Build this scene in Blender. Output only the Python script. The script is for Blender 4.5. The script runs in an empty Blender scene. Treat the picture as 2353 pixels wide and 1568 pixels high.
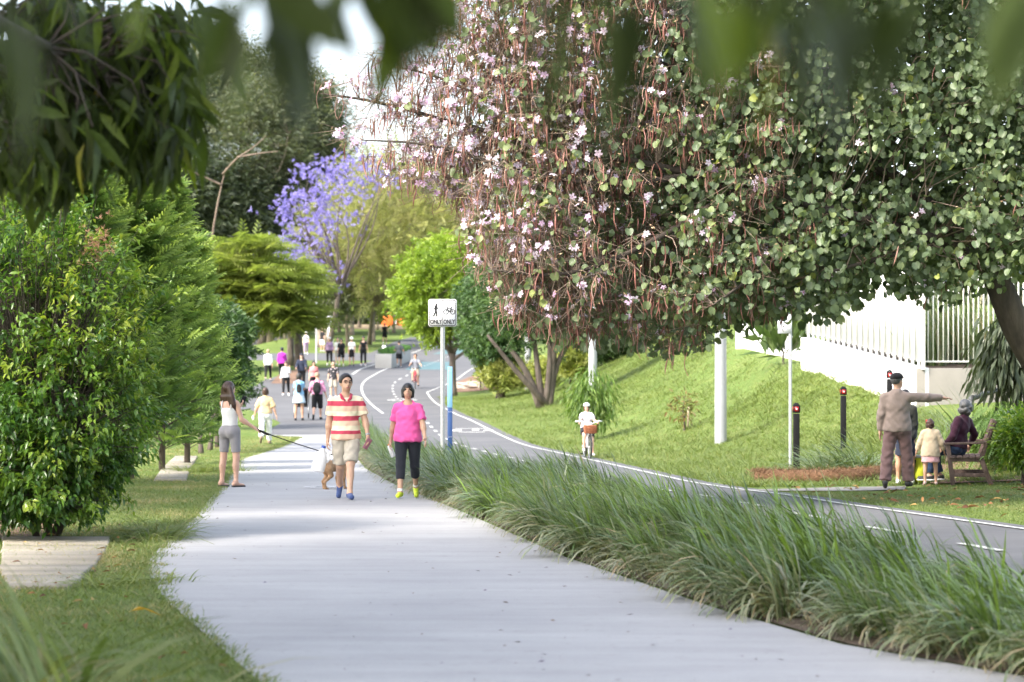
import bpy, math, random
import numpy as np
from mathutils import Vector, Matrix
R = math.radians
rng = np.random.default_rng(7)
random.seed(7)
S = bpy.context.scene
COL = S.collection

# ---------------------------------------------------------------- camera, world, sun, exposure
CAMZ = 1.7
FD, CX, HZ = 5556.0, 1176.5, 852.0          # focal length, centre and eye level measured on a 2353 px wide print
cam_d = bpy.data.cameras.new('camera')
cam = bpy.data.objects.new('camera', cam_d)
COL.objects.link(cam)
cam.location = (0, 0, CAMZ)
cam.rotation_euler = (R(90), 0, 0)
cam_d.lens = 85.0
cam_d.sensor_width = 36.0
cam_d.shift_y = 68.0 / 2353.0
cam_d.clip_start = 0.1
cam_d.clip_end = 3000
cam_d.dof.use_dof = True
cam_d.dof.focus_distance = 30.0
cam_d.dof.aperture_fstop = 2.8
S.camera = cam

SUN_EL = 41.0
SUN_DIR = Vector((0.80, 0.60, 0))           # horizontal travel of the light
SUN_DIR.normalize()
world = bpy.data.worlds.new('World')
S.world = world
world.use_nodes = True
wn = world.node_tree.nodes
sky = wn.new('ShaderNodeTexSky')
sky.sky_type = 'NISHITA'
sky.sun_disc = False
sky.sun_elevation = R(SUN_EL)
sky.sun_rotation = math.atan2(-SUN_DIR.x, -SUN_DIR.y)
sky.air_density = 1.0
sky.dust_density = 4.0
sky.ozone_density = 1.0
bg = wn['Background']
bg.inputs['Strength'].default_value = 0.15
hs = wn.new('ShaderNodeHueSaturation')          # thin white haze over the whole sky
hs.inputs['Saturation'].default_value = 0.6
world.node_tree.links.new(sky.outputs[0], hs.inputs['Color'])
world.node_tree.links.new(hs.outputs[0], bg.inputs['Color'])
sun_d = bpy.data.lights.new('sun', 'SUN')
sun_d.energy = 1.5
sun_d.angle = R(10.0)          # bright sun through thin high cloud
sun_d.color = (1.0, 0.93, 0.82)
sun = bpy.data.objects.new('sun', sun_d)
COL.objects.link(sun)
sdir = Vector((SUN_DIR.x * math.cos(R(SUN_EL)), SUN_DIR.y * math.cos(R(SUN_EL)), -math.sin(R(SUN_EL))))
sun.rotation_euler = sdir.to_track_quat('-Z', 'Y').to_euler()
S.view_settings.view_transform = 'Standard'
S.view_settings.look = 'None'
S.view_settings.gamma = 1.0
S.view_settings.use_curve_mapping = False
S.view_settings.exposure = 2.12
S.render.engine = 'CYCLES'
S.cycles.max_bounces = 8
S.cycles.transmission_bounces = 4
S.cycles.use_denoising = True

# ---------------------------------------------------------------- ground shape
def smooth_tab(pts, lo, hi, w):
    xs = np.arange(lo, hi + 1.0)
    ys = np.interp(xs, [p[0] for p in pts], [p[1] for p in pts])
    k = np.ones(w) / w
    yp = np.concatenate([np.full(w // 2, ys[0]), ys, np.full(w // 2, ys[-1])])
    return xs, np.convolve(yp, k, 'valid')
ZP = smooth_tab([(-60, 0), (31, 0), (34, -0.03), (38, -.15), (45, -.19), (54, -.25), (66, -.34), (74, -.2), (82, 0.02), (100, .25),
                 (112, .5), (122, .95), (134, 1.75), (151, 2.2), (180, 3.1), (195, 3.75), (230, 5.2), (265, 6.4), (300, 7.4), (330, 7.7), (900, 7.7)], -60, 900, 7)
def zp(Y): return np.interp(Y, ZP[0], ZP[1])
_YT = np.arange(8.0, 300.0, 0.25)
_yt = HZ + FD * (CAMZ - zp(_YT)) / _YT
_yt = np.minimum.accumulate(_yt)
def Yof(py): return float(np.interp(-py, -_yt, _YT))
def G(px, py):
    Y = Yof(py)
    return ((px - CX) / FD * Y, Y)
def GX(px, Y): return (px - CX) / FD * Y
def at(px, py, Y): return Vector(((px - CX) / FD * Y, Y, CAMZ - (py - HZ) / FD * Y))
def edge(pts, extra=()):
    q = sorted([(G(*p)[1], G(*p)[0]) for p in pts] + [(e[1], e[0]) for e in extra])
    return np.array([a for a, b in q]), np.array([b for a, b in q])
# path edges (x, y on the print) and points given in metres (X, Y)
PATH_L = edge([(597, 1568), (450, 1440), (380, 1380), (343, 1320), (342, 1290), (375, 1250), (450, 1190), (500, 1130), (552, 1055), (598, 1000)], [(-.9, 11), (-.7, -10), (-6.2, 70.9)])
PATH_R = edge([], [(3.2, -10), (3.1, 12), (2.84, 13.4), (2.04, 15), (1.47, 17.2), (.49, 22), (-1.0, 31.7), (-2.0, 40), (-2.85, 47), (-4.0, 60), (-4.5, 72), (-4.6, 75)])
BIKE_L = edge([], [(6.3, -10), (5.2, 9), (4.4, 13), (3.6, 17), (1.95, 27.4), (1.05, 36), (-.4, 45), (-1.9, 55), (-3.2, 65), (-4.6, 75)])
BIKE_R = edge([(2353, 1214), (1960, 1160), (1600, 1108), (1320, 1047), (1150, 996), (1060, 955), (1005, 925), (982, 893), (990, 868), (1035, 842), (1083, 815), (1096, 790)],
              [(6.5, 23), (8.2, 15), (9.5, 5), (10, -10), (-2.5, 200), (-1, 300)])
def f(e, Y): return np.interp(Y, e[0], e[1])
XW = ([20, 38, 44, 52, 60, 72, 90, 110, 160, 300], [11, 10, 9, 8.7, 7.2, 6.8, 7.0, 8, 10, 20])
ZW = ([20, 36, 40, 44, 48, 52, 60, 65, 74, 90, 110, 160, 300], [.0, .0, .12, .35, .62, .95, 1.85, 1.92, 2.45, 3.15, 3.9, 5.0, 9.0])
def gz(X, Y):
    X = np.asarray(X, float); Y = np.asarray(Y, float)
    z = zp(Y)
    xe = f(BIKE_R, Y) + .25
    xw = np.interp(Y, *XW); zw = np.interp(Y, *ZW)
    t = np.clip((X - xe) / np.maximum(xw - xe, .5), 0, 1)
    r = z + (t ** 2.1) * np.maximum(zw - z, 0) + np.where(X > xw, (X - xw) * .02, 0)
    # the river side on the left falls away
    w = np.clip((-X - 15 - .02 * Y) / 8, 0, 1); w = w * w * (3 - 2 * w)
    return r * (1 - w) + np.minimum(r, 2.2 + .004 * Y) * w
ROWS = np.unique(np.concatenate([np.arange(-60, 8, 4.0), np.arange(8, 60, .5), np.arange(60, 160, 1.0), np.arange(160, 330, 3.0), np.arange(330, 900, 30.)]))

# ---------------------------------------------------------------- mesh helpers
def tag(o, label=None, cat=None, group=None, kind=None):
    if label: o['label'] = label
    if cat: o['category'] = cat
    if group: o['group'] = group
    if kind: o['kind'] = kind
    return o
def empty(name, loc, rz=0.0, label=None, cat=None, group=None):
    o = bpy.data.objects.new(name, None)
    o.empty_display_size = .2
    COL.objects.link(o)
    o.location = loc
    o.rotation_euler = (0, 0, rz)
    return tag(o, label, cat, group)
def np_mesh(name, V, polys, mats=(), midx=None, attrs=None, smooth=False):
    """polys: list of int arrays (n,k)"""
    V = np.asarray(V, np.float32)
    me = bpy.data.meshes.new(name)
    polys = [np.asarray(p, np.int32) for p in polys if len(p)]
    me.vertices.add(len(V))
    me.vertices.foreach_set('co', V.ravel())
    loops = np.concatenate([p.ravel() for p in polys])
    tot = np.concatenate([np.full(len(p), p.shape[1], np.int32) for p in polys])
    st = np.concatenate([[0], np.cumsum(tot)[:-1]]).astype(np.int32)
    me.loops.add(len(loops))
    me.loops.foreach_set('vertex_index', loops)
    me.polygons.add(len(tot))
    me.polygons.foreach_set('loop_start', st)
    try: me.polygons.foreach_set('loop_total', tot)
    except Exception: pass
    if midx is not None: me.polygons.foreach_set('material_index', np.asarray(midx, np.int32))
    if smooth: me.polygons.foreach_set('use_smooth', np.ones(len(tot), bool))
    for m in mats: me.materials.append(m)
    for k, a in (attrs or {}).items():
        at_ = me.attributes.new(k, 'FLOAT', 'POINT')
        at_.data.foreach_set('value', np.asarray(a, np.float32))
    me.update(calc_edges=True)
    me.validate()
    return me
def link(name, me, parent=None, kind=None, loc=None):
    o = bpy.data.objects.new(name, me)
    COL.objects.link(o)
    if parent is not None: o.parent = parent
    if kind: o['kind'] = kind
    if loc is not None: o.location = loc
    return o
class MB:
    """collects shapes with material numbers and links them as one mesh object"""
    def __init__(s): s.V = []; s.P = {}; s.n = 0; s.sm = True
    def add(s, V, faces, m=0):
        V = np.asarray(V, float).reshape(-1, 3)
        for fc in faces: s.P.setdefault(len(fc), []).append((np.asarray(fc) + s.n, m))
        s.V.append(V); s.n += len(V)
        return s
    def box(s, c, size, m=0, rot=None, taper=1.0):
        x, y, z = [v / 2 for v in size]
        V = np.array([(-x, -y, -z), (x, -y, -z), (x, y, -z), (-x, y, -z), (-x * taper, -y * taper, z), (x * taper, -y * taper, z), (x * taper, y * taper, z), (-x * taper, y * taper, z)])
        if rot is not None: V = V @ np.array(rot).T
        return s.add(V + np.array(c), [(0, 3, 2, 1), (4, 5, 6, 7), (0, 1, 5, 4), (1, 2, 6, 5), (2, 3, 7, 6), (3, 0, 4, 7)], m)
    def bar(s, a, b, w, h, m=0):
        a = Vector(a); b = Vector(b); d = (b - a); L = d.length; z = d.normalized()
        x = z.cross(Vector((0, 0, 1)) if abs(z.z) < .95 else Vector((0, 1, 0))).normalized(); y = z.cross(x)
        M = np.array([x, y, z]).T
        return s.box((a + b) / 2, (w, h, L), m, M)
    def tube(s, pts, rad, n=8, m=0, cap=True):
        P = [Vector(p) for p in pts]
        if not hasattr(rad, '__len__'): rad = [rad] * len(P)
        V = []; up = None
        for i, p in enumerate(P):
            t = (P[min(i + 1, len(P) - 1)] - P[max(i - 1, 0)]).normalized()
            if up is None: up = t.orthogonal().normalized()
            up = (up - t * up.dot(t))
            up = up.normalized() if up.length > 1e-6 else t.orthogonal().normalized()
            q = t.cross(up)
            for k in range(n):
                a = 2 * math.pi * k / n
                V.append(p + (up * math.cos(a) + q * math.sin(a)) * rad[i])
        F = []
        for i in range(len(P) - 1):
            for k in range(n):
                F.append((i * n + k, i * n + (k + 1) % n, (i + 1) * n + (k + 1) % n, (i + 1) * n + k))
        if cap:
            F.append(tuple(range(n - 1, -1, -1))); F.append(tuple(range((len(P) - 1) * n, len(P) * n)))
        return s.add([tuple(v) for v in V], F, m)
    def lathe(s, c, prof, n=16, m=0, sy=1.0):
        V = []
        for r, z in prof:
            for k in range(n):
                a = 2 * math.pi * k / n
                V.append((c[0] + r * math.cos(a), c[1] + r * math.sin(a) * sy, c[2] + z))
        F = []
        for i in range(len(prof) - 1):
            for k in range(n):
                F.append((i * n + k, i * n + (k + 1) % n, (i + 1) * n + (k + 1) % n, (i + 1) * n + k))
        F.append(tuple(range(n - 1, -1, -1))); F.append(tuple(range((len(prof) - 1) * n, len(prof) * n)))
        return s.add(V, F, m)
    def torus(s, c, Rr, r, axis='x', n=28, k=6, m=0, arc=1.0):
        pts = []
        nn = n if arc == 1.0 else n + 1
        for i in range(nn):
            a = 2 * math.pi * arc * i / n
            u, v = math.cos(a) * Rr, math.sin(a) * Rr
            pts.append({'x': (0, u, v), 'y': (u, 0, v), 'z': (u, v, 0)}[axis])
        pts = [Vector(p) + Vector(c) for p in pts]
        if arc == 1.0: pts.append(pts[0])
        return s.tube(pts, r, k, m, cap=arc != 1.0)
    def prism(s, poly, z0, z1, m=0, M=None):
        n = len(poly)
        V = [(x, y, z0) for x, y in poly] + [(x, y, z1) for x, y in poly]
        F = [tuple(range(n - 1, -1, -1)), tuple(range(n, 2 * n))] + [(i, (i + 1) % n, n + (i + 1) % n, n + i) for i in range(n)]
        V = np.array(V, float)
        if M is not None: V = np.array([tuple(M @ Vector(v)) for v in V])
        return s.add(V, F, m)
    def mesh(s, name, mats, smooth=None):
        V = np.concatenate(s.V)
        polys, mi = [], []
        for k, lst in s.P.items():
            polys.append(np.array([a for a, _ in lst])); mi += [m for _, m in lst]
        return np_mesh(name, V, polys, mats if isinstance(mats, (list, tuple)) else [mats], mi, None, s.sm if smooth is None else smooth)
    def build(s, name, mats, parent=None, smooth=False, loc=None, bevel=0.0, auto=False):
        o = link(name, s.mesh(name, mats, smooth or auto), parent, None, loc)
        if auto:
            try: o.data.set_sharp_from_angle(angle=R(38))
            except Exception: pass
        if bevel > 0:
            b = o.modifiers.new('bevel', 'BEVEL'); b.width = bevel; b.segments = 2; b.limit_method = 'ANGLE'; b.angle_limit = R(40)
        return o

# ---------------------------------------------------------------- materials
def nmat(name):
    m = bpy.data.materials.new(name)
    m.use_nodes = True
    nt = m.node_tree
    return m, nt, nt.nodes['Principled BSDF']
def ramp(nt, src, stops, interp='LINEAR'):
    r = nt.nodes.new('ShaderNodeValToRGB')
    r.color_ramp.interpolation = interp
    e = r.color_ramp.elements
    while len(e) < len(stops): e.new(.5)
    for i, (p, c) in enumerate(stops):
        e[i].position = p
        e[i].color = (*c[:3], 1)
    nt.links.new(src, r.inputs[0])
    return r.outputs[0]
def noise(nt, scale, detail=4, rough=.55, vec=None, coord='Object', sx=None):
    n = nt.nodes.new('ShaderNodeTexNoise')
    n.inputs['Scale'].default_value = scale
    n.inputs['Detail'].default_value = detail
    n.inputs['Roughness'].default_value = rough
    tc = nt.nodes.new('ShaderNodeTexCoord')
    src = tc.outputs[coord]
    if sx is not None:
        mp = nt.nodes.new('ShaderNodeMapping'); mp.inputs['Scale'].default_value = sx
        nt.links.new(src, mp.inputs[0]); src = mp.outputs[0]
    nt.links.new(src, n.inputs['Vector'])
    return n.outputs['Fac']
def mixc(nt, fac, a, b, mode='MIX'):
    m = nt.nodes.new('ShaderNodeMix'); m.data_type = 'RGBA'; m.blend_type = mode
    if isinstance(fac, (int, float)): m.inputs[0].default_value = fac
    else: nt.links.new(fac, m.inputs[0])
    for i, v in ((6, a), (7, b)):
        if isinstance(v, (tuple, list)): m.inputs[i].default_value = (*v[:3], 1)
        else: nt.links.new(v, m.inputs[i])
    return m.outputs[2]
def bump(nt, bs, h, dist=.01, strength=.6):
    b = nt.nodes.new('ShaderNodeBump'); b.inputs['Distance'].default_value = dist; b.inputs['Strength'].default_value = strength
    nt.links.new(h, b.inputs['Height']); nt.links.new(b.outputs[0], bs.inputs['Normal'])
_mc = {}
def M(name, col, rough=.6, metal=0.0, var=.18, scale=18.0, bmp=0.0, spec=.5, sx=None):
    """plain surface with mottled colour and fine relief"""
    if name in _mc: return _mc[name]
    m, nt, b = nmat(name)
    n = noise(nt, scale, 5, .6, sx=sx)
    lo = tuple(max(0, c * (1 - var)) for c in col); hi = tuple(min(1, c * (1 + var)) for c in col)
    nt.links.new(ramp(nt, n, [(.3, lo), (.7, hi)]), b.inputs['Base Color'])
    b.inputs['Roughness'].default_value = rough
    b.inputs['Metallic'].default_value = metal
    b.inputs['Specular IOR Level'].default_value = spec
    if bmp: bump(nt, b, n, bmp, .7)
    _mc[name] = m
    return m
def cloth(name, col, rough=.85, var=.1):
    if name in _mc: return _mc[name]
    m = M(name, col, rough, 0, var, 9.0, .012, .2)
    m.node_tree.nodes['Principled BSDF'].inputs['Sheen Weight'].default_value = .15
    return m
def leafmat(name, cols, rough=.42, trans=.35, tcol=None, spec=.4):
    if name in _mc: return _mc[name]
    m, nt, b = nmat(name)
    a = nt.nodes.new('ShaderNodeAttribute'); a.attribute_name = 'var'
    st = [(i / max(1, len(cols) - 1), c) for i, c in enumerate(cols)]
    c = ramp(nt, a.outputs['Fac'], st)
    n = noise(nt, 6.0, 3)
    c2 = mixc(nt, 1.0, c, ramp(nt, n, [(.3, (.72, .72, .72)), (.7, (1.2, 1.2, 1.2))]), 'MULTIPLY')
    nt.links.new(c2, b.inputs['Base Color'])
    b.inputs['Roughness'].default_value = rough
    b.inputs['Specular IOR Level'].default_value = spec
    t = nt.nodes.new('ShaderNodeBsdfTranslucent')
    nt.links.new(mixc(nt, 1.0, c2, tcol or (1.5, 1.5, .7), 'MULTIPLY'), t.inputs['Color'])
    mx = nt.nodes.new('ShaderNodeMixShader'); mx.inputs[0].default_value = trans
    nt.links.new(b.outputs[0], mx.inputs[1]); nt.links.new(t.outputs[0], mx.inputs[2])
    nt.links.new(mx.outputs[0], nt.nodes['Material Output'].inputs['Surface'])
    _mc[name] = m
    return m
def barkmat(name, a, b_, scale=6.0):
    if name in _mc: return _mc[name]
    m, nt, b = nmat(name)
    n = noise(nt, scale, 6, .65, sx=(1, 1, .25))
    nt.links.new(ramp(nt, n, [(.3, a), (.65, b_)]), b.inputs['Base Color'])
    b.inputs['Roughness'].default_value = .9
    bump(nt, b, n, .04, .9)
    _mc[name] = m
    return m

# ---------------------------------------------------------------- scattering
def rot_from(zdir, spin):
    """(n,3,3) frames whose y column runs along zdir (leaf length), z column is the leaf's face"""
    y = zdir / np.linalg.norm(zdir, axis=1, keepdims=True)
    h = np.where(np.abs(y[:, 2:3]) > .93, np.array([[1., 0, 0]]), np.array([[0, 0, 1.]]))
    x = np.cross(y, h); x /= np.linalg.norm(x, axis=1, keepdims=True)
    z = np.cross(x, y)
    c, s = np.cos(spin)[:, None], np.sin(spin)[:, None]
    x2 = x * c + z * s; z2 = -x * s + z * c
    return np.stack([x2, y, z2], axis=2)
def rot_face(ydir, nrm):
    """frames for leaves that hang along ydir and turn their face towards nrm (the light)"""
    y = ydir / np.linalg.norm(ydir, axis=1, keepdims=True)
    x = np.cross(y, nrm); x /= np.linalg.norm(x, axis=1, keepdims=True) + 1e-9
    return np.stack([x, y, np.cross(x, y)], axis=2)
def inst_arrays(T, pos, Rm, sc):
    TV, TF = T
    n = len(pos)
    sc = np.broadcast_to(np.asarray(sc, float), (n,)) if np.ndim(sc) < 2 else sc
    tv = TV[None] * (sc[:, None, None] if sc.ndim == 1 else sc[:, None, :])
    V = np.einsum('nij,nkj->nki', Rm, tv) + pos[:, None, :]
    k = len(TV)
    polys = [(np.asarray(F)[None] + (np.arange(n) * k)[:, None, None]).reshape(-1, np.asarray(F).shape[1]) for F in TF]
    return V.reshape(-1, 3), polys
def scatter_mesh(name, T, pos, Rm, sc, mat, var=None, smooth=False):
    V, polys = inst_arrays(T, pos, Rm, sc)
    v = np.repeat(rng.random(len(pos)) if var is None else var, len(T[0]))
    return np_mesh(name, V, polys, [mat], None, {'var': v}, smooth)
def merge(parts, mats):
    """parts: list of (V, polys, matnumber, var) -> one mesh"""
    V = []; by = {}; n = 0; va = []
    for v, polys, m, var in parts:
        V.append(v); va.append(np.broadcast_to(var, (len(v),)))
        for p in polys: by.setdefault(p.shape[1], []).append((p + n, m))
        n += len(v)
    P = []; mi = []
    for k, l in by.items():
        P.append(np.concatenate([a for a, _ in l])); mi.append(np.concatenate([np.full(len(a), m) for a, m in l]))
    return np_mesh('mesh', np.concatenate(V), P, mats, np.concatenate(mi), {'var': np.concatenate(va)})
def leaf_T(w=.4, fold=.12, droop=.1):
    """ovate leaf of unit length along y"""
    V = np.array([(0, 0, 0), (w * .42, .3, fold), (w * .36, .62, fold * .8 - droop * .4), (0, 1, -droop), (-w * .36, .62, fold * .8 - droop * .4), (-w * .42, .3, fold), (0, .45, -.0)], float)
    return V, [np.array([(0, 1, 6), (1, 2, 6), (2, 3, 6), (3, 4, 6), (4, 5, 6), (5, 0, 6)])]
def lens_T(w=.25):
    V = np.array([(0, 0, 0), (w * .5, .45, .03), (0, 1, -.05), (-w * .5, .45, .03)], float)
    return V, [np.array([(0, 1, 2), (0, 2, 3)])]
def butterfly_T():
    """two-lobed round leaf folded along its midrib"""
    half = [(0, 0), (.25, -.06), (.45, .12), (.52, .38), (.44, .68), (.27, .92), (.12, .95), (0, .74)]
    V = [(x, y, abs(x) * .55 - .16 * y * y) for x, y in half] + [(-x, y, abs(x) * .55 - .16 * y * y) for x, y in half[1:-1]]
    r = list(range(8)); l = [0] + list(range(8, 14)) + [7]
    F = [(7, r[i], r[i + 1]) for i in range(6)] + [(7, l[i + 1], l[i]) for i in range(6)]
    return np.array(V, float), [np.array(F)]
def pod_T():
    """long flat seed pod hanging along y"""
    V = []; n = 5
    for i in range(n + 1):
        t = i / n; w = .042 * math.sin(math.pi * min(1, .08 + t * .94)) ** .6; b = .16 * math.sin(t * 2.9) - .06 * t
        V += [(-w, t, b), (0, t, b + .016), (w, t, b), (0, t, b - .016)]
    F = []
    for i in range(n):
        for k in range(4): F.append((i * 4 + k, i * 4 + (k + 1) % 4, i * 4 + 4 + (k + 1) % 4, i * 4 + 4 + k))
    return np.array(V, float), [np.array(F)]
def flower_T():
    V = []; F = []
    for k in range(5):
        a = 2 * math.pi * k / 5 + .2
        c, s = math.cos(a), math.sin(a)
        for x, y, z in [(0, .0, 0), (.30, .42, .20), (.24, .95, .1), (-.24, .95, .1), (-.30, .42, .20)]:
            V.append((x * c - y * s, x * s + y * c, z))
        b = k * 5
        F += [(b, b + 1, b + 4), (b + 1, b + 2, b + 3), (b + 1, b + 3, b + 4)]
    return np.array(V, float), [np.array(F)]
def spray_T(n=7, w=.34, lw=.09, flat=.0):
    """feathery frond: paired narrow leaflets along y"""
    V = []; F = []
    for i in range(n):
        t = (i + .6) / n
        L = w * (1 - abs(t - .42) * 1.1)
        for sgn in (-1, 1):
            b = len(V)
            V += [(0, t - lw * .5, 0), (sgn * L * .6, t + .10 - lw * .5, -.02 - flat), (sgn * L, t + .18, -.05), (sgn * L * .5, t + .1 + lw * .5, .01)]
            F += [(b, b + 1, b + 2), (b, b + 2, b + 3)]
    return np.array(V, float), [np.array(F)]
def clump_T(n=7, w=.3, spread=1.0, seed=1):
    """small tuft of leaves radiating from one twig end, unit size"""
    r = np.random.default_rng(seed); V = []; F = []
    for i in range(n):
        d = r.normal(size=3); d[1] += .7; d[2] -= .15; d /= np.linalg.norm(d); d *= spread
        Rm = rot_from(d[None], r.random(1) * 6.28)[0]
        o = r.normal(size=3) * .16
        b = len(V); L = .45 + .35 * r.random()
        for p in lens_T(w)[0]: V.append(Rm @ (p * L) + o)
        F += [(b, b + 1, b + 2), (b, b + 2, b + 3)]
    return np.array(V, float), [np.array(F)]
def blade_T(nseg=3, w=.02, bend=.5):
    V = []; F = []
    for i in range(nseg + 1):
        t = i / nseg
        y = t - bend * .25 * t * t; z = -bend * t * t * .9
        ww = w * (1 - t) ** .6 if i < nseg else 0
        if i < nseg: V += [(-ww, y, z), (ww, y, z)]
        else: V.append((0, y, z))
    for i in range(nseg - 1):
        b = i * 2; F.append((b, b + 1, b + 3)); F.append((b, b + 3, b + 2))
    b = (nseg - 1) * 2; F.append((b, b + 1, b + 2))
    return np.array(V, float), [np.array(F)]
def arc_T(nseg, w, deg):
    """strap blade of unit arc length that bends through deg towards its tip"""
    th = math.radians(deg); V = []; F = []
    for i in range(nseg + 1):
        t = i / nseg; y = math.sin(th * t) / th; z = -(1 - math.cos(th * t)) / th
        if i < nseg:
            ww = w * (.75 + .5 * t if t < .5 else 1 - .75 * (t - .5) * 1.6); V += [(-ww, y, z), (ww, y, z)]
        else: V.append((0, y, z))
    for i in range(nseg - 1):
        b = i * 2; F += [(b, b + 1, b + 3), (b, b + 3, b + 2)]
    b = (nseg - 1) * 2; F.append((b, b + 1, b + 2))
    return np.array(V, float), [np.array(F)]
def tubes_np(segs, n=4):
    """many straight tapered twigs: segs rows ax ay az bx by bz ra rb"""
    s = np.asarray(segs, float)
    a, b = s[:, :3], s[:, 3:6]
    d = b - a; L = np.linalg.norm(d, axis=1, keepdims=True); d = d / np.maximum(L, 1e-6)
    h = np.where(np.abs(d[:, 2:3]) > .9, np.array([[1., 0, 0]]), np.array([[0, 0, 1.]]))
    x = np.cross(d, h); x /= np.linalg.norm(x, axis=1, keepdims=True); y = np.cross(d, x)
    V = []
    for (c, r) in ((a, s[:, 6:7]), (b, s[:, 7:8])):
        for k in range(n):
            an = 2 * math.pi * k / n
            V.append(c + (x * math.cos(an) + y * math.sin(an)) * r)
    V = np.stack(V, axis=1)
    F = np.array([(k, (k + 1) % n, n + (k + 1) % n, n + k) for k in range(n)])
    P = (F[None] + (np.arange(len(s)) * 2 * n)[:, None, None]).reshape(-1, 4)
    return V.reshape(-1, 3), [P]
def bend_path(a, b, sag=0.0, n=4, wob=0.0):
    a = np.asarray(a, float); b = np.asarray(b, float)
    L = np.linalg.norm(b - a)
    out = []
    off = rng.normal(size=3) * wob * L
    for i in range(n + 1):
        t = i / n
        out.append(a + (b - a) * t + np.array([0, 0, 4 * sag * L * t * (1 - t)]) + off * math.sin(math.pi * t))
    return out
# ---------------------------------------------------------------- ground, paths, road
def lawn_mat():
    m, nt, b = nmat('lawn')
    n1 = noise(nt, .35, 4); n2 = noise(nt, 3.0, 5); n3 = noise(nt, 60, 3, .7)
    c = ramp(nt, n1, [(.3, (.085, .135, .035)), (.5, (.125, .17, .045)), (.72, (.19, .21, .075))])
    c = mixc(nt, .55, c, ramp(nt, n2, [(.3, (.07, .13, .025)), (.55, (.14, .20, .045)), (.75, (.22, .21, .08))]))
    c = mixc(nt, 1.0, c, ramp(nt, n3, [(.3, (.6, .6, .6)), (.7, (1.3, 1.3, 1.3))]), 'MULTIPLY')
    nt.links.new(c, b.inputs['Base Color']); b.inputs['Roughness'].default_value = .9
    b.inputs['Specular IOR Level'].default_value = .15
    bump(nt, b, n3, .03, .8)
    return m
def paving_mat(name, lo, hi, streak, rough, fine, wear=(.5, .5, .5)):
    m, nt, b = nmat(name)
    n1 = noise(nt, .5, 5, .6); n2 = noise(nt, fine, 4, .7); n3 = noise(nt, 1.0, 4, .55, sx=(.5, 3.2, 1)); n4 = noise(nt, 5.5, 6, .65)
    c = ramp(nt, n1, [(.3, lo), (.7, hi)])
    c = mixc(nt, 1.0, c, ramp(nt, n3, [(.35, (streak,) * 3), (.65, (1.04,) * 3)]), 'MULTIPLY')
    c = mixc(nt, 1.0, c, ramp(nt, n2, [(.25, (.86,) * 3), (.7, (1.07,) * 3)]), 'MULTIPLY')
    c = mixc(nt, 1.0, c, ramp(nt, n4, [(.28, (.85, .84, .82)), (.42, (1, 1, 1))]), 'MULTIPLY')
    nt.links.new(c, b.inputs['Base Color']); b.inputs['Roughness'].default_value = rough
    b.inputs['Specular IOR Level'].default_value = .35
    bump(nt, b, n2, .004, .5)
    return m
LAWN = lawn_mat()
CONC = paving_mat('concrete', (.305, .302, .308), (.372, .368, .37), .92, .75, 90)
ASPH = paving_mat('asphalt', (.085, .086, .092), (.125, .125, .13), .92, .8, 160)
SOIL = M('soil', (.085, .06, .04), .95, 0, .35, 22, .03)
MULCH = M('mulch', (.17, .10, .065), .95, 0, .5, 30, .05)
LINE = M('road_paint', (.46, .46, .45), .65, 0, .10, 14)
TEAL = M('teal_paint', (.075, .145, .16), .75, 0, .18, 3)

gx = np.unique(np.concatenate([[-900, -500, -250, -140, -90], np.arange(-60, -20, 2.5), np.arange(-20, 14.01, .5), np.arange(15, 50, 2.5), [60, 90, 140, 250, 500, 900]]))
gy = np.unique(np.concatenate([ROWS, [1200, 1800, 2600]]))
GXX, GYY = np.meshgrid(gx, gy)
zz = gz(GXX, GYY) - .012
nxx = len(gx)
ii = np.arange(len(gy) - 1)[:, None] * nxx + np.arange(nxx - 1)[None]
o = link('ground', np_mesh('ground', np.stack([GXX, GYY, zz], -1).reshape(-1, 3), [np.stack([ii, ii + 1, ii + nxx + 1, ii + nxx], -1).reshape(-1, 4)], [LAWN], None, None, True), None, 'structure')

def region(name, eL, eR, Y0, Y1, off, mat, nx=8, kind='structure', parent=None, pad=(0, 0)):
    eL = tuple(np.asarray(q, float) for q in eL); eR = tuple(np.asarray(q, float) for q in eR)
    ys = np.unique(np.concatenate([[Y0, Y1], ROWS[(ROWS > Y0) & (ROWS < Y1)], eL[0][(eL[0] > Y0) & (eL[0] < Y1)], eR[0][(eR[0] > Y0) & (eR[0] < Y1)]]))
    xl = f(eL, ys) - pad[0]; xr = f(eR, ys) + pad[1]
    t = np.linspace(0, 1, nx + 1)
    X = xl[:, None] * (1 - t) + xr[:, None] * t
    Y = np.repeat(ys[:, None], nx + 1, 1)
    Z = gz(X, Y) + off
    n = nx + 1
    i = np.arange(len(ys) - 1)[:, None] * n + np.arange(nx)[None]
    return link(name, np_mesh(name, np.stack([X, Y, Z], -1).reshape(-1, 3), [np.stack([i, i + 1, i + n + 1, i + n], -1).reshape(-1, 4)], [mat], None, None, True), parent, kind)
JY = Yof(1000)
AS_L = edge([(598, 1000), (645, 972), (575, 942), (380, 932), (380, 916), (550, 904), (609, 873), (656, 859), (700, 850), (790, 843), (856, 829), (200, 826), (200, 815), (850, 811), (905, 786), (945, 775), (1010, 767)], [(1, 300)])
far_R = edge([(1083, 815), (1100, 790), (1115, 770)], [(3, 300)])
AS_R = (np.concatenate([BIKE_R[0][BIKE_R[0] < 118], [150, 200, 300]]), np.concatenate([BIKE_R[1][BIKE_R[0] < 118], [-1.6, .0, 4.0]]))
region('footpath', PATH_L, PATH_R, -10, JY, .004, CONC, 10)
region('bike_path', BIKE_L, AS_R, -10, JY, .0, ASPH, 10, pad=(0, .22))
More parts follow.
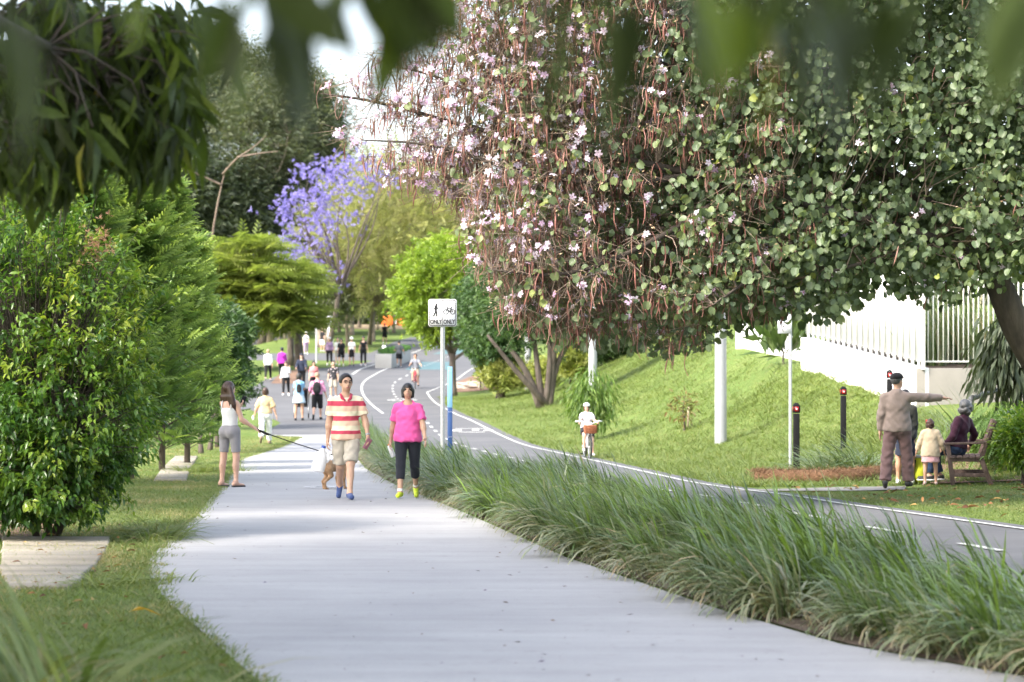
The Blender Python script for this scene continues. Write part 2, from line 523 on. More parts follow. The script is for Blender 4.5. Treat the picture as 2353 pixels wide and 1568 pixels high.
region('promenade', AS_L, AS_R, JY, 262, .0, ASPH, 24, pad=(0, .22))
region('planting_bed', PATH_R, BIKE_L, -10, JY, .006, SOIL, 4, pad=(-.05, -.02))
region('side_path', edge([(1100, 861), (1105, 845)]), edge([(1290, 858), (1290, 848)]), Yof(861), Yof(846), .006, CONC, 8)
# little pad of concrete in front of the bench
region('bench_pad', ([35.6, 36.4, 38.0], [3.2, 3.35, 5.6]), ([35.6, 36.3, 38.0], [4.6, 5.9, 6.2]), 35.9, 37.6, .004, M('pad_concrete', (.19, .18, .17), .9, 0, .2, 6), 6)
region('mulch_bed', edge([(1040, 903), (1046, 880), (1090, 865)]), edge([(1215, 893), (1215, 880), (1180, 865)]), Yof(903), Yof(866), .01, MULCH, 8)
region('mulch_ring', edge([(620, 884), (640, 862), (690, 848)]), edge([(700, 872), (700, 860), (715, 846)]), Yof(882), Yof(849), .012, MULCH, 6)
region('mulch_patch', edge([(-60, 1240), (-60, 1170)]), edge([(120, 1240), (190, 1170)]), Yof(1240), Yof(1172), .008, MULCH, 6)
region('mulch_lawn', edge([(820, 757), (700, 748), (760, 743)]), edge([(1000, 757), (1000, 748), (1000, 743)]), Yof(757), Yof(744), .03, M('dry_turf', (.20, .15, .08), .95, 0, .3, 2), 6)

def ribbon(pts, w, name='line_marking', mat=LINE, off=.012, step=.5, dash=None):
    P = [np.array(p, float) for p in pts]
    d = [0]
    for a, b in zip(P, P[1:]): d.append(d[-1] + np.linalg.norm(b - a))
    P = np.array(P)
    if dash: return [ribbon_s(P, d, s, min(s + dash[0], d[-1]), w, off) for s in np.arange(0, d[-1] - dash[0], dash[0] + dash[1])]
    return [ribbon_s(P, d, 0, d[-1], w, off)]
def smooth_poly(P, it=2):
    P = np.array(P, float)
    for _ in range(it):
        Q = np.empty((2 * len(P), 2)); Q[0] = P[0]; Q[-1] = P[-1]
        Q[1:-1:2] = P[:-1] * .75 + P[1:] * .25; Q[2:-1:2] = P[:-1] * .25 + P[1:] * .75
        P = Q
    return P
def smooth_poly3(P, it=2):
    P = np.array([tuple(p) for p in P], float)
    for _ in range(it):
        Q = np.empty((2 * len(P), 3)); Q[0] = P[0]; Q[-1] = P[-1]
        Q[1:-1:2] = P[:-1] * .75 + P[1:] * .25; Q[2:-1:2] = P[:-1] * .25 + P[1:] * .75
        P = Q
    return P
def ribbon_s(P, d, a, b, w, off):
    s = np.unique(np.concatenate([np.arange(a, b, .5), [b]]))
    x = np.interp(s, d, P[:, 0]); y = np.interp(s, d, P[:, 1])
    tx = np.gradient(x); ty = np.gradient(y); L = np.hypot(tx, ty) + 1e-9
    nx_, ny_ = -ty / L * w / 2, tx / L * w / 2
    V = np.concatenate([np.stack([x + nx_, y + ny_], 1), np.stack([x - nx_, y - ny_], 1)])
    n = len(s); i = np.arange(n - 1)
    V3 = np.column_stack([V, gz(V[:, 0], V[:, 1]) + off])
    return V3, [np.stack([i + n, i + n + 1, i + 1, i], 1)]
def mark(lst, mat=LINE, name='line_marking'):
    return link(name, merge([(v, p, 0, .5) for v, p in lst], [mat]), None, 'structure')
def dl(pts): return [G(*p) for p in pts]
yy = np.concatenate([np.arange(16, 60, 1.0), np.arange(60, 118, 2)])
right_line = smooth_poly([(float(f(BIKE_R, y)) - .12, y) for y in yy] + [(float(f(AS_R, 130.)) - .1, 130), (float(f(AS_R, 150.)) - .1, 150)], 1)
mark(ribbon(right_line, .085))
mark(ribbon(smooth_poly(dl([(880, 951), (845, 922), (829, 896), (834, 877), (862, 861), (890, 848), (908, 841)])), .10))
mark(ribbon(dl([(810, 861), (868, 836)]), .14)); mark(ribbon(dl([(945, 812), (1010, 786)]), .14)); mark(ribbon(dl([(985, 806), (1060, 773)]), .14))
cl = [(3.4 + .0, 18)] + [((float(f(BIKE_L, y)) + float(f(BIKE_R, y))) / 2, y) for y in (20, 24, 28, 33, 38, 43, 48, 54, 60, 66, 72)]
cl += dl([(940, 935), (912, 916), (902, 900), (902, 884), (915, 873), (942, 861), (985, 838), (1040, 815)])
mark(ribbon(smooth_poly(cl), .10, dash=(1.0, 1.6)))
# bike and walker symbols worn into the asphalt and concrete
def worn(px, py, w, mat, nm):
    X, Y = G(px, py); L = []
    for dx, dy, a, b in ((-.5, 0, .35, .9), (.5, .0, .3, .7), (0, 1.2, 1.1, .25), (0, -1.1, .8, .3), (.1, .4, .22, 1.0)):
        L.append(ribbon_s(np.array([(X + (dx - a / 2) * w, Y + dy * w), (X + (dx + a / 2) * w, Y + dy * w)]), [0, a * w], 0, a * w, b * w, .010))
    return mark(L, mat, nm)
WORN = M('worn_paint', (.56, .56, .57), .75, 0, .10, 9)
worn(1085, 990, 1.0, LINE, 'path_symbol'); worn(925, 920, 1.0, LINE, 'path_symbol'); worn(690, 1049, .8, WORN, 'path_symbol'); worn(752, 1121, .55, WORN, 'path_symbol')
region('teal_marking', edge([(930, 851), (965, 831)]), edge([(1040, 846), (1042, 832)]), Yof(850), Yof(832), .006, TEAL, 4)
region('teal_marking', edge([(990, 815), (1030, 801)]), edge([(1084, 814), (1092, 801)]), Yof(814), Yof(802), .006, TEAL, 4)

# sky-facing water far off on the left
link('river', np_mesh('river', [(-700, 330, 5.2), (-30, 330, 5.2), (-30, 800, 5.2), (-700, 800, 5.2)], [np.array([(0, 1, 2, 3)])], [M('water', (.25, .30, .33), .15)]), None, 'structure')

# ---------------------------------------------------------------- grass
GRASS = leafmat('grass_blade', [(.36, .30, .16), (.25, .25, .11), (.12, .175, .05), (.15, .20, .055), (.215, .255, .085)], .55, .32)
STRAP = leafmat('strap_leaf', [(.36, .27, .16), (.26, .275, .17), (.15, .20, .085), (.055, .105, .03), (.17, .26, .045)], .33, .24, spec=.6)
B4 = blade_T(4, .014, .72); B2 = blade_T(2, .06, .45); B3 = blade_T(3, .03, .5)
def strip_points(eL, eR, Y0, Y1, dens, pad=0.0):
    out = []
    for a in np.arange(Y0, Y1, 1.0):
        w = max(0, float(f(eR, a + .5) - f(eL, a + .5)) - 2 * pad)
        d = dens(a) if callable(dens) else dens
        n = rng.poisson(w * d)
        y = a + rng.random(n); u = rng.random(n)
        out.append(np.column_stack([f(eL, y) + pad + u * w, y, u]))
    return np.concatenate(out)
def blades(P, n, length, spread, var, T, name, mat, kind='stuff', parent=None, up=1.0, jit=.07, label=None):
    """P rows X Y ; n blades each"""
    P = np.repeat(P, n, 0); N = len(P)
    th = rng.random(N) * 2 * math.pi
    r = np.abs(rng.normal(size=N)) * jit
    x = P[:, 0] + np.cos(th) * r; y = P[:, 1] + np.sin(th) * r
    sp = (spread if np.ndim(spread) == 0 else np.repeat(spread, n)) * (.35 + rng.random(N))
    th2 = th + rng.normal(size=N) * .5
    d = np.column_stack([np.cos(th2) * sp, np.sin(th2) * sp, np.full(N, up)])
    Rm = rot_from(d, rng.normal(size=N) * .5)
    L = (length if np.ndim(length) == 0 else np.repeat(length, n)) * (.6 + .6 * rng.random(N))
    v = np.clip((var if np.ndim(var) == 0 else np.repeat(var, n)) + rng.normal(size=N) * .16, 0, 1)
    me = scatter_mesh(name, T, np.column_stack([x, y, gz(x, y) - .005]), Rm, L, mat, v)
    o = link(name, me, parent, kind)
    return o
# the long bank of strap-leaved grass between the two paths
def clump_centres(eL, eR, Y0, Y1, sp):
    out = []; y = Y0
    while y < Y1:
        q = sp * (1 if y < 40 else 1.35); w = float(f(eR, y) - f(eL, y)) - .16; n = max(1, int(w / q))
        for i in range(n): out.append((float(f(eL, y)) + .10 + (w - .04) * (i + .5 + .5 * (rng.random() - .5)) / n, y + q * .5 * (rng.random() - .5), (i + .5) / n))
        y += q
    return np.array(out)
P = clump_centres(PATH_R, BIKE_L, 9, 75, .47)
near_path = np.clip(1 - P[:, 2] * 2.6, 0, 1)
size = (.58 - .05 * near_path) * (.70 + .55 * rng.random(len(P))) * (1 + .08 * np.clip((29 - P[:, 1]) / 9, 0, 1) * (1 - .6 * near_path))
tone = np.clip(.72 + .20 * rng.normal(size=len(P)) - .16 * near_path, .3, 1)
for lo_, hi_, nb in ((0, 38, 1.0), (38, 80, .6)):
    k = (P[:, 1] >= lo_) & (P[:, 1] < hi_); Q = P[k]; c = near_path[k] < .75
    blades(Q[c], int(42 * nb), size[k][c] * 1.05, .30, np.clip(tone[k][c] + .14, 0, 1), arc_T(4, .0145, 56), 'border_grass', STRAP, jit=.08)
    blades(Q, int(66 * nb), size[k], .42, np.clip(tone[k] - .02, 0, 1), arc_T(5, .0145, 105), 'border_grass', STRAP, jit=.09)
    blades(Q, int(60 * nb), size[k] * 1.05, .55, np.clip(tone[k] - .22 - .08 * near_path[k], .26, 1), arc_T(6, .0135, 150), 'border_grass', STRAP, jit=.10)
Q = strip_points((PATH_R[0], PATH_R[1] + .04), (PATH_R[0], PATH_R[1] + .34), 9, 70, 14)
blades(Q, 6, .26, .9, .14 + .36 * rng.random(len(Q)), arc_T(4, .014, 130), 'border_grass', STRAP, jit=.08)
# lawns: short blades left of the footpath, on the flat by the bench, and longer tufts on the bank
VL = (np.array([8, 13, 17, 19, 24, 35, 50, 72]), np.array([-2.6, -3.2, -4.2, -5.0, -8, -10, -13, -20.]))
Q = strip_points(VL, PATH_L, 10, 72, lambda y: 420 if y < 24 else (260 if y < 40 else 90))
patchv = .42 + .28 * np.sin(Q[:, 0] * 2.3 + 1.5 * np.sin(Q[:, 1] * .9)) * np.sin(Q[:, 1] * 1.1 + Q[:, 0])
blades(Q, 3, .065, .9, patchv, B2, 'lawn_grass', GRASS, jit=.04)
Q = strip_points((PATH_L[0], PATH_L[1] - .14), (PATH_L[0], PATH_L[1] + .05), 10, 72, 500)
blades(Q, 3, .075, 1.0, .5, B2, 'lawn_grass', GRASS, jit=.05)
NL = (np.array([20, 45]), np.array([20., 20])); NR0 = (BIKE_R[0], BIKE_R[1] + .25)
Q = strip_points(NR0, (np.array([20., 38]), np.array([9., 9])), 24, 37.5, 260)
Q = Q[~((Q[:, 1] > 35.4) & (Q[:, 0] < 6.4) & (Q[:, 0] > 3.0))]
blades(Q, 3, .055, 1.0, .55 + .25 * np.sin(Q[:, 0] * 2 + Q[:, 1]), B2, 'lawn_grass', GRASS, jit=.05)
XWL = (np.array(XW[0], float), np.array(XW[1], float))
Q = strip_points(NR0, XWL, 37.5, 110, lambda y: 150 if y < 60 else 60)
Q = Q[~((Q[:, 1] < 38.2) & (Q[:, 0] > 3.0))]
pn = np.sin(Q[:, 0] * .9 + 2 * np.sin(Q[:, 1] * .23)) * np.sin(Q[:, 1] * .41 + Q[:, 0] * .5)
blades(Q, 4, .10 + .06 * pn, 1.0, .55 + .30 * pn, blade_T(2, .06, .5), 'bank_grass', GRASS, jit=.09)
Q = Q[rng.random(len(Q)) < .05]
blades(Q, 14, .24, .8, .66, B3, 'bank_grass', GRASS, jit=.10)
def tuft(name, label, cat, X, Y, n, L, spread, var, T, mat, jit, group=None, clumps=1, rad=0.0):
    o = empty(name, (0, 0, 0), 0, label, cat, group)
    P = np.array([(X, Y)]) if clumps == 1 else np.column_stack([X + rng.normal(size=clumps) * rad, Y + rng.normal(size=clumps) * rad])
    blades(P, n, L, spread, var, T, 'leaf_mass', mat, 'stuff', o, jit=jit)
    return o
X, Y = G(378, 1238)
tuft('grass_tuft', 'long dark green grass tuft flopping beside the footpath edge on the left verge', 'grass tuft', X, Y, 90, .42, 1.1, .55, blade_T(4, .012, .9), GRASS, .16, None, 5, .22)
X, Y = G(475, 1085)
tuft('grass_tuft', 'bright green shaggy grass tuft on the verge behind the dog walker', 'grass tuft', X, Y, 60, .34, .9, .8, blade_T(3, .014, .8), GRASS, .16, None, 6, .3)
X, Y = G(210, 1340)
tuft('grass_tuft', 'low bright weedy grass tuft beside the stone slabs', 'grass tuft', X + .35, Y, 60, .22, 1.2, .85, blade_T(3, .03, .8), GRASS, .14, None, 4, .18)
for k, (px, Y, L) in enumerate([(1885, 40.6, .75), (1975, 40.8, .95), (1935, 41.6, .8), (1800, 41.5, .35)]):
    tuft('lomandra_clump', ['spiky green grass clump left end behind the coir log', 'tallest spiky grass clump behind the coir log beside the capped man', 'arching grass clump by the foot of the middle red-topped bollard', 'low leafy clump around the nearest red-topped bollard'][k], 'plant',
         GX(px, Y), Y, 230, L, .55, .62, arc_T(5, .011, 85), STRAP, .22, 'grass clumps behind the coir log')
# big blurred strap leaves in the near left corner, and a fallen stone behind them
for k, (x, y, L, n) in enumerate([(-1.84, 8.7, .98, 110), (-2.02, 9.9, .95, 110), (-2.3, 11.2, .9, 110)]):
    tuft('strap_leaf_plant', ['blurred bright strap leaf clump nearest the camera at the left', 'dark strap leaf clump behind the nearest blurred one', 'dark arching clump next to the stone slabs'][k], 'plant', x, y, n, L, .42, (.85, .5, .45)[k], arc_T(5, .022, 70), GRASS, .18, 'strap leaf plants in the near left corner')

# ---------------------------------------------------------------- sandstone slab walk on the left
STONE = paving_mat('sandstone', (.25, .22, .175), (.36, .33, .275), .75, .9, 40)
sw = empty('stone_walk', (0, 0, 0), 0, 'weathered sandstone slab walk set in the grass left of the footpath', 'stone path')
def slab(pts, th):
    V = []; n = len(pts)
    for X, Y in pts: V.append((X, Y, float(gz(X, Y)) - .12))
    for X, Y in pts: V.append((X, Y, float(gz(X, Y)) + th))
    mb = MB(); mb.add(V, [tuple(range(n, 2 * n))] + [(i, (i + 1) % n, n + (i + 1) % n, n + i) for i in range(n)])
    return mb.build('slab', [STONE], sw, bevel=.02)
ly = [18.9, 19.9, 20.9, 22.5, 23.35, 24.4]
for a, b in zip(ly, ly[1:]):
    xl = lambda y: np.interp(y, [18.9, 20.9, 24.4], [-3.95, -4.42, -5.15]); xr = lambda y: np.interp(y, [18.9, 20.9, 24.4], [-3.45, -3.60, -4.05])
    j = rng.normal(size=4) * .02
    slab([(xl(a) + j[0], a + .025), (xr(a) + j[1], a + .025), (xr(b) + j[2], b - .025), (xl(b) + j[3], b - .025)], .018 + .018 * rng.random())
ly = [41.2, 43.6, 46, 48.6, 51.6, 55]
for a, b in zip(ly, ly[1:]):
    j = rng.normal(size=4) * .05
    g = lambda px, y: GX(px, y)
    L0, R0 = np.interp(a, [41, 55], [352, 402]), np.interp(a, [41, 55], [427, 455]); L1, R1 = np.interp(b, [41, 55], [352, 402]), np.interp(b, [41, 55], [427, 455])
    slab([(g(L0, a), a + .03), (g(R0, a), a + .03), (g(R1, b), b - .03), (g(L1, b), b - .03)], .022)

# ---------------------------------------------------------------- trees
BARK = barkmat('bark', (.05, .038, .03), (.15, .12, .10)); BARKP = barkmat('pale_bark', (.14, .11, .09), (.34, .28, .23)); BARKD = barkmat('dark_bark', (.03, .024, .02), (.09, .07, .055))
def limbs(base, fork, targets, r0, r1, bend=.12, seg=6, trunk_n=10, base_flare=1.35):
    """trunk from base to fork, then one limb to every target; returns (MB, sample points on the limbs)"""
    mb = MB(); pts = []
    tp = bend_path(base, fork, 0, 6, .03)
    mb.tube(tp, [r0 * (base_flare if i == 0 else 1) * (1 - .35 * i / 6) for i in range(7)], trunk_n, 0)
    pts += [(np.array(p), r0 * .6) for p in tp[3:]]
    for T in targets:
        s = tp[-1] if rng.random() < .6 else tp[-2]
        p = bend_path(s, T, bend * rng.random(), seg, .08)
        mb.tube(p, [max(.006, r1 * (1 - .85 * i / seg)) for i in range(seg + 1)], 6, 0)
        pts += [(np.array(q), r1 * (1 - .85 * i / seg)) for i, q in enumerate(p)]
    return mb, pts
def tree(name, label, group, X, Y, fork_z, r, crown, leafT, mat, n_cl, n_leaf, leaf, cr, bark=None, n_limb=8, mode='out', fork=None, cat='tree', var=(0, 1), hide_twigs=False, z0=None, grow=.45):
    """crown: ellipsoids (x, y, z, rx, ry, rz) in metres"""
    base = np.array([X, Y, float(gz(X, Y)) - .05 if z0 is None else z0])
    root = empty(name, base, 0, label, cat, group)
    fk = np.array(fork if fork is not None else (X, Y, fork_z))
    C = np.array(crown, float); wt = C[:, 3] * C[:, 4] * C[:, 5]; wt = wt ** .67; wt /= wt.sum()
    ci = rng.choice(len(C), n_cl, p=wt)
    u = rng.normal(size=(n_cl, 3)); u /= np.linalg.norm(u, axis=1, keepdims=True)
    rad = (.25 + .75 * rng.random(n_cl)) ** grow
    cl = C[ci, :3] + u * rad[:, None] * C[ci, 3:]
    cl[:, 2] = np.maximum(cl[:, 2], base[2] + .25)
    tg = cl[rng.choice(n_cl, min(n_limb, n_cl), replace=False)]
    mb, lp = limbs(base, fk, (tg - fk) * .85 + fk, r, r * .45)
    LP = np.array([p for p, _ in lp]); LR = np.array([q for _, q in lp])
    for i, v in enumerate(mb.V): mb.V[i] = v - base
    mb.build('trunk', [bark or BARK], root, True)
    # twigs from the nearest limb point to each clump
    dd = ((cl[:, None] - LP[None]) ** 2).sum(-1); k = dd.argmin(1)
    A = LP[k]; mid = (A + cl) / 2 + rng.normal(size=cl.shape) * .06 * np.sqrt(dd.min(1))[:, None]
    tr = np.minimum(LR[k] * .55, r * .16)
    segs = np.concatenate([np.column_stack([A, mid, tr, tr * .7]), np.column_stack([mid, cl, tr * .7, tr * .3])])
    tv, tp = tubes_np(segs, 4)
    N = n_cl * n_leaf
    off = rng.normal(size=(N, 3)) * cr * np.array([1, 1, .7])
    if mode == 'flat': off[:, 2] *= .3
    P = np.repeat(cl, n_leaf, 0) + off
    outd = np.repeat((cl - C[ci, :3]) / C[ci, 3:], n_leaf, 0)
    d = outd * .6 + off / cr * .5 + rng.normal(size=(N, 3)) * .45
    if mode == 'hang': d = d * .45 + np.array([0, 0, -1.0])
    elif mode == 'flat': d[:, 2] = d[:, 2] * .25 - .12
    elif mode == 'up': d = d * .6 + np.array([0, 0, .8])
    else: d[:, 2] -= .2
    Rm = rot_from(d, rng.normal(size=N) * (.5 if mode == 'flat' else .9))
    L = leaf * (.65 + .7 * rng.random(N))
    cv = np.repeat(rng.random(n_cl), n_leaf) * .6 + rng.random(N) * .4
    cv = var[0] + (var[1] - var[0]) * cv
    lv, lpoly = inst_arrays(leafT, P, Rm, L)
    me = merge([(lv - base, lpoly, 0, np.repeat(cv, len(leafT[0]))), (tv - base, tp, 1, .5)], [mat, bark or BARK])
    o = link('crown', me, root)
    return root, cl
def cr_d(px, py, Y, rx, ry, rdep):
    p = at(px, py, Y); s = Y / FD
    return (p.x, p.y, p.z, rx * s, rdep, ry * s)
CL1 = clump_T(7, .30, 1, 1); CL2 = clump_T(8, .22, 1, 2); CLN = clump_T(9, .12, 1, 3); SPR = spray_T(); SPRF = spray_T(6, .42, .07); LENS = lens_T(.3); LEAF = leaf_T(.42)
EUC = leafmat('gum_leaf', [(.05, .07, .04), (.09, .115, .065), (.14, .16, .095), (.19, .20, .12)], .55, .35)
EUCL = leafmat('pale_gum_leaf', [(.07, .09, .05), (.12, .14, .08), (.17, .19, .12), (.21, .21, .14)], .55, .3)
DARK = leafmat('dark_leaf', [(.03, .045, .026), (.055, .075, .042), (.09, .11, .06)], .5, .35)
LIME = leafmat('lime_leaf', [(.11, .19, .02), (.19, .28, .03), (.28, .37, .05)], .5, .4)
FERN = leafmat('fern_leaf', [(.12, .17, .035), (.19, .24, .05), (.29, .32, .09)], .6, .5, (1.3, 1.35, .8))
FERN2 = leafmat('pale_fern_leaf', [(.24, .27, .10), (.34, .36, .14), (.48, .45, .24)], .6, .55, (1.2, 1.2, .85))
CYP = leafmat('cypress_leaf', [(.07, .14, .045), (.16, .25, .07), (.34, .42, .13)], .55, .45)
MIDG = leafmat('mid_leaf', [(.03, .065, .02), (.055, .11, .032), (.10, .165, .045)], .45, .3)
JAC = leafmat('jacaranda_bloom', [(.18, .15, .43), (.26, .22, .54), (.37, .33, .62)], .7, .35, (1.2, 1.2, 1.4))
VARI = leafmat('variegated_leaf', [(.10, .15, .03), (.26, .29, .06), (.42, .42, .14)], .5, .3)
g1 = 'tall gum trees rising behind the left-hand park'
tree('gum_tree', 'tallest dark gum tree with a bare crossing limb above the young trees', g1, GX(560, 226), 226, 11, .4, [cr_d(590, 330, 226, 110, 150, 5), cr_d(690, 270, 226, 75, 130, 5), cr_d(640, 232, 230, 100, 60, 5)], CL2, EUC, 260, 22, .72, .86, BARKP, 12, 'hang', fork=at(560, 420, 226))
tree('gum_tree', 'pale green gum tree with wispy crown behind the dark ones', g1, GX(620, 250), 250, 14, .4, [cr_d(560, 210, 250, 130, 110, 5), cr_d(480, 170, 250, 100, 110, 5)], CL2, EUCL, 240, 20, .8, 1.0, BARKP, 14, 'hang', fork=at(560, 330, 250))
tree('gum_tree', 'dark dense gum tree filling the space behind the feathery conifer', g1, GX(430, 222), 222, 6, .3, [cr_d(440, 420, 222, 140, 110, 5), cr_d(560, 490, 225, 120, 100, 5), cr_d(380, 250, 228, 120, 110, 5), cr_d(330, 560, 228, 130, 120, 5)], CL2, DARK, 420, 24, .82, 1.1, BARK, 14, 'hang', fork=at(450, 620, 222))
tree('gum_tree', 'round-topped gum tree at the right end of the dark group, against the sky', g1, GX(735, 232), 232, 9, .4, [cr_d(735, 290, 232, 50, 110, 4), cr_d(745, 400, 232, 60, 80, 4), cr_d(660, 420, 232, 90, 80, 4)], CL2, EUC, 260, 22, .72, .86, BARKP, 9, 'hang', fork=at(735, 480, 232))
tree('gum_tree', 'dark gum tree standing over the yellow-green feathery tree', g1, GX(600, 224), 224, 6, .34, [cr_d(600, 560, 224, 120, 80, 5), cr_d(500, 560, 224, 110, 90, 5), cr_d(680, 530, 227, 60, 110, 4)], CL2, DARK, 340, 24, .82, 1.05, BARK, 9, 'hang', fork=at(600, 680, 224))
q0 = (GX(470, 140), 140.0); lb = empty('bare_branch_tree', (*q0, float(gz(*q0))), 0, 'slender bare-limbed tree whose pale crooked branches cross the dark gum trees', 'tree'); lo_ = lb.location; lbm = MB()
for pl_ in ([lo_, at(484, 560, 140), at(505, 440, 140), at(520, 385, 140)], [at(512, 400, 140), at(545, 362, 139), at(580, 342, 139), at(612, 312, 139)], [at(508, 425, 140), at(450, 398, 139.5), at(430, 394, 139), at(395, 374, 139)], [at(545, 362, 139), at(600, 352, 139), at(640, 348, 139)]):
    sp_ = smooth_poly3(pl_); lbm.tube([Vector(p) - lo_ for p in sp_], list(np.linspace(.11 if pl_[0] is lo_ else .075, .015, len(sp_))), 7)
lbm.build('trunk', [barkmat('crooked_bark', (.09, .065, .05), (.20, .15, .115))], lb, True)
# jacaranda in flower, its yellow-green neighbours
g2 = 'feathery spreading trees beyond the path'
tree('jacaranda_tree', 'jacaranda tree covered in violet-blue blossom', None, GX(752, 183), 183, 5.5, .24, [cr_d(750, 450, 181, 85, 90, 3), cr_d(690, 520, 181, 60, 90, 3), cr_d(830, 400, 183, 80, 45, 3), cr_d(715, 630, 181, 55, 50, 3), cr_d(660, 590, 181, 35, 45, 2), cr_d(640, 480, 181, 20, 12, 1)], CL1, JAC, 250, 4, .42, .65, BARK, 40, 'out', fork=at(780, 660, 181))
tree('feathery_tree', 'pale twiggy feathery tree mingled with the violet blossom', g2, GX(800, 194), 194, 5.5, .16, [cr_d(800, 480, 192, 75, 80, 3), cr_d(790, 590, 192, 80, 70, 3), cr_d(740, 560, 191, 50, 60, 2)], SPRF, FERN2, 100, 7, 1.0, .75, BARKP, 50, 'out', fork=at(800, 680, 192))
tree('feathery_tree', 'wide yellow-green feathery tree to the right of the violet jacaranda', g2, GX(848, 197), 197, 5, .2, [cr_d(930, 510, 188, 195, 110, 4), cr_d(1040, 480, 188, 110, 100, 4), cr_d(830, 610, 188, 110, 60, 4), cr_d(890, 430, 190, 110, 60, 4), cr_d(960, 640, 188, 130, 60, 3)], SPRF, FERN2, 330, 7, 1.25, 1.0, BARKP, 60, 'out', fork=at(860, 690, 190))
tree('feathery_tree', 'yellow-green feathery tree with layered sprays over the far walkers', g2, GX(690, 140), 140, 6, .28, [cr_d(570, 560, 135, 55, 12, 2), cr_d(520, 600, 135, 95, 14, 3), cr_d(620, 625, 135, 80, 14, 3), cr_d(460, 645, 135, 75, 16, 3), cr_d(560, 660, 136, 110, 15, 3), cr_d(650, 665, 135, 75, 14, 3), cr_d(600, 705, 135, 110, 16, 3), cr_d(500, 710, 134, 90, 18, 3), cr_d(660, 735, 135, 60, 14, 2)], SPRF, FERN, 520, 10, .95, .42, BARK, 26, 'flat', fork=at(688, 700, 140))
tree('lime_tree', 'round lime green tree standing behind the ONLY ONLY sign', None, GX(1040, 112), 112, 2.5, .2, [cr_d(1030, 640, 112, 105, 95, 2.2), cr_d(1090, 700, 112, 80, 80, 2), cr_d(960, 680, 112, 50, 70, 1.8), cr_d(1000, 745, 112, 60, 40, 1.6)], CL1, LIME, 520, 12, .34, .30, BARK, 10, 'out')
tree('olive_tree', 'dark green tree between the lime tree and the blossoming tree', None, GX(1150, 104), 104, 2.5, .18, [cr_d(1150, 690, 104, 85, 90, 2), cr_d(1130, 780, 104, 55, 60, 1.6)], CL1, MIDG, 460, 11, .32, .30, BARKD, 8, 'out', var=(0, .7))
tree('hedge_block', 'clipped dark green hedge beside the teal bike lane', None, GX(1105, 116), 116, 1.2, .06, [cr_d(1105, 780, 116, 30, 52, .8)], CL2, MIDG, 200, 14, .26, .16, BARKD, 4, 'out', cat='hedge', grow=.9)
mst = empty('multi_stem_tree', (GX(1252, 88), 88, float(gz(GX(1252, 88), 88))), 0, 'small tree with several bare leaning trunks behind the blossoming tree', 'tree')
mb = MB(); b0 = np.array(mst.location); b0[2] -= .1
tops = [at(1170, 800, 88), at(1225, 760, 88.5), at(1258, 740, 88), at(1275, 745, 87.5), at(1325, 770, 88), at(1120, 770, 87)]
for i, t in enumerate(tops):
    p = bend_path(b0 + np.array([.07 * (i - 2), .05 * (i % 2), 0]), np.array(t), .06, 6, .05)
    mb.tube([q - np.array(mst.location) for q in p], [.16 - .014 * k - .012 * (i % 3) for k in range(7)], 8)
mb.build('trunk', [BARK], mst, True)
cl = np.array([at(1175, 690, 88), at(1300, 700, 88), at(1240, 640, 88), at(1370, 690, 89)])
cc = np.concatenate([c + rng.normal(size=(110, 3)) * np.array([.75, .7, .7]) for c in cl]); N = len(cc) * 10
P = np.repeat(cc, 10, 0) + rng.normal(size=(N, 3)) * .22
link('crown', scatter_mesh('crown', CL1, P - np.array(mst.location), rot_from(rng.normal(size=(N, 3)) - np.array([0, 0, .3]), rng.normal(size=N)), .3 * (.7 + .6 * rng.random(N)), MIDG), mst)
# shrubs and trees closing the view on top of the bank
g3 = 'dark shrubs on top of the bank behind the blossoming tree'
for k, (px, py, Y, rx, ry, lb) in enumerate([(1400, 730, 112, 110, 95, 'dark shrub mass behind the multi-stem tree'), (1530, 690, 108, 110, 110, 'dark evergreen on the bank between the second and nearest thick poles'), (1660, 650, 104, 100, 120, 'dark evergreen on the bank behind the nearest thick pole'),
                                      (1770, 640, 98, 90, 110, 'evergreen at the left end of the low white wall'), (1310, 640, 120, 120, 110, 'tall dark evergreen behind the leaning bare trunks')]):
    X = GX(px, Y)
    tree('evergreen_tree', lb, g3, X, Y, float(gz(X, Y)) + 1.2, .14, [cr_d(px, py, Y, rx, ry, 1.8)], CL1, MIDG, 330, 11, .36, .4, BARKD, 7, 'out', var=(0, .8))
# variegated shrubs, young plants on the bank
def shrub(name, label, px, py, Y, rx, ry, mat, T, n, k, L, cr, group=None, var=(0, 1), mode='out', dep=None):
    s = Y / FD; X = GX(px, Y)
    return tree(name, label, group, X, Y, float(gz(X, Y)) + .25, .035, [cr_d(px, py, Y, rx, ry, dep or rx * s)], T, mat, n, k, L, cr, BARKD, 6, mode, cat='shrub', var=var, grow=.7)
shrub('variegated_shrub', 'cream and green variegated shrub beside the rock in the mulch bed', 1160, 857, 104, 58, 36, VARI, CL2, 130, 10, .30, .16, 'variegated shrubs on the bank')
shrub('variegated_shrub', 'yellow variegated shrub right of the leaning bare trunks', 1312, 822, 96, 34, 36, VARI, CL2, 110, 10, .28, .16, 'variegated shrubs on the bank')
shrub('variegated_shrub', 'small yellow shrub just left of the bare trunks', 1250, 855, 100, 32, 26, VARI, CL2, 80, 10, .26, .15, 'variegated shrubs on the bank')
shrub('weeping_shrub', 'weeping light green sapling behind the child on the white bicycle', 1362, 920, 66, 46, 66, leafmat('willow_leaf', [(.05, .10, .02), (.10, .18, .03), (.19, .27, .05)], .45, .35), lens_T(.16), 130, 16, .22, .17, None, (0, 1), 'hang')
